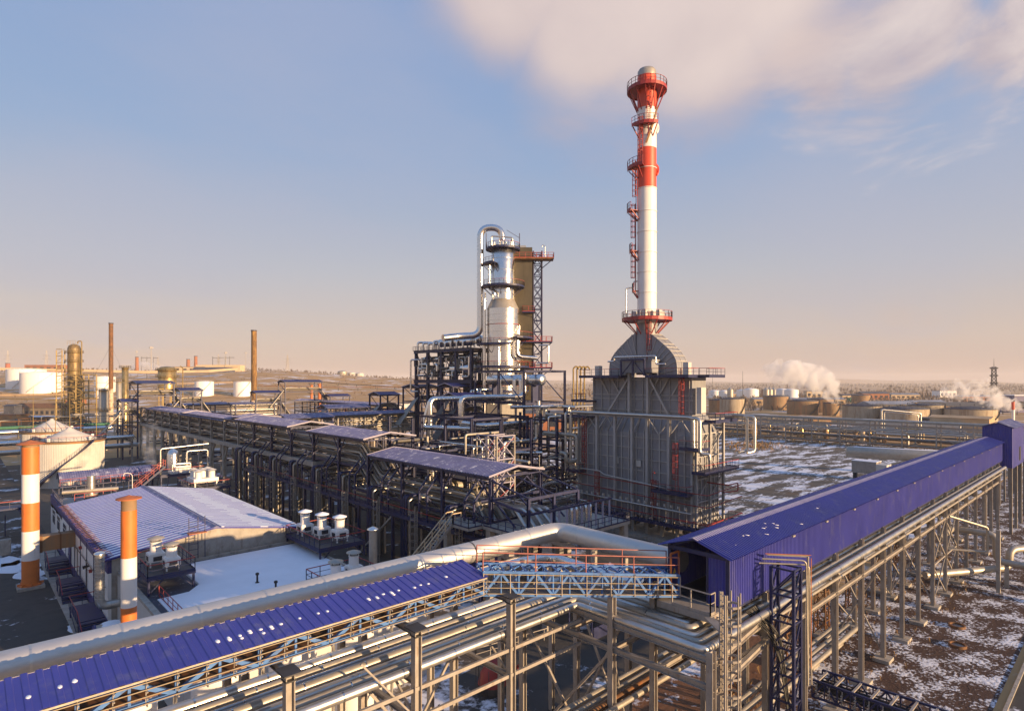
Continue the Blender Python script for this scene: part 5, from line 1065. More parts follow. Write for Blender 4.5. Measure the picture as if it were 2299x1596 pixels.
for x in (56.3, 67.7):
    for y in (136.6, 142.6): part(MB().ibeam((x, y, 0), (x, y, 15.9), .4, .4, (0, 1, 0), .05), 'column', LAV, m)
part(MB().beam((56.3, 136.6, 15.6), (56.3, 142.6, 15.6), .3, .5).beam((67.7, 136.6, 15.6), (67.7, 142.6, 15.6), .3, .5).beam((56.3, 136.6, 11), (67.7, 136.6, 15), .2, .2), 'beam', LAV, m)
m = thing('roof_frame', 'second gabled frame with dusted roof, behind the snow-lit one', 'canopy', (80, 153, 0)); gable_roof('x', 73, 86, 150.5, 156.5, 17.6, 18.5, m)
for x in (73.3, 85.7):
    for y in (150.7, 156.3): part(MB().ibeam((x, y, 0), (x, y, 17.2), .4, .4, (0, 1, 0), .05), 'column', LAV, m)
part(MB().beam((73.3, 150.7, 17.1), (73.3, 156.3, 17.1), .3, .5).beam((85.7, 150.7, 17.1), (85.7, 156.3, 17.1), .3, .5), 'beam', LAV, m)
# lattice stair tower in the middle
t = thing('stair_tower', 'grey cross-braced lattice stair tower with red rails behind the nearest frosted roof', 'stair tower', (59, 66, 0))
for (x, y) in ((57, 64), (60.5, 64), (57, 68.5), (60.5, 68.5)): part(MB().beam((x, y, 0), (x, y, 17), .18, .18), 'post', GALV, t)
m = MB()
for k in range(5):
    z0, z1 = 3.4*k, 3.4*(k+1)
    for (a, b) in (((57, 64), (57, 68.5)), ((57, 64), (60.5, 64)), ((57, 66.2), (60.5, 66.2))): m.beam((*a, z0), (*b, z1), .12, .12); m.beam((*b, z0), (*a, z1), .12, .12); m.beam((*a, z1), (*b, z1), .16, .16)
part(m, 'brace', LAV, t); m = MB()
for k in range(5): m.beam((57, 64, 3.4*k + 1.1), (60.5, 64, 3.4*k + 3), .08, .08); m.beam((57, 66, 3.4*k + 1), (60, 68, 3.4*k + 2.4), .08, .08)
part(m, 'handrail', RED, t)
# ------------------------------------------------------------------ pipework between the middle rack and the furnace
pb = thing('pipework', 'dense silver pipework in a navy steel frame between the middle rack and the furnace', 'pipework', (68, 80, 0))
PXS, PYS = (58, 65, 72, 78.5), (72, 79.5, 87, 94.5)
for x in PXS:
    for y in PYS:
        h = 13.5 if x < 60 and y < 80 else 18.5; part(MB().ibeam((x, y, 0), (x, y, h), .4, .42, (1, 0, 0), .06), 'column', NAVY, pb)
m = MB()
for z in (5.5, 9.5, 13.4, 18.3):
    for x in PXS:
        if z < 14 or x > 60: m.ibeam((x, 79.5 if z > 14 else 72, z), (x, 94.5, z), .25, .35)
    for y in PYS:
        if z < 14 or y > 75: m.ibeam((58 if z < 14 else 65, y, z), (78.5, y, z), .25, .35)
part(m, 'beam', NAVY, pb); m = MB()
for (a, b) in (((58, 72), (58, 79.5)), ((65, 72), (72, 72)), ((58, 87), (58, 94.5)), ((65, 94.5), (72, 94.5)), ((72, 72), (78.5, 72))): m.beam((*a, 5.6), (*b, 9.4), .14, .14); m.beam((*b, 9.6), (*a, 13.3), .14, .14)
part(m, 'brace', NAVY, pb)
R = random.Random(11)
for i in range(58):
    r = R.choice([.1, .14, .14, .2, .28, .34]); x = R.uniform(56, 79); y = R.uniform(69, 95); z = R.choice([1.2, 3, 4.2, 6.3, 7.4, 8.6, 10.4, 11.4, 12.5, 14.4]) + R.uniform(-.2, .3); P = [V((x, y, z))]; ax = R.choice('xy')
    for k in range(R.randint(2, 5)):
        p = P[-1].copy()
        if k % 2 == 0: 
            L = R.uniform(3, 12) * R.choice((-1, 1))
            if ax == 'x': p.x = min(79.2, max(55, p.x + L))
            else: p.y = min(97, max(68, p.y + L))
            ax = 'y' if ax == 'x' else 'x'
        else: p.z = min(17, max(.6, p.z + R.uniform(1.2, 4.5) * R.choice((-1, 1))))
        if (p - P[-1]).length > 1: P.append(p)
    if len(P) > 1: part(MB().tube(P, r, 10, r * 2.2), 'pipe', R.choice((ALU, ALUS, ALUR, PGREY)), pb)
for P, r in (([(56.5, 80, .6), (56.5, 80, 11.4), (62, 80, 11.4), (74, 80, 11.8), (78.8, 76, 11.8)], .38), ([(56, 76, 3), (56, 76, 5.4), (56.0, 74.5, 5.4), (62, 73, 5.4), (62, 73, 7)], .3), ([(60, 70.5, 6.2), (68, 70.5, 6.2), (74, 70, 7.4), (79.4, 70, 7.2)], .26), ([(57, 70, 1), (57, 70, 3.6), (66, 69, 3.6), (70, 69, 3.6), (70, 69, .4)], .22), ([(62, 69.6, .5), (62, 69.6, 4.8), (73, 69.6, 5.0), (76, 69.6, 5.6), (79.3, 69.6, 5.6)], .2)):
    part(MB().tube(P, r, 12, r * 2), 'pipe', ALUS, pb)
for P, r in (([(68, 96, 8), (68, 96, 21.4), (77, 96, 21.4), (84, 92, 21.4)], .55), ([(68, 96, 20.9), (67, 97, 15.9), (72, 88, 15.9), (86, 84, 16.2), (86, 84, 21)], .5), ([(71, 90, 16.8), (71, 90, 21.8), (80, 88, 21.8), (84, 86, 21.8), (84, 86, 26.5)], .55), ([(71, 90, 17), (73, 86, 16.5), (86, 82, 17), (86, 82, 20)], .5), ([(77, 82.5, 20), (86, 80, 20), (86, 74, 20)], .32)):
    part(MB().tube(P, r, 16, r * 2.2), 'large_pipe', ALUS, pb)
part(MB().box((58.2, 72.2, 9.2), (71.5, 87, 9.28)).box((65.2, 79.6, 13.2), (78.3, 94.3, 13.28)).box((58.2, 79.6, 5.2), (78.3, 94.3, 5.28)), 'deck', DGREY, pb)  # dark plates added to block light and darken the pipework
for y, x0, x1, z, r in ((74, 60, 66, 6.6, .8), (82, 59, 68, 6.8, 1.0), (85, 68, 77, 6.7, .9), (90, 60, 70, 10.6, .9), (76, 67, 73, 10.6, .7)): part(MB().hcyl((x0, y, z), (x1, y, z), r, 18), 'exchanger', ALUR, pb)
def thicket(name, lb, loc, bx, n, zs, seed, cols, mats=None):
    t = thing('pipework', lb, 'pipework', loc); (x0, x1), (y0, y1) = bx; q = random.Random(seed)
    for x, y, h in cols: part(MB().ibeam((x, y, 0), (x, y, h), .36, .4, (1, 0, 0), .06), 'column', NAVY, t)
    for z in zs[1:]:
        m = MB()
        for x in sorted({c[0] for c in cols}): m.ibeam((x, y0, z - .3), (x, y1, z - .3), .22, .32)
        for y in sorted({c[1] for c in cols}): m.ibeam((x0, y, z - .3), (x1, y, z - .3), .22, .32)
        part(m, 'beam', NAVY, t)
    for i in range(n):
        r = q.choice([.1, .14, .18, .24, .3]); z = q.choice(zs) + q.uniform(.1, .5); x, y = q.uniform(x0, x1), q.uniform(y0, y1); P = [V((x, y, z))]
        for k in range(q.randint(2, 4)):
            p = P[-1].copy(); w = (k + i) % 3
            if w == 0: p.x = q.uniform(x0, x1)
            elif w == 1: p.y = q.uniform(y0, y1)
            else: p.z = min(zs[-1] + 2, max(.5, p.z + q.uniform(1.5, 5) * q.choice((-1, 1))))
            if (p - P[-1]).length > .8: P.append(p)
        if len(P) > 1: part(MB().tube(P, r, 8, r * 2.2), 'pipe', q.choice(mats or (ALU, ALUR, PGREY, PGREY, ALUS)), t)
    return t
thicket('pipework', 'tall pipework with navy columns between the drum frame and the furnace', (88, 77, 0), ((79.5, 97), (71.5, 83)), 62, [1, 4, 7.5, 11, 14.5, 18], 4, [(x, y, 19) for x in (80, 88, 96) for y in (72, 77.5, 83)])
thicket('pipework', 'low pipework and pumps on the ground in front of the furnace left corner', (66, 66, 0), ((58, 77), (61, 71)), 44, [.8, 2.6, 4.6], 8, [(x, y, 4.6) for x in (60, 66, 72) for y in (62, 69)])
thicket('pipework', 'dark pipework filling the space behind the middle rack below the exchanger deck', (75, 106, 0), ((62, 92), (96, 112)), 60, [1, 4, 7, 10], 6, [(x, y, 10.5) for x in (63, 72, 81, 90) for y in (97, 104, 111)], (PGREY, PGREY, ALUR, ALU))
# vessel deck between the column and the furnace
vd = thing('vessel_frame', 'navy portal frame holding a horizontal silver drum right of the silver column', 'steel frame', (88, 92, 0))
for x in (82, 94):
    for y in (84, 91.5, 99): part(MB().ibeam((x, y, 0), (x, y, 27.2), .38, .4, (1, 0, 0), .06), 'column', NAVY, vd)
m = MB()
for z in (14, 20.5, 27): 
    for x in (82, 94): m.ibeam((x, 84, z), (x, 99, z), .25, .4)
    for y in (84, 91.5, 99): m.ibeam((82, y, z), (94, y, z), .25, .4)
m.beam((82, 84, 20.6), (82, 91.5, 26.8), .16, .16).beam((94, 84, 20.6), (94, 91.5, 26.8), .16, .16).beam((82, 99, 14.2), (82, 91.5, 20.2), .16, .16); part(m, 'beam', NAVY, vd)
part(MB().rail([(82, 84, 20.7), (82, 99, 20.7)], 1.1, 1.4, .06, True, True), 'railing', NAVY, vd); part(MB().box((82, 84, 20.4), (94, 99, 20.5)).box((82.2, 84, 13.9), (94, 99, 13.95)), 'deck', DGREY, vd)
t = thing('horizontal_drum', 'shiny horizontal silver drum in the navy portal frame', 'drum', (88, 90, 25)); part(MB().hcyl((85.5, 98, 25.2), (85.5, 82.5, 25.2), 1.15, 24), 'shell', ALUS, t); part(MB().tube([(85.5, 93.5, 24.6), (84.2, 93.5, 25.8), (84.2, 93.5, 20)], .5, 14, 1).tube([(85.5, 89, 24.6), (84.2, 89, 25.8), (84.2, 89, 20)], .5, 14, 1).tube([(85.5, 87.2, 24.6), (84.2, 87.2, 25.8), (84.2, 87.2, 20)], .45, 14, 1), 'nozzle_pipe', ALUS, t); part(MB().cbox((85.5, 84.5, 20.5), (1.6, .5, 4)).cbox((85.5, 96.5, 20.5), (1.6, .5, 4)), 'saddle', NAVY, t)
m = MB()
for i in range(4): m.tube([(91 + i*.9, 79 - .2*i, 14), (91 + i*.9, 79 - .2*i, 27.6), (91.6 + i*.9, 78.6 - .2*i, 28), (91.9 + i*.9, 78.3 - .2*i, 27.4)], .16, 8, .5)
solo(m, 'vent_stack', OCHRE, 'row of thin hooked vent pipes rising between drum and furnace', 'vent pipes', (92, 79, 14))
# ------------------------------------------------------------------ silver column, its deck and the panelled tower behind
RX_, RY_ = 100.9, 111.0; lt = V((-.7296, .684, 0)); fw = V((-.684, -.7296, 0))
rc = thing('distillation_column', 'tall shiny silver column with an inverted U pipe over its top', 'column', (RX_, RY_, 20))
part(MB().lathe((RX_, RY_, 19), [(4.05, 0), (4.05, 24)], 56).lathe((RX_, RY_, 45.4), [(2.9, 0), (2.9, 12.2), (2.5, 12.9), (1.4, 13.3), (.02, 13.4)], 56, True), 'shell', ALUS, rc)
part(MB().lathe((RX_, RY_, 43), [(4.08, 0), (2.92, 2.4)], 56, True, 0, 360, False), 'cone_section', ALUR, rc)
m = MB()
for z in (23, 27, 31, 35, 37.2, 40, 41.4): m.lathe((RX_, RY_, z), [(4.05, 0), (4.09, 0), (4.09, .07), (4.05, .07)], 56, False)
for z in (47, 50, 52.6, 55.5): m.lathe((RX_, RY_, z), [(2.9, 0), (2.94, 0), (2.94, .07), (2.9, .07)], 56, False)
part(m, 'seam', ALU, rc); part(MB().lathe((RX_, RY_, 39.0), [(4.05, 0), (4.18, 0), (4.18, .14), (4.05, .14)], 56, False), 'red_ring', RED, rc)
U = V((RX_, RY_, 0)); A_ = U + lt * 5.7
part(MB().tube([U + lt * .2 + V((0, 0, 57)), U + lt * .2 + V((0, 0, 63.6)), A_ + V((0, 0, 63.6)), A_ + V((0, 0, 36.5)), A_ + lt * 5 + V((0, 0, 36.3)), A_ + lt * 9 + fw * 3 + V((0, 0, 35.6))], .85, 24, 2.75, True, 10), 'overhead_pipe', ALUS, rc)
part(MB().tube([U + lt * 4.6 + fw * 1.5 + V((0, 0, 47)), U + lt * 4.6 + fw * 1.5 + V((0, 0, 20))], .42, 14).tube([U + lt * 3.4 + fw * 1.2 + V((0, 0, 54)), U + lt * 3.4 + fw * 1.2 + V((0, 0, 48)), U + lt * 2 + fw * 3.4 + V((0, 0, 47)), U + lt * 2 + fw * 3.4 + V((0, 0, 46))], .28, 10, .5).tube([U + fw * 4.4 + lt * 1.0 + V((0, 0, 35)), U + fw * 4.6 + lt * 1.0 + V((0, 0, 20))], .35, 12).tube([U + fw * 4.2 - lt * 3.6 + V((0, 0, 35)), U + fw * 4.2 - lt * 3.6 + V((0, 0, 31)), U + fw * 3.0 - lt * 8.4 + V((0, 0, 30.6))], .5, 14, 1.2).tube([U - lt * 9 + V((0, 0, 34)), U - lt * 11.5 + V((0, 0, 34)), U - lt * 11.5 + V((0, 0, 29.5)), U - lt * 8.5 + V((0, 0, 29.5))], .2, 8, .4), 'side_pipe', ALUS, rc)
m = MB()
for z, a, b in ((33, -3.8, 3.4), (30, -3.9, 3.2), (27, -3.5, 3.6), (36.6, -4.0, 2.4)):
    p = U - lt * 3.8 + fw * 1.6 + V((0, 0, z)); m.cyl(p, .6, 1.3, 12); m.cyl(p + V((.5, .2, 1.2)), .35, 1.0, 10); m.cyl(p + V((-.8, -.6, 0)), .3, .9, 10)
part(m, 'valve', ALUS, rc)
def cplat(z, ri, ro, a0, a1, par, mt=NAVY):
    n = max(4, int((a1 - a0) / 12)); A = [rad(a0 + (a1 - a0) * k / n) for k in range(n + 1)]; m = MB()
    for a, b in zip(A, A[1:]):
        q = [(RX_ + r * math.cos(t), RY_ + r * math.sin(t)) for r, t in ((ri, a), (ro, a), (ro, b), (ri, b))]; m.prism([(x, y, z - .12) for x, y in q], (0, 0, .12)); m.beam((*q[1], z - .15), (*q[2], z - .15), .08, .35)
    for a in A[::3]: m.beam((RX_ + ro * .95 * math.cos(a), RY_ + ro * .95 * math.sin(a), z - .2), (RX_ + ri * math.cos(a), RY_ + ri * math.sin(a), z - 2.2), .14, .14)
    d = part(m, 'platform', mt, par); P = [(RX_ + ro * math.cos(a), RY_ + ro * math.sin(a), z) for a in A]; part(MB().rail(P, 1.2, 1.2, .06, True, True), 'railing', mt, d); part(MB().rail(P, 1.22, 9, .07, False, False, True, False), 'handrail', RED, d); return d
cplat(58.2, .3, 4.3, 60, 345, rc); cplat(54.3, 2.95, 5.2, 120, 200, rc); cplat(48.7, 2.95, 5.4, 110, 350, rc); cplat(34.2, 4.1, 6.6, 110, 245, rc); cplat(35.8, 4.1, 7.5, 255, 350, rc); cplat(28.6, 4.1, 6.6, 110, 345, rc); cplat(22.6, 4.1, 6.5, 110, 345, rc)
m = MB(); 
for k in range(9): p = U + lt * R.uniform(-3, 3) + fw * R.uniform(-2, 3); m.cyl((p.x, p.y, 58.25), R.uniform(.15, .4), R.uniform(.8, 2.2), 10)
m.tube([U + lt * 2.8 + fw * 2 + V((0, 0, 58.4)), U + lt * 2.8 + fw * 2 + V((0, 0, 61)), U - lt * 2.4 + fw * 2 + V((0, 0, 60.6)), U - lt * 2.4 + fw * 2 + V((0, 0, 58.4))], .2, 8, .5); part(m, 'top_fitting', ALU, rc)
m = MB()
for a in (-4.2, 4.2):
    p = U - lt * a + V((0, 0, 58)); m.beam(p, p + V((0, 0, 4.2)), .14, .14)
m.beam(U - lt * 4.2 + V((0, 0, 61)), U - lt * 1 + fw*3 + V((0, 0, 62.2)), .09, .09); part(m, 'davit', NAVY, rc)
t = thing('column_pedestal', 'dark octagonal concrete pedestal and frame under the silver column', 'pedestal', (RX_, RY_, 0)); part(MB().lathe((RX_, RY_, 14), [(5.2, 0), (5.2, 5.2)], 8, False), 'drum', CONC, t); m = MB()
for k in range(8): a = k * math.pi / 4 + .39; m.cbox((RX_ + 4.4 * math.cos(a), RY_ + 4.4 * math.sin(a), 0), (1, 1, 14))
part(m, 'column', CONC, t)
# panelled tower behind
bt = thing('panel_tower', 'beige panelled box tower with a lattice ladder shaft behind the silver column', 'tower', (108, 108, 0)); tq = U - lt * 4.9 - fw * 4.5
ang = rad(YAW)
def rbox(m, c, du, dv, z0, z1):
    u, v = -lt, -fw; q = [c + u * a * du / 2 + v * b * dv / 2 for a, b in ((-1, -1), (1, -1), (1, 1), (-1, 1))]; m.prism([(p.x, p.y, z0) for p in q], (0, 0, z1 - z0)); return m
part(rbox(MB(), tq, 5.2, 4.0, 18, 59.2), 'panel', mat('beige_panel', (.125, .105, .07), .35, .5, .3, .12, dirt=(.07, .06, .04), amt=.45, dsc=(.3, .3, .06)), bt)
m = MB(); c0_ = tq - lt * 4.0
for a in (-1, 1):
    for b in (-1, 1): p = c0_ - lt * a * 1.1 + fw * b * 1.1; m.beam((p.x, p.y, 0), (p.x, p.y, 58.5), .28, .28)
for k in range(20):
    z0, z1 = k * 2.9, (k + 1) * 2.9
    for b in (-1, 1):
        p, q = c0_ + lt * 1.1 + fw * b * 1.1, c0_ - lt * 1.1 + fw * b * 1.1; m.beam((p.x, p.y, z0), (q.x, q.y, z1), .16, .16); m.beam((q.x, q.y, z0), (p.x, p.y, z1), .16, .16); m.beam((p.x, p.y, z1), (q.x, q.y, z1), .2, .2)
part(m, 'ladder_shaft', NAVY, bt)
for z, l0, l1, w in ((56.2, -5.5, 9.0, 3.4), (35.0, 0, 8.6, 3.2), (28.4, 0, 8.6, 3.2), (42.6, 1.0, 4.2, 3.2)):
    c_ = tq - lt * ((l0 + l1) / 2 - 1) ; d = part(rbox(MB(), c_ + fw * 2.2, l1 - l0, w, z - .3, z), 'platform', RUST if z > 50 else NAVY, bt); u, v = -lt, -fw; q = [c_ + fw * 2.2 + u * a * (l1 - l0) / 2 + v * b * w / 2 + V((0, 0, z)) for a, b in ((-1, -1), (1, -1), (1, 1), (-1, 1), (-1, -1))]
    part(MB().rail(q, 1.3, 1.4, .08, True, True), 'railing', RED, d); part(MB().beam(q[1] - V((0, 0, .2)), c0_ + V((0, 0, z - 3)), .16, .16), 'bracket', NAVY, d)
part(rbox(MB(), tq + lt * 1.5, 5, 3, 59.2, 59.8).tube([tq - lt * 6 + V((0, 0, 56.2)), tq - lt * 6 + V((0, 0, 60)), tq - lt * 5.3 + V((0, 0, 60.3)), tq - lt * 5.2 + V((0, 0, 59.6))], .08, 6, .3), 'top_fitting', ALU, bt)
# exchanger deck left of the column
xd = thing('exchanger_deck', 'navy steel deck crowded with silver exchangers left of the silver column', 'steel deck', (100, 130, 0)); DX0, DX1, DY0, DY1 = 96, 105, 117.5, 143.5
for x in (DX0 + .5, DX0 + 4.5, DX1 - .5):
    for y in (118, 124.4, 130.8, 137.2, 143): part(MB().ibeam((x, y, 0), (x, y, 33.2), .7, .75, (1, 0, 0), .12), 'column', NAVY, xd)
m = MB().box((DX0, DY0, 24.8), (DX1, DY1, 25.2)).box((DX0, DY0, 33.2), (DX1, DY1, 33.5))
for z in (24.7, 33.1, 16):
    for x in (DX0, DX1): m.ibeam((x, DY0, z), (x, DY1, z), .3, .7)
part(m, 'deck', NAVY, xd); m = MB()
for i, (a, b) in enumerate(((118, 124.4), (124.4, 130.8), (137.2, 143), (130.8, 137.2))):
    for z0, z1 in ((25.3, 33), (16, 24.6), (1, 15.8)): m.beam((DX0 + .5, a, z0), (DX0 + .5, b, z1), .2, .2); m.beam((DX0 + .5, b, z0), (DX0 + .5, a, z1), .2, .2)
part(m, 'brace', NAVY, xd)
lp = [(DX0 - .4, DY0, 0), (DX0 - .4, DY1, 0)]
for z in (25.2, 33.5): q = [(DX1, DY1, z), (DX0 - .3, DY1, z), (DX0 - .3, DY0, z)]; part(MB().rail(q, 1.2, 1.4, .07, True, True), 'railing', NAVY, xd)
for i, (x, y0, y1, z, r) in enumerate(((97.5, 119, 127, 28.2, 1.3), (101, 119, 130, 28.4, 1.4), (98, 131, 141, 31, .8), (99, 119, 131, 31.2, .9), (98.5, 120, 134, 35.4, 1.15), (102, 121, 136, 36, 1.2))): part(MB().hcyl((x, y0, z), (x, y1, z), r, 20), 'exchanger', ALUS, xd)
for i in range(9): y = 120 + i * 2.6; part(MB().tube([(99 + (i % 3), y, 33.8), (99 + (i % 3), y, 35.4 + .3*(i % 3)), (97, y + 2.2, 35.4 + .3*(i % 3)), (97, y + 2.2, 33.6)], .32, 12, .7), 'loop_pipe', ALUS, xd)
for i in range(40):
    y = R.uniform(119, 142); z = R.uniform(25.6, 32); p = [V((R.uniform(96, 104), y, z)), V((96.4, y, z)), V((96.4, y + R.uniform(-4, 4), z)), V((96.4, y, R.uniform(25.4, 32)))]; p[3].y = p[2].y; part(MB().tube(p, R.choice([.15, .22, .35]), 10, .5), 'pipe', R.choice((ALU, ALUS, PGREY)), xd)
part(MB().tube([(97, 141, 31), (95.2, 143.9, 31), (95.2, 143.9, 22), (96.5, 142, 22)], .24, 10, .6), 'pipe', ALUS, xd)
for i in range(5): part(MB().tube([(94.6, 116 - 1.3 * i, 14), (94.6, 116 - 1.3 * i, 22.6 + .3 * (i % 2)), (97, 115.4 - 1.3 * i, 22.6 + .3 * (i % 2)), (97, 115.4 - 1.3 * i, 17)], .3, 10, .6), 'pipe', ALUS, xd)
# ------------------------------------------------------------------ far left: old plant, tanks, hill
def gz(px, D, dz=0): p = pd(px, D); p.z = terr(p.x, p.y) + dz; return p
def tank(p, r, h, mt, lb, grp=None, stair=True, dome=.06, rails=True, base=None):
    t = thing('storage_tank', lb, 'tank', p, grp); x, y, z = p
    part(MB().lathe((x, y, z - 1.5), [(r, 0), (r, h + 1.5)], 40), 'shell', mt, t)
    part(MB().lathe((x, y, z + h), [(r + .15, -.15), (r + .15, .12), (r * .5, r * dome), (.02, r * dome * 1.4)], 40), 'roof', ROOFD if mt in (CONCT, RUSTT) else mt, t)
    if rails: part(MB().rail([(x + r * math.cos(k * math.pi / 12), y + r * math.sin(k * math.pi / 12), z + h) for k in range(25)], 1.2, 2.5, .1, False, False), 'railing', DGREY if mt in (CONCT, RUSTT) else TANKW, t)
    m = MB()
    for k in range(1, 4): m.lathe((x, y, z + h * k / 4), [(r, 0), (r + .06, 0), (r + .06, .12), (r, .12)], 40, False)
    part(m, 'hoop', mt, t)
    if stair:
        m = MB(); P = [V((x + (r + .5) * math.cos(rad(a)), y + (r + .5) * math.sin(rad(a)), z + h * (a - 225) / 70)) for a in range(225, 300, 5)]
        for a, b in zip(P, P[1:]): m.beam(a, b, .8, .25)
        m.rail(P, 1.1, 3, .08, False, False); part(m, 'stair', DGREY if mt in (CONCT, RUSTT) else TANKG, t)
    if base: part(MB().lathe((x, y, z - 1.6), [(r * 1.25, 0), (r * 1.15, 1.2)], 40), 'bund', base, t)
    return t
SANDW = mat('sandstone_wall', (.42, .30, .18), .9, 0, .2, .15)
tank(gz(94, 600), 17.6, 19.2, TANKW, 'biggest bright white tank on the far left, in front of its twin', stair=True)
tank(gz(60, 650), 17.6, 20, TANKW, 'white tank half hidden behind the biggest one on the far left')
q = gz(232, 545); tank(q, 6.5, 13, TANKW, 'white tank partly behind the left rusty chimney'); tank(gz(236, 590), 9, 15, TANKW, 'white tank hidden behind another by the left rusty chimney')
tank(gz(459, 560), 8.2, 12.8, TANKW, 'white tank alone on the slope between the two rusty chimneys'); tank(gz(546, 560), 8.2, 12.6, TANKW, 'white tank right beside the right rusty chimney')
w = gz(70, 575); m = MB(); a, b = gz(-60, 570), gz(190, 570); m.beam(a + V((0, 0, .4)), b + V((0, 0, .4)), 1.2, 2.6); solo(m, 'retaining_wall', SANDW, 'long sandy retaining wall below the biggest white tanks', 'wall', tuple(a))
for px, D, top, r, rb, lb in ((249.7, 330, 725, 1.05, 1.2, 'slim rusty steel chimney left of the arched towers, the left of two'), (570.7, 300, 741, 1.3, 2.1, 'thicker rusty chimney with flaking white bands at its foot, the right of two')):
    p = gz(px, D); H = 25 - (top - 855) / 1336 * D; t = thing('rusty_chimney', lb, 'chimney', tuple(p)); hm = p.z + (H - p.z) * (.36 if px < 300 else .3)
    part(MB().lathe((p.x, p.y, hm), [(r * 1.08, 0), (r, (H - hm))], 28), 'upper_shaft', RUST if px < 300 else mat('flaking_rust', (.16, .085, .03), .75, .1, .35, .5, dirt=(.45, .25, .06), amt=.5, dsc=(.7, .7, .12)), t)
    part(MB().lathe((p.x, p.y, p.z - 1), [(rb, 0), (r * 1.08 if px < 300 else rb * .78, hm - p.z + 1)], 28), 'lower_shaft', mat('flaking_white_brick', (.55, .45, .34), .8, 0, .2, .4, dirt=(.30, .13, .05), amt=.6, dsc=(.5, .5, .3)), t)
    part(MB().lathe((p.x, p.y, H - .6), [(r, 0), (r + .2, .1), (r + .2, .6), (r - .2, .6)], 24, False), 'crown', ROOFD, t)
    m = MB()
    for k in range(3): a = k * 2.1 + .5; m.tube([(p.x, p.y, p.z + (H - p.z) * .78), (p.x + 22 * math.cos(a), p.y + 22 * math.sin(a), p.z)], .04, 4)
    if px < 300: part(m, 'guy_wire', DGREY, t)
# old scaffolded column
p = gz(167, 330); p.z -= .5; t = thing('distillation_column', 'old ochre column wrapped in platforms with a scaffold stair tower, far left', 'column', tuple(p)); x, y = p.x, p.y
part(MB().lathe((x, y, p.z), [(3.1, 0), (3.1, 43.5), (2.5, 45), (1.2, 45.8), (.02, 46)], 28, True), 'shell', OLDC, t)
lat_ = V((.7296, -.684, 0)); sq = p + lat_ * 6.5
for i, z in enumerate((6, 11, 16, 21, 26, 31, 36, 41)):
    m = MB().lathe((x, y, p.z + z), [(3.1, 0), (4.4, 0), (4.4, .2), (3.1, .2)], 20, False); d = part(m, 'platform', OCHRE, t); part(MB().rail([(x + 4.4 * math.cos(k * .3142), y + 4.4 * math.sin(k * .3142), p.z + z) for k in range(21)], 1.2, 1.3, .1, True, False), 'railing', OCHRE, d)
m = MB()
p = p + fw * 4.6
for a in (-4, -1, 6.5, 13.5):
    for b in (-3, 3): qq = p + lat_ * a - fw * b; hh_ = 42 if a < 0 else 29; m.beam((qq.x, qq.y, p.z), (qq.x, qq.y, p.z + hh_), .3 if a < -2 else .5, .5)
for k in range(9):
    z = p.z + 3.2 * (k + 1); 
    for b in (-3, 3): m.beam(p - lat_ * 1 - fw * b + V((0, 0, z - p.z)), p + lat_ * 13.5 - fw * b + V((0, 0, z - p.z)), .45, .5)
    m.beam(p + lat_ * (4.5 if k % 2 else 11) + fw * 2.5 + V((0, 0, z - p.z - 3.2)), p + lat_ * (11 if k % 2 else 4.5) + fw * 2.5 + V((0, 0, z - p.z)), .7, .5)
    m.beam(p + lat_ * 4.5 + fw * 3 + V((0, 0, z - p.z + 1.1)), p + lat_ * 12 + fw * 3 + V((0, 0, z - p.z + 1.1)), .14, .14)
for k in range(12): z = 3.6 * k; m.beam(p - lat_ * 4 + fw * 3 + V((0, 0, z)), p - lat_ * 4 - fw * 3 + V((0, 0, z + 3.6)), .14, .14); m.beam(p - lat_ * 4 + fw * 3 + V((0, 0, z + 3)), p - lat_ * 1 + fw * 3 + V((0, 0, z + 3)), .4, .4)
part(m, 'stair_scaffold', OCHRE, t); p = p - fw * 4.6; m = MB(); m.tube([p + lat_ * 2 + V((0, 0, 46)), p + lat_ * 2 + V((0, 0, 47.5)), p + lat_ * 4.2 + V((0, 0, 47.5)), p + lat_ * 4.2 + V((0, 0, 5))], .3, 8, .8); m.rail([p + lat_ * 2.4 + fw * 2 + V((0, 0, 45)), p - lat_ * 2.4 + fw * 2 + V((0, 0, 45))], 2.6, 1.6, .12, True, False); part(m, 'overhead_pipe', OCHRE, t)
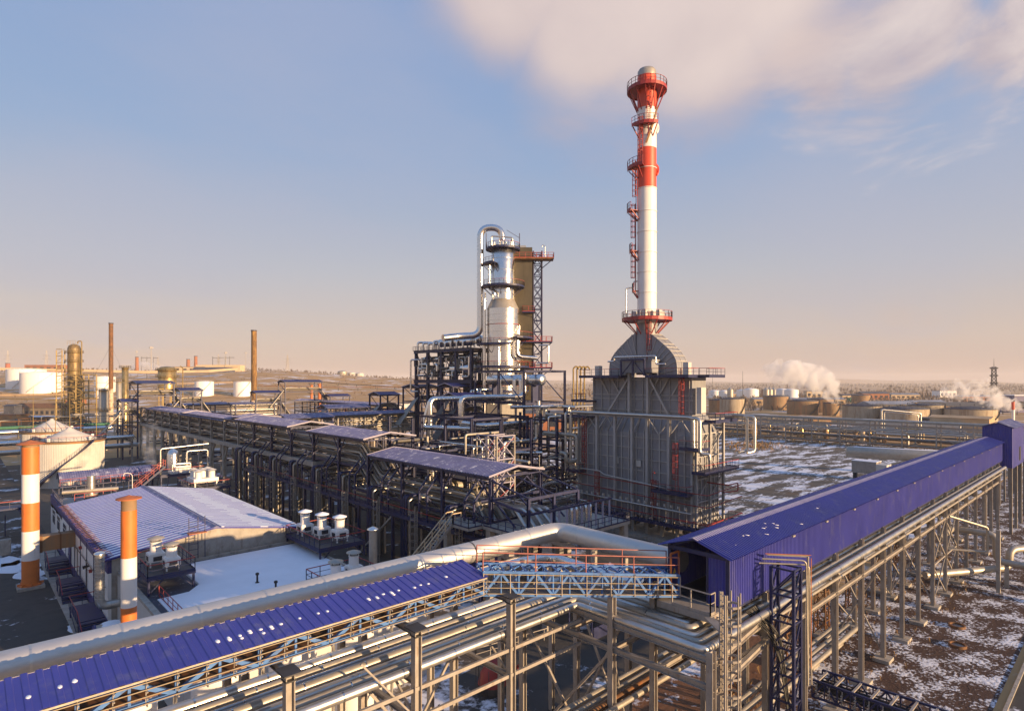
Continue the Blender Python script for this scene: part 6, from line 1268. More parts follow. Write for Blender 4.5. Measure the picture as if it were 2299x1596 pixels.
for px, D, y0, y1, r, mt, lb in ((281.5, 300, 823, 935, 1.5, AMBER, 'tall slim column beside the far end of the middle rack'), (268, 290, 855, 950, 1.1, ALUR, 'slim pale column just right of the left rusty chimney'), (233, 300, 872, 945, 2.1, ALUR, 'stout silver column left of the left rusty chimney'), (376, 330, 822, 872, 4.6, AMBER, 'wide amber clad vessel with a railed top above the rack towers'), (700, 520, 862, 905, 1.2, RUSTOR, 'thin orange column in front of the brown slope')):
    p = gz(px, D); zt = 25 - (y0 - 855) / 1336 * D; zb = max(p.z - 1, 25 - (y1 - 855) / 1336 * D) if r > 4 else p.z - 1
    t = thing('process_column', lb, 'column', (p.x, p.y, p.z)); part(MB().lathe((p.x, p.y, zb), [(r, 0), (r, zt - zb - r * .3), (r * .7, zt - zb - .1 * r), (.02, zt - zb)], 24, True), 'shell', mt, t)
    m = MB()
    for z in (zt - r * .5, zt - (zt - zb) * .5): m.lathe((p.x, p.y, z), [(r, 0), (r + 1.1, 0), (r + 1.1, .2), (r, .2)], 20, False); m.rail([(p.x + (r + 1.1) * math.cos(k * .3927), p.y + (r + 1.1) * math.sin(k * .3927), z) for k in range(17)], 1.2, 1.5, .1, True, False)
    part(m, 'platform', OCHRE, t)
    if r > 4:
        m = MB()
        for a in range(6): m.beam((p.x + 4 * math.cos(a), p.y + 4 * math.sin(a), p.z - 1), (p.x + 4 * math.cos(a), p.y + 4 * math.sin(a), zb), .4, .4)
        m.box((p.x - 5, p.y - 5, zb - .4), (p.x + 5, p.y + 5, zb)); m.tube([(p.x + 5, p.y - 6, zt), (p.x + 6, p.y - 7, zt - 1), (p.x + 6, p.y - 7, p.z)], .3, 8, .6); part(m, 'support', OCHRE, t)
def house(p, L, Wd, h, yaw, wall, roof, lb, rz=0, nwin=0, cat='building', grp=None, hip=.0):
    t = thing('building' if h > 5 else 'shed', lb, cat, tuple(p), grp); c, s = math.cos(yaw), math.sin(yaw)
    X = lambda a, b, z: (p.x + c * a - s * b, p.y + s * a + c * b, p.z + z)
    part(MB().prism([X(-L/2, -Wd/2, -2), X(L/2, -Wd/2, -2), X(L/2, Wd/2, -2), X(-L/2, Wd/2, -2)], (0, 0, h + 2)), 'wall', wall, t); o = .6
    if rz: part(MB().prism([X(-L/2 - o, -Wd/2 - o, h), X(-L/2 - o, 0, h + rz), X(-L/2 - o, Wd/2 + o, h)][::-1], V(X(L/2 + o, 0, 0)) - V(X(-L/2 - o, 0, 0))), 'roof', roof, t)
    else: part(MB().prism([X(-L/2 - .3, -Wd/2 - .3, h), X(L/2 + .3, -Wd/2 - .3, h), X(L/2 + .3, Wd/2 + .3, h), X(-L/2 - .3, Wd/2 + .3, h)], (0, 0, .5)), 'roof', roof, t)
    for i in range(nwin):
        a = -L/2 + (i + .5) * L / nwin; w = L / nwin * .28; part(MB().prism([X(a - w, -Wd/2 - .08, h * .3), X(a + w, -Wd/2 - .08, h * .3), X(a + w, -Wd/2 - .08, h * .68), X(a - w, -Wd/2 - .08, h * .68)], V(X(0, .06, 0)) - V(X(0, 0, 0))), 'window', GLASS, t)
    return t
PV = rad(YAW - 90)
house(gz(116, 900), 62, 24, 9, PV, BRICK, BRICK, 'long low orange brick building on the far left skyline', 0, 6); house(gz(496, 940), 66, 22, 10, PV + .1, CREAM, CREAM, 'long cream warehouse on the left hill crest', 0, 5); house(gz(430, 930), 46, 18, 8, PV, CREAM, ROOFD, 'lower cream shed left of the cream warehouse', 0, 4); house(gz(480, 905), 60, 16, 3.5, PV - .1, ROOFD, ROOFD, 'dark sloping coal shed below the cream warehouse', 4)
t = house(gz(98, 400), 30, 12, 6, PV + .05, mat('old_glazed_wall', (.16, .13, .10), .5, 0, .3, .3), RUST, 'old dark glazed hall with a rusty arched roof left of the old column', 3.0, 9)
house(gz(18, 330), 16, 9, 6, PV, RUSTT, RUST, 'rust-brown shed at the left edge behind the striped chimney', 0, 0); house(gz(30, 345), 6, 6, 10.5, PV, ROOFD, ROOFD, 'small dark tower hut on the rust-brown shed row', 1)
house(gz(128, 360), 30, 8, 3.2, PV, DGREY, SNOW, 'low dark sheds with a snowy roof under the old column', .6, 6); house(gz(170, 480), 12, 8, 4, PV, BRICK, RUST, 'small brick hut behind the old column', 1.2, 2)
# conveyor and pipe bridges on the slope
def bridge(pts, lb, r, mt, z0, step=30, box=True, name='pipe_bridge', legs=DGREY):
    P = [gz(px, D, z) for px, D, z in pts]; t = thing(name, lb, 'pipe bridge', tuple(P[0])); m = MB(); k = MB()
    for a, b in zip(P, P[1:]):
        if box: m.beam(a, b, r * 2, r * 2)
        else: m.tube([a, b], r, 8)
        n = max(1, int((b - a).length / step))
        for i in range(n): q = a.lerp(b, i / n); k.beam((q.x, q.y, terr(q.x, q.y) - 1), (q.x, q.y, q.z - r), .7, .5)
    part(m, 'gallery' if box else 'pipe', mt, t); part(k, 'trestle', legs, t)
bridge([(-60, 760, 14), (150, 770, 12), (330, 780, 9), (470, 790, 9), (535, 800, 11)], 'long cream conveyor bridge crossing the left slope', 1.6, CREAM, 8)
bridge([(-60, 640, 5), (150, 640, 5), (420, 660, 4), (560, 680, 4)], 'thin beige pipe line on posts below the cream conveyor bridge', .7, SANDW, 4, 25, False)
bridge([(580, 640, 4), (760, 660, 4), (930, 700, 4)], 'dark pipe line on posts across the brown slope', .45, RUST, 4, 20, False); bridge([(640, 760, 3), (760, 720, 3), (930, 690, 3)], 'upper dark pipe line across the brown slope', .4, DGREY, 4, 24, False)
bridge([(-60, 480, 6), (60, 470, 6), (150, 470, 5)], 'ochre pipe line on posts left of the old column', .4, OCHRE, 5, 18, False)
# green and silver pipes at the left edge
for i, (y, z, r, mt, lb) in enumerate(((262, 9.2, .55, GREEN, 'green pipe on the far left rack'), (258, 8.0, .8, ALUS, 'thick bright silver pipe just below the green one'), (222, 7.2, .75, ALUS, 'thick silver pipe on the far left, nearer than the green one'), (216, 5.2, .6, ALU, 'dull silver pipe beside the tanks on the far left'), (228, 3.6, .4, ALUR, 'clad pipe low on the far left rack'))):
    solo(MB().tube([(-60, y, z), (42, y, z)], r, 14), 'pipe', mt, lb, 'pipe', (0, y, z), 'pipes on the far left rack')
t = thing('pipe_rack', 'pale steel rack at the far left carrying the green and silver pipes', 'pipe rack', (10, 230, 0))
for x in (-30, -12, 8, 25, 40):
    for y in (214, 230, 256, 265): part(MB().ibeam((x, y, 0), (x, y, 9.2 if y > 250 else 7.5), .45, .5, (0, 1, 0), .06), 'column', GALV, t)
    part(MB().beam((x, 213, 4.5), (x, 231, 4.5), .3, .4).beam((x, 213, 6.3), (x, 231, 6.3), .3, .4).beam((x, 255, 7.0), (x, 266, 7.0), .3, .4), 'cross_beam', DGREY, t)
R3 = random.Random(5)
t = thing('pipework', 'dark clutter of old pipes and frames at the foot of the old column', 'pipework', (20, 300, 0))
for i in range(34):
    a = gz(R3.uniform(-20, 300), R3.uniform(255, 330), R3.uniform(1, 9)); b = a + V((R3.uniform(8, 30), 0, 0)) if R3.random() < .6 else a + V((0, R3.uniform(8, 25), 0)); part(MB().tube([(a.x, a.y, 0), a, b, (b.x, b.y, 0)], R3.choice((.15, .2, .35)), 8, .5), 'pipe', R3.choice((RUST, PGREY, ALUR, OCHRE, DGREY)), t)
t = thing('railed_platform', 'navy stairs and railings at the left edge beyond the tall striped chimney', 'platform', (2, 130, 0)); m = MB()
for k in range(5): m.beam((-4 + k*2.5, 126, 0), (-4 + k*2.5, 126, 5 - .4*k), .16, .16)
m.box((-6, 124, 4.4), (8, 128, 4.55)).beam((8, 125, 4.5), (9.5, 113, .5), 1.1, .3).rail([(-6, 124, 4.5), (8, 124, 4.5), (9.5, 112, .6)], 1.2, 1.5, .08, True, True); part(m, 'frame', NAVY, t); part(MB().rail([(-6, 123.9, 4.55), (8, 123.9, 4.55), (9.4, 111.9, .65)], 1.22, 9, .09, False, False, True, False), 'handrail', RED, t); part(MB().box((-8, 112, 0), (6, 113, 2.2)), 'low_wall', CONC, t)
# skyline masts, pylons and chimneys
def pylon(px, D, top, lb):
    p = gz(px, D, -1); H = 25 - (top - 855) / 1336 * D; t = thing('power_pylon', lb, 'pylon', tuple(p), 'power pylons on the skyline'); w = (H - p.z) * .17
    part(MB().lattice(p.x, p.y, p.z, H, w, .6, 6, .35), 'tower', GALV, t); m = MB()
    for k, l in ((.62, .2), (.78, .15)): z = p.z + (H - p.z) * k; q = V((p.x, p.y, z)); L = (H - p.z) * l; m.beam(q - lat_ * L, q + lat_ * L, .35, .4); m.beam(q - lat_ * L, q + V((0, 0, L * .35)), .2, .2); m.beam(q + lat_ * L, q + V((0, 0, L * .35)), .2, .2)
    part(m, 'cross_arm', GALV, t)
for i, (px, D, top) in enumerate(((18, 1150, 787), (105, 1200, 787), (491, 1300, 796), (646, 1400, 796), (355, 1500, 800))): pylon(px, D, top, 'steel power pylon on the left skyline, %s from the left' % ORD[[0, 1, 3, 4, 2][i]])
def mast(px, D, top, lb, r=.5, mt=GALV, head=True, base=None, cat='mast'):
    p = gz(px, D, -1) if base is None else pd(px, D, base); H = 25 - (top - 855) / 1336 * D; t = thing('floodlight_mast' if head else 'mast', lb, cat, tuple(p)); part(MB().tube([p, (p.x, p.y, H)], [r, r * .5], 8), 'pole', mt, t)
    if head: part(MB().cbox((p.x, p.y, H), (r * 7, r * 7, r * 1.2)).cbox((p.x, p.y, H + r * 2), (r * 5, r * 5, r)), 'lamp_head', mt, t)
mast(307, 1000, 790, 'floodlight mast on the left skyline behind a short red chimney', .5); mast(340, 960, 782, 'tallest floodlight mast on the left skyline', .8); mast(507, 980, 793, 'floodlight mast above the cream warehouse roof', .6); mast(552, 900, 793, 'thin floodlight mast left of the right rusty chimney', .4)
for px, D, top, r, mt, lb in ((18, 1000, 815, 3.2, mat('striped_brick', (.4, .12, .07), .8, 0, .5, .05), 'short striped brick chimney on the far left skyline'), (308, 960, 801, 2.3, BRICK, 'short red brick chimney on the left skyline below a floodlight mast'), (423, 980, 806, 2.6, BRICK, 'short red chimney left of its taller twin over the warehouse'), (440, 990, 799, 2.4, BRICK, 'taller red chimney over the cream warehouse')):
    p = gz(px, D, -1); H = 25 - (top - 855) / 1336 * D; t = thing('brick_chimney', lb, 'chimney', tuple(p)); part(MB().lathe(p, [(r * 1.2, 0), (r, H - p.z)], 16), 'shaft', mt, t); part(MB().lathe((p.x, p.y, H - 1), [(r, 0), (r + .3, .3), (r + .3, 1), (r * .6, 1)], 16), 'crown', ROOFD, t)
t = thing('gantry', 'row of dark portal gantries above the cream warehouse', 'gantry', tuple(gz(500, 1000))); m = MB()
for px in (478, 492, 506, 516, 330, 345, 318): p = gz(px, 1000, 0); m.beam(p, p + V((0, 0, 24)), .6, .6); m.beam(p + V((0, 0, 22)), p + lat_ * 8 + V((0, 0, 22)), .5, .7)
part(m, 'portal', DGREY, t)
for i, (px, r, h) in enumerate(((769.5, 8.5, 8), (790, 6.5, 7), (797, 5, 6), (808, 7.5, 6.5))): tank(gz(px, 1060, -1), r, h, ALUR if i == 0 else TANKG, 'small tank on the skyline of the brown hill, %s from the left' % ORD[i], 'tanks on the hill skyline', False, .2, False)
p = gz(718, 420); solo(MB().lathe((p.x, p.y, p.z - 1), [(1.3, 0), (1.1, 22)], 14).lathe((p.x, p.y, p.z + 21), [(1.5, 0), (1.5, .5)], 14), 'orange_stack', RUSTOR, 'short orange-red stack beside the roofed tower on the slope', 'stack', tuple(p))
for i in range(9):
    px = 745 + i * 20 + RND.uniform(-5, 5); p = gz(px, RND.uniform(330, 420)); h = RND.uniform(4, 9); lb = ('ochre' if i % 2 else 'pale') + ' valve post on the slope behind the roofed racks, %s from the left' % ORD[i]
    t = thing('valve_post', lb, 'post', tuple(p), 'valve posts on the slope'); part(MB().cyl((p.x, p.y, p.z - 1), .55, h, 10), 'post', OCHRE if i % 2 else SANDW, t); part(MB().lathe((p.x, p.y, p.z + h - 1), [(.6, 0), (1.5, .3), (1.5, 1.6), (.4, 2.1)], 12), 'head', OCHRE if i % 2 else SANDW, t)
house(gz(840, 420), 40, 8, 4, PV, BRICK, ROOFD, 'low brown brick hall on the slope left of the exchanger deck', 1.0, 8); house(gz(905, 400), 9, 7, 9, PV, TANKW, ROOFD, 'white and orange block behind the roofed towers', 0, 3); house(gz(1150, 300), 60, 20, 9, PV, BRICK, ROOFD, 'orange brick plant hall glimpsed behind the foot of the silver column', 0, 9); house(gz(1262, 330), 26, 14, 7, PV, BRICK, ROOFD, 'orange brick block glimpsed between silver column and furnace', 0, 4)
# scrub on the hill, one mass
sc_ = MB(); R4 = random.Random(3)
def twig(m, p, h, n, R):
    for k in range(n):
        a = R.uniform(0, 6.28); l = R.uniform(.3, .55) * h; t = p + V((math.cos(a) * l * .8, math.sin(a) * l * .8, h * R.uniform(.5, 1))); s = V((-math.sin(a), math.cos(a), .1)) * h * R.uniform(.05, .10); m.add([p - s * .2, p + s * .2, t + s, t - s * .6], [(0, 1, 2, 3)])
for i in range(1300):
    px = R4.uniform(-80, 1010); D = R4.choice([R4.uniform(420, 1060), R4.uniform(980, 1070)]); 
    if 540 < px < 700 and D > 900 or R4.random() < .75: pass
    else: continue
    twig(sc_, gz(px, D, -.3), R4.uniform(1.5, 5.5 if D > 950 else 3), 9, R4)
solo(sc_, 'scrub', WOOD, 'bare brown scrub scattered over the hill behind the plant', 'bushes', (0, 0, 0), None, 'stuff')
# ------------------------------------------------------------------ far right: yard, trestles, tank farm, plain
R5 = random.Random(21)
for i, (px, D, w, h, mt, lb) in enumerate(((1644, 381, 7.5, 13.6, CONCT, 'tall stained concrete tank next to the furnace'), (1936, 368, 10.9, 9.8, CONCT, 'stained concrete tank right below the big steam plume'), (2031, 346, 12.1, 9, CONCT, 'wide stained concrete tank, second of the front row on the right'), (2078, 372, 9.5, 10, CONCT, 'stained concrete tank half hidden behind the wide one'), (2179, 355, 12.9, 8.4, CONCT, 'widest stained concrete tank near the blue head house'),
    (1802, 445, 10.7, 10.2, RUSTT, 'rusty streaked tank, the widest of the rusty ones'), (1742, 520, 10.2, 11.5, RUSTT, 'rusty dark tank behind and left of the widest rusty one'), (1842, 475, 9.5, 10.4, RUSTT, 'rusty tank behind the widest rusty one, beside the steam'), (1866, 430, 5.4, 9.2, RUSTT, 'small rusty tank left of the steam source'), (1933, 640, 9, 9.5, RUSTT, 'distant rusty tank right of the steam plume'), (1620, 440, 9, 11, RUSTT, 'dark rusty tank behind the tall concrete one by the furnace'))): tank(pd(px, D), w, h, mt, lb, 'old tanks of the tank farm', True, .08)
for i, (px, D, r, h) in enumerate(((1686, 860, 10.8, 12.5), (1668, 880, 9, 11), (1777, 720, 8, 14), (1758, 745, 8, 14), (1628, 840, 8.5, 10.5), (1606, 870, 9, 10))): tank(pd(px, D), r, h, TANKW, 'distant white tank right of the furnace, %s from the left' % ORD[[3, 2, 5, 4, 1, 0][i]], 'distant white tanks', False, .15, False)
for i, px in enumerate((1721, 1729, 1738, 1640)): p = pd(px, 800); t = thing('silo', 'slim silver silo among the distant white tanks, %s from the left' % ORD[(1, 2, 3, 0)[i]], 'silo', tuple(p), 'distant silos'); part(MB().cyl(p, 4, 13, 16), 'shell', ALUR, t); part(MB().lathe((p.x, p.y, 13), [(4, 0), (.6, 3.6), (.02, 4)], 16), 'roof', ALUR, t)
# trestle racks beyond the yard
def trestle(lb, x, y0, y1, h, grp, n, w=7, bay=10.5):
    t = thing('pipe_trestle', lb, 'trestle', (x, (y0 + y1) / 2, 0)); k = round((y1 - y0) / bay)
    for i in range(k + 1):
        y = y0 + (y1 - y0) * i / k
        for b in (x, x + w): part(MB().ibeam((b, y, 0), (b, y, h), .4, .45, (1, 0, 0), .06).cbox((b, y, 0), (1.2, 1.2, .4)), 'column', GALV, t)
        part(MB().beam((x, y, h - .2), (x + w, y, h - .2), .25, .4).beam((x, y, h * .6), (x + w, y, h * .6), .25, .4).beam((x, y, h * .3), (x + w, y, h * .3), .2, .3), 'cross_beam', GALV, t)
        if i < k and i % 3 == 1:
            y2 = y0 + (y1 - y0) * (i + 1) / k; part(MB().beam((x, y, .4), (x, y2, h * .6), .16, .16).beam((x, y2, .4), (x, y, h * .6), .16, .16).beam((x, y, h*.6), (x, y2, h), .14, .14).beam((x, y2, h*.6), (x, y, h), .14, .14), 'brace', GALV, t)
    m = MB()
    for b in (x, x + w):
        for z in (h, h * .82, h * .6): m.beam((b, y0, z), (b, y1, z), .2, .3)
    part(m, 'side_beam', GALV, t)
    for j in range(n):
        z = (h * .6 + .5, h * .3 + .5, h + .4, 1.0)[j % 4]; b = x + .6 + (j // 4) * 1.4; r = .22 + .1 * (j % 3)
        solo(MB().tube([(b, y0 - 2, z), (b, y1 + 2, z)], r, 8), 'pipe', (ALU, PGREY, ALUR, RUST)[(j + j // 4) % 4], ('pipe on the ' + lb.split(',')[0] + ', %s row %s') % (ORD[j // 4], ('middle level', 'low level', 'top level', 'ground level')[j % 4]), 'pipe', (b, (y0+y1)/2, z), grp)
trestle('grey trestle along the far side of the yard, full of pipes', 254, 30, 135, 9.6, 'pipes of the yard trestle', 14)
trestle('second grey trestle behind the yard trestle', 276, 20, 175, 8.2, 'pipes of the second trestle', 8, 6, 14)
t = thing('pipework', 'rusty valves and short pipes at the foot of the yard trestle', 'pipework', (262, 100, 0))
for i in range(40):
    y = R5.uniform(45, 150); x = R5.uniform(262, 300); z = R5.uniform(1, 7.5); L = R5.uniform(3, 16); part(MB().tube([(x, y, 0), (x, y, z), (x, y + L, z), (x + R5.uniform(-4, 4), y + L, z), (x, y + L, .2)][:R5.randint(3, 5)], R5.choice((.2, .3, .4)), 8, .6), 'pipe', R5.choice((RUST, AMBER, PGREY, ALUR, ALU, SANDW)), t)
for i in range(14): y = R5.uniform(70, 130); part(MB().lathe((266 + R5.uniform(0, 12), y, 0), [(.8, 0), (.8, 4), (.3, 5)], 10), 'vessel', R5.choice((AMBER, CREAM, RUSTT)), t)
house(pd(2040, 285), 42, 12, 5.2, rad(90), TANKG, SNOW, 'grey windowed shed with snow on its roof behind the yard trestle', 0, 7, 'shed'); house(pd(2160, 275), 22, 14, 8.2, rad(90), SANDW, SANDW, 'beige block building behind the trestle next to the blue head house', .8, 3); house(pd(2095, 300), 10, 10, 6, rad(90), ROOFD, ROOFD, 'small dark hut among pipes behind the yard trestle', 0, 0, 'shed')
house(pd(1840, 330), 10, 6, 4, PV, RUSTT, ROOFD, 'open rusty shed in front of the rusty tanks', .6, 0, 'shed')
t = thing('pipe_portal', 'small grey pipe frame sticking up over the trestle in front of the wide tank', 'pipe portal', tuple(pd(2030, 250))); part(MB().tube([pd(1980, 250, 0), pd(1980, 250, 13), pd(2068, 250, 11.4), pd(2068, 250, 0)], .3, 8, .8).tube([pd(1986, 252, 0), pd(1986, 252, 12), pd(2062, 252, 10.6), pd(2062, 252, 0)], .2, 8, .8), 'pipe', ALU, t)
# yard objects
p = V((170, 49, 0)); t = thing('equipment_unit', 'grey box unit on stubby legs standing in the snowy yard', 'equipment', tuple(p)); part(MB().box((168, 46.2, 1.6), (172, 51.8, 4.6)), 'casing', GALV, t); part(MB().box((167.5, 43.8, .6), (171.5, 46.15, 4.2)), 'cabinet', TANKG, t); m = MB()
for y in (45, 47.5, 50.8): m.box((168.3, y, 0), (169.2, y + .8, 1.55))
part(m, 'leg', BLACK, t); part(MB().box((168, 46.1, 4.62), (172, 51.9, 4.72)), 'snow', SNOW, t)
t = thing('horizontal_vessel', 'long silver horizontal vessel on legs in the yard behind the blue gallery', 'vessel', (186, 40, 4)); part(MB().hcyl((182, 57, 5.2), (190, 30, 5.2), 1.6, 24), 'shell', ALUR, t); m = MB()
for k in (.15, .5, .85): q = V((182, 57, 0)).lerp(V((190, 30, 0)), k); m.cbox(q, (1.2, .8, 4))
part(m, 'saddle', GALV, t); part(MB().hcyl((182.4, 55.6, 5.95), (189.6, 31.4, 5.95), .92, 16), 'snow', SNOW, t)
p = pd(1695, 226); t = thing('bare_tree', 'small bare tree with a pale forked trunk at the edge of the snowy yard', 'tree', tuple(p)); m = MB(); tw = MB(); R6 = random.Random(9)
for k in range(7):
    a = R6.uniform(0, 6.28); e = p + V((math.cos(a) * R6.uniform(.6, 2.4), math.sin(a) * R6.uniform(.6, 2.4), R6.uniform(5, 8.8))); mid = p.lerp(e, .5) + V((0, 0, .7)); m.tube([p + V((R6.uniform(-.3, .3), R6.uniform(-.3, .3), 0)), mid, e], [.16, .1, .03], 6)
    for j in range(40):
        s = mid.lerp(e, R6.random()); d = V((R6.gauss(0, .8), R6.gauss(0, .8), R6.uniform(.2, 1.4))); n_ = d.cross(V((0, 0, 1))).normalized() * .035; tw.add([s - n_, s + n_, s + d + n_ * .5, s + d - n_ * .5], [(0, 1, 2, 3)])
part(m, 'trunk', SANDW, t); part(tw, 'crown', SANDW, t)
g_ = MB()
for i in range(900):
    a = R6.random()
    q = pd(R6.gauss(1690, 35), R6.gauss(226, 7)) if a < .55 else V((R6.uniform(246, 254), R6.uniform(28, 130), 0)); twig(g_, q, R6.uniform(.5, 1.4), 4, R6)
for i in range(700): q = V((R6.choice(XS) + R6.gauss(0, 1.5), R6.choice((16.2, 20.3, 21.5)) + R6.gauss(0, 1.2), 0)); twig(g_, q, R6.uniform(.2, .6), 4, R6)
solo(g_, 'dry_grass', DRYG, 'tufts of dry grass round the bare tree, trestle and footings', 'grass', (0, 0, 0), None, 'stuff')
# manhole rings, silver pipe loop, post, hopper, sign
for i, (x, y) in enumerate(((74.4, 13.2), (69, 12.2))):
    t = thing('manhole_ring', 'rust-red manhole ring in the snowy soil, %s' % ('the farther of two', 'the nearer of two')[i], 'manhole', (x, y, 0)); part(MB().lathe((x, y, 0), [(.72, 0), (.72, .25), (.58, .25), (.56, .05)], 28, 'hard', cap=False), 'ring', RUST, t); part(MB().lathe((x, y, .0), [(.57, .02), (.57, .1), (.02, .11)], 24), 'cover', GALV, t)
for i, (P, r, lb) in enumerate((([(86, 17, 6.2), (93, 17, 6.2), (93, 12.6, 6.2), (93, 12.6, 3.0), (93, -20, 3.0)], .38, 'silver pipe looping out from under the gallery to the right edge, the upper one'), ([(84, 18, 2.0), (95, 11.6, 2.0), (95, 11.6, 4.2), (97.5, 10.2, 4.2), (97.5, 10.2, 3.2), (99, -20, 2.4)], .42, 'silver pipe with an expansion loop near the right edge, the lower one'), ([(88, 16.5, 4.6), (90, 13, 4.6), (90, 13, 7.5), (86, 16, 9)], .14, 'thin silver pipe hooked under the gallery by the loops'))): t = thing('pipe', lb, 'pipe', P[1], 'looped pipes at the right'); part(MB().tube(P, r, 14, r * 2.4), 'cladding', ALUR, t); part(MB().cbox((P[-2][0], P[-2][1] - 1.0, 0), (.4, .4, P[-2][2] - r)), 'support', CONC, t)
part_ = thing('concrete_post', 'square concrete post at the right edge beside the looped pipes', 'post', (93.5, 8.6, 0)); part(MB().cbox((93.5, 8.9, 0), (.7, .7, 5.4)), 'post', CONC, part_); part(MB().cbox((93.5, 8.9, 5.4), (.9, .9, .2)), 'cap', CONC, part_)
t = thing('hopper', 'bright red cone hood in a wire cage below the foreground rack', 'hood', (31.7, 36.1, 0)); part(MB().lathe((31.7, 36.1, .7), [(1.2, 0), (1.0, .8), (.3, 1.9), (.02, 2.0)], 20), 'hood', RED, t); m = MB().cyl((31.7, 36.1, 0), 1.0, .7, 16)
for k in range(10): a = k * .628; m.beam((31.7 + 1.35*math.cos(a), 36.1 + 1.35*math.sin(a), 0), (31.7 + 1.35*math.cos(a), 36.1 + 1.35*math.sin(a), 2.2), .04, .04)
part(m, 'cage', DGREY, t)
t = thing('sign', 'small red sign on a thin red post by the gravel bed', 'sign', (32.5, 35, 0)); part(MB().beam((33.6, 35, 0), (33.6, 35, 1.9), .06, .06), 'post', RED, t); part(MB().box((33.3, 34.95, 1.4), (33.9, 35.02, 1.95)), 'board', RED, t)
for i, (x, y) in enumerate(((24.5, 33.5), (36, 22), (40, 19.2))): t = thing('valve_stand', 'concrete block with a valve stem under the rack, %s' % ('beside the road', 'behind the corner columns', 'below the gallery')[i], 'valve', (x, y, 0)); part(MB().cbox((x, y, 0), (1.3, 1.3, 1.1)), 'block', CONC, t); part(MB().beam((x, y, 1.1), (x, y, 2.6), .14, .14).cbox((x, y, 2.0), (.7, .15, .1)), 'stem', PGREY, t)
# white tanker-like vessels glimpsed under the cable trestle
for i, x in enumerate((1.5, 6.2, 10.5, 14.6, 18.6)):
    t = thing('vertical_tank', 'white upright tank glimpsed through the light blue truss, %s from the left' % ORD[i], 'tank', (x, 34, 0), 'white tanks behind the cable trestle'); part(MB().lathe((x, 34.5, .3), [(1.35, 0), (1.35, 9.4), (.8, 10.2), (.02, 10.4)], 24, True), 'shell', WHITE, t); part(MB().cyl((x, 34.5, 0), 1.5, .3, 16), 'base', CONC, t); part(MB().tube([(x + .6, 33.4, 9.8), (x + .6, 33.0, 10.9), (x + 1.8, 33.0, 10.9), (x + 1.8, 33.0, 1)], .1, 8, .3), 'pipe', ALU, t)
# plain: buildings, masts, lattice tower
rf_ = mat('snowy_blue_grey_roof', (.20, .23, .29), .8, 0, .3, .1, dirt=(.6, .6, .66), amt=.3)
for px, D, L, Wd, h, wl_, rf2, rz, nw, lb in ((1790, 620, 90, 14, 6, SANDW, rf_, 1.5, 10, 'long beige shed with a grey roof behind the distant white tanks'), (1990, 520, 40, 18, 5, ROOFD, rf_, 2.5, 0, 'wide dark shed with a blue-grey roof behind the front tanks'), (2075, 560, 34, 16, 5, RUSTT, rf_, 2, 0, 'brown shed with a grey roof left of the lattice tower'), (2230, 520, 30, 20, 6, TANKG, ROOFD, 1.5, 3, 'grey shed with a dark roof under the right-hand steam'), (2028, 830, 36, 16, 6, CREAM, rf_, 2, 6, 'cream house row on the plain beyond the tanks'), (1960, 800, 34, 16, 8, BRICK, ROOFD, 3, 5, 'brick house with a steep dark roof beyond the tanks'), (1905, 780, 22, 14, 6, CREAM, ROOFD, 2, 3, 'small cream house right of the steam plume'), (2120, 900, 26, 16, 10, TANKW, ROOFD, 0, 4, 'white block on the plain left of the lattice tower'), (1830, 900, 28, 14, 9, CREAM, ROOFD, 0, 4, 'distant pale block behind the steam plume'), (1655, 930, 50, 14, 5, SANDW, rf_, 2, 6, 'distant low beige hall right of the furnace'), (2200, 760, 60, 14, 5, BRICK, rf_, 2, 8, 'long brick shed beyond the lattice tower'), (1730, 1000, 24, 14, 9, BRICK, ROOFD, 2, 3, 'distant small brick house above the white tanks'), (1916, 690, 10, 8, 5, GREEN, GREEN, 0, 0, 'tiny green kiosk on the plain beyond the tanks')): house(pd(px, D), L, Wd, h, PV + RND.uniform(-.2, .2), wl_, rf2, lb, rz, nw)
house(pd(2290, 470), 22, 16, 13.5, PV, BLUED, TANKW, 'dark blue hall with a white roof edge at the right border', 0, 2)
p = pd(2232, 640); t = thing('lattice_tower', 'dark lattice tower with a thin antenna rising from the plain at the right', 'tower', tuple(p)); part(MB().lattice(p.x, p.y, 0, 40, 5.2, 3.4, 11, .5), 'frame', DGREY, t); m = MB()
for z in (14, 22, 30, 38): m.cbox((p.x, p.y, z), (6.2, 6.2, .5)); m.rail([(p.x - 3.1, p.y - 3.1, z), (p.x + 3.1, p.y - 3.1, z), (p.x + 3.1, p.y + 3.1, z), (p.x - 3.1, p.y + 3.1, z), (p.x - 3.1, p.y - 3.1, z)], 1.4, 2, .2, True, False)
part(m, 'platform', DGREY, t); part(MB().tube([(p.x, p.y, 40), (p.x, p.y, 49)], [.3, .1], 6), 'antenna', DGREY, t)
for px, D, top, hd, lb in ((1600, 900, 838, False, 'thin mast just right of the furnace'), (1668, 700, 833, False, 'tall thin mast with a mid platform right of the furnace'), (1912, 800, 866, True, 'floodlight mast on the plain right of the steam plume'), (2001, 560, 868, True, 'dark pole with a lamp head behind the wide tanks'), (1766, 800, 872, True, 'short floodlight mast behind the white tanks'), (2126, 700, 872, True, 'floodlight pole left of the lattice tower'), (1850, 700, 880, True, 'dark pole among the rusty tanks')): mast(px, D, top, lb, .35, DGREY, hd, 0)
p = pd(2275, 330); t = thing('vent_chimney', 'small red and white chimney giving off steam above the blue head house', 'chimney', tuple(p)); part(MB().cyl((p.x, p.y, 0), .75, 9, 14), 'white_band', WHITE, t); part(MB().cyl((p.x, p.y, 9), .75, 4.4, 14), 'red_band', STKRED, t)
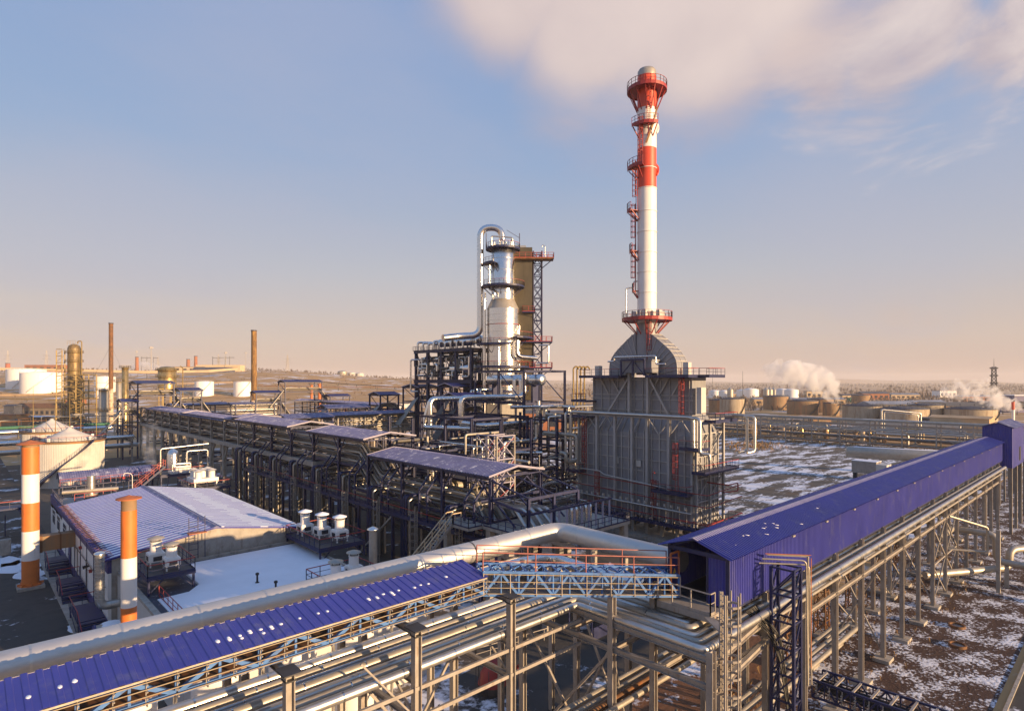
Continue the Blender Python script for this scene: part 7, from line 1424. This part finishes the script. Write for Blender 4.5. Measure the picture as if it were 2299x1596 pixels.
t = thing('pipe_rack', 'green-tinted low pipe rack and pipes at the far right behind the tanks', 'pipe rack', tuple(pd(2200, 460))); m = MB()
for j in range(4): m.tube([pd(2060, 470 + j*3, 6 + j*.7), pd(2320, 430 + j*3, 6 + j*.7)], .4, 8)
part(m, 'pipe', ALUR, t); m = MB()
for j in range(9): q = pd(2060 + 32*j, 468 - 4.5*j); m.beam(q, q + V((0, 0, 7.5)), .5, .5)
part(m, 'column', DGREY, t)
# far woods, one mass
fo = MB()
for i in range(5200):
    D = 900 + 3600 * R5.random() ** 1.3; px = R5.uniform(1040, 2500); 
    if math.sin(px * .031 + D * .004) + math.sin(px * .011 - D * .0017) < -.5 and D < 2600: continue
    q = pd(px, D); h = R5.uniform(3, 7) * (1 + D / 5000); twig(fo, q, h, 7, R5)
for i in range(2400):
    D = 480 + 500 * R5.random(); px = R5.uniform(1600, 2400); q = pd(px, D); twig(fo, q, R5.uniform(1.5, 6), 6, R5)
solo(fo, 'woodland', WOOD, 'brown leafless woodland covering the far plain', 'woods', (0, 0, 0), None, 'stuff')
fh = MB(); n = 60; P = [(px, 5200 + 500 * math.sin(px * .01)) for px in [900 + 30 * i for i in range(n)]]; vs = []
for px, D in P:
    h = 22 + 14 * math.sin(px * .0067 + 1) + 8 * math.sin(px * .021); vs += [pd(px, D - 900, -1), pd(px, D, h), pd(px, D + 1500, -1)]
fh.add(vs, [(3*i, 3*i+3, 3*i+4, 3*i+1) for i in range(n-1)] + [(3*i+1, 3*i+4, 3*i+5, 3*i+2) for i in range(n-1)], True); struct(fh, 'hills', G_FAR)
# ------------------------------------------------------------------ steam
def steam_mat(name, dens, sc, th):
    m = bpy.data.materials.new(name); m.use_nodes = True; n, l = nt(m); n.remove(n['Principled BSDF']); o = n['Material Output']
    v = n.new('ShaderNodeVolumePrincipled'); v.inputs['Color'].default_value = (.98, .97, .96, 1); v.inputs['Anisotropy'].default_value = .25
    tc = n.new('ShaderNodeTexCoord'); no = n.new('ShaderNodeTexNoise'); no.inputs['Scale'].default_value = sc; no.inputs['Detail'].default_value = 5; no.inputs['Roughness'].default_value = .6; no.inputs['Distortion'].default_value = .4; l.new(tc.outputs['Object'], no.inputs['Vector'])
    mr = n.new('ShaderNodeMapRange'); mr.inputs['From Min'].default_value = th; mr.inputs['From Max'].default_value = th + .24; mr.inputs['To Max'].default_value = dens; l.new(no.outputs['Fac'], mr.inputs[0]); l.new(mr.outputs[0], v.inputs['Density']); l.new(v.outputs[0], o.inputs['Volume']); return m
from mathutils import noise as mn
def plume(pts, lb, m, amp=.35, fr=.25):
    P = [vv(p) for p, r in pts]; Rr = [r for p, r in pts]; Q = []; RR = []
    for i in range(len(P) - 1):
        for k in range(6): t = k / 6; Q.append(P[i].lerp(P[i+1], t)); RR.append(Rr[i] + (Rr[i+1] - Rr[i]) * t)
    Q.append(P[-1]); RR.append(Rr[-1] * .04); b = MB().tube(Q, RR, 20, 0, False); N = len(Q); out = []
    for i, v_ in enumerate(b.v): c = Q[i // 20]; d = V(v_) - c; r = RR[i // 20]; out.append(tuple(c + d * (1 + amp * 2 * mn.noise(V(v_) * fr / max(r * .25, .2)))))
    b.v = out; b.add([out[k] for k in range(20)], [tuple(reversed(range(20)))]); b.add([out[(N-1)*20 + k] for k in range(20)], [tuple(range(20))])
    me = solo(b, 'steam_plume', m, lb, 'steam', tuple(P[0]))
def pz(px, py, D): return pd(px, D, 25 - (py - 855) / 1336 * D)
plume([(pz(1884, 908, 390), 1.2), (pz(1868, 885, 390), 5.5), (pz(1850, 862, 388), 8), (pz(1822, 845, 386), 9), (pz(1790, 842, 384), 8.5), (pz(1745, 836, 380), 7.5), (pz(1722, 822, 378), 5)], 'big white steam plume blowing left above the rusty tanks', steam_mat('dense_steam', .38, .10, .42))
plume([(pz(2276, 902, 332), .7), (pz(2255, 892, 332), 4), (pz(2218, 890, 332), 6), (pz(2195, 872, 332), 6.5), (pz(2150, 880, 332), 6), (pz(2115, 878, 332), 3)], 'ragged steam drifting left from the small red and white chimney', steam_mat('ragged_steam', .5, .14, .47))
plume([(pz(2300, 912, 345), 2), (pz(2280, 908, 345), 4), (pz(2240, 912, 345), 3.5), (pz(2215, 905, 345), 2)], 'low white steam puff at the right border by the dark blue hall', steam_mat('puff_steam', .3, .16, .42))
plume([(pz(352, 1054, 120), .3), (pz(338, 1032, 122), 1.0), (pz(332, 1005, 124), 1.5), (pz(342, 970, 126), 1.9), (pz(338, 948, 126), 1)], 'thin wisp of steam rising behind the plant building', steam_mat('thin_steam', .32, .5, .47))
plume([(pz(288, 826, 990), 3), (pz(312, 822, 990), 7), (pz(345, 823, 990), 6), (pz(362, 826, 990), 3)], 'low white steam bank on the left hill crest', steam_mat('far_steam', .2, .06, .42))
# ------------------------------------------------------------------ haze
hz = MB().box((-80, -80, -3), (6000, 6000, 82)); hm = bpy.data.materials.new('haze'); hm.use_nodes = True; n, l = nt(hm); n.remove(n['Principled BSDF']); v = n.new('ShaderNodeVolumePrincipled'); v.inputs['Color'].default_value = (.95, .93, .93, 1); v.inputs['Density'].default_value = .00012; v.inputs['Anisotropy'].default_value = 0; l.new(v.outputs[0], n['Material Output'].inputs['Volume'])
solo(hz, 'haze', hm, 'thin warm haze in the air over the plain', 'haze', (0, 0, -3), None, 'stuff')
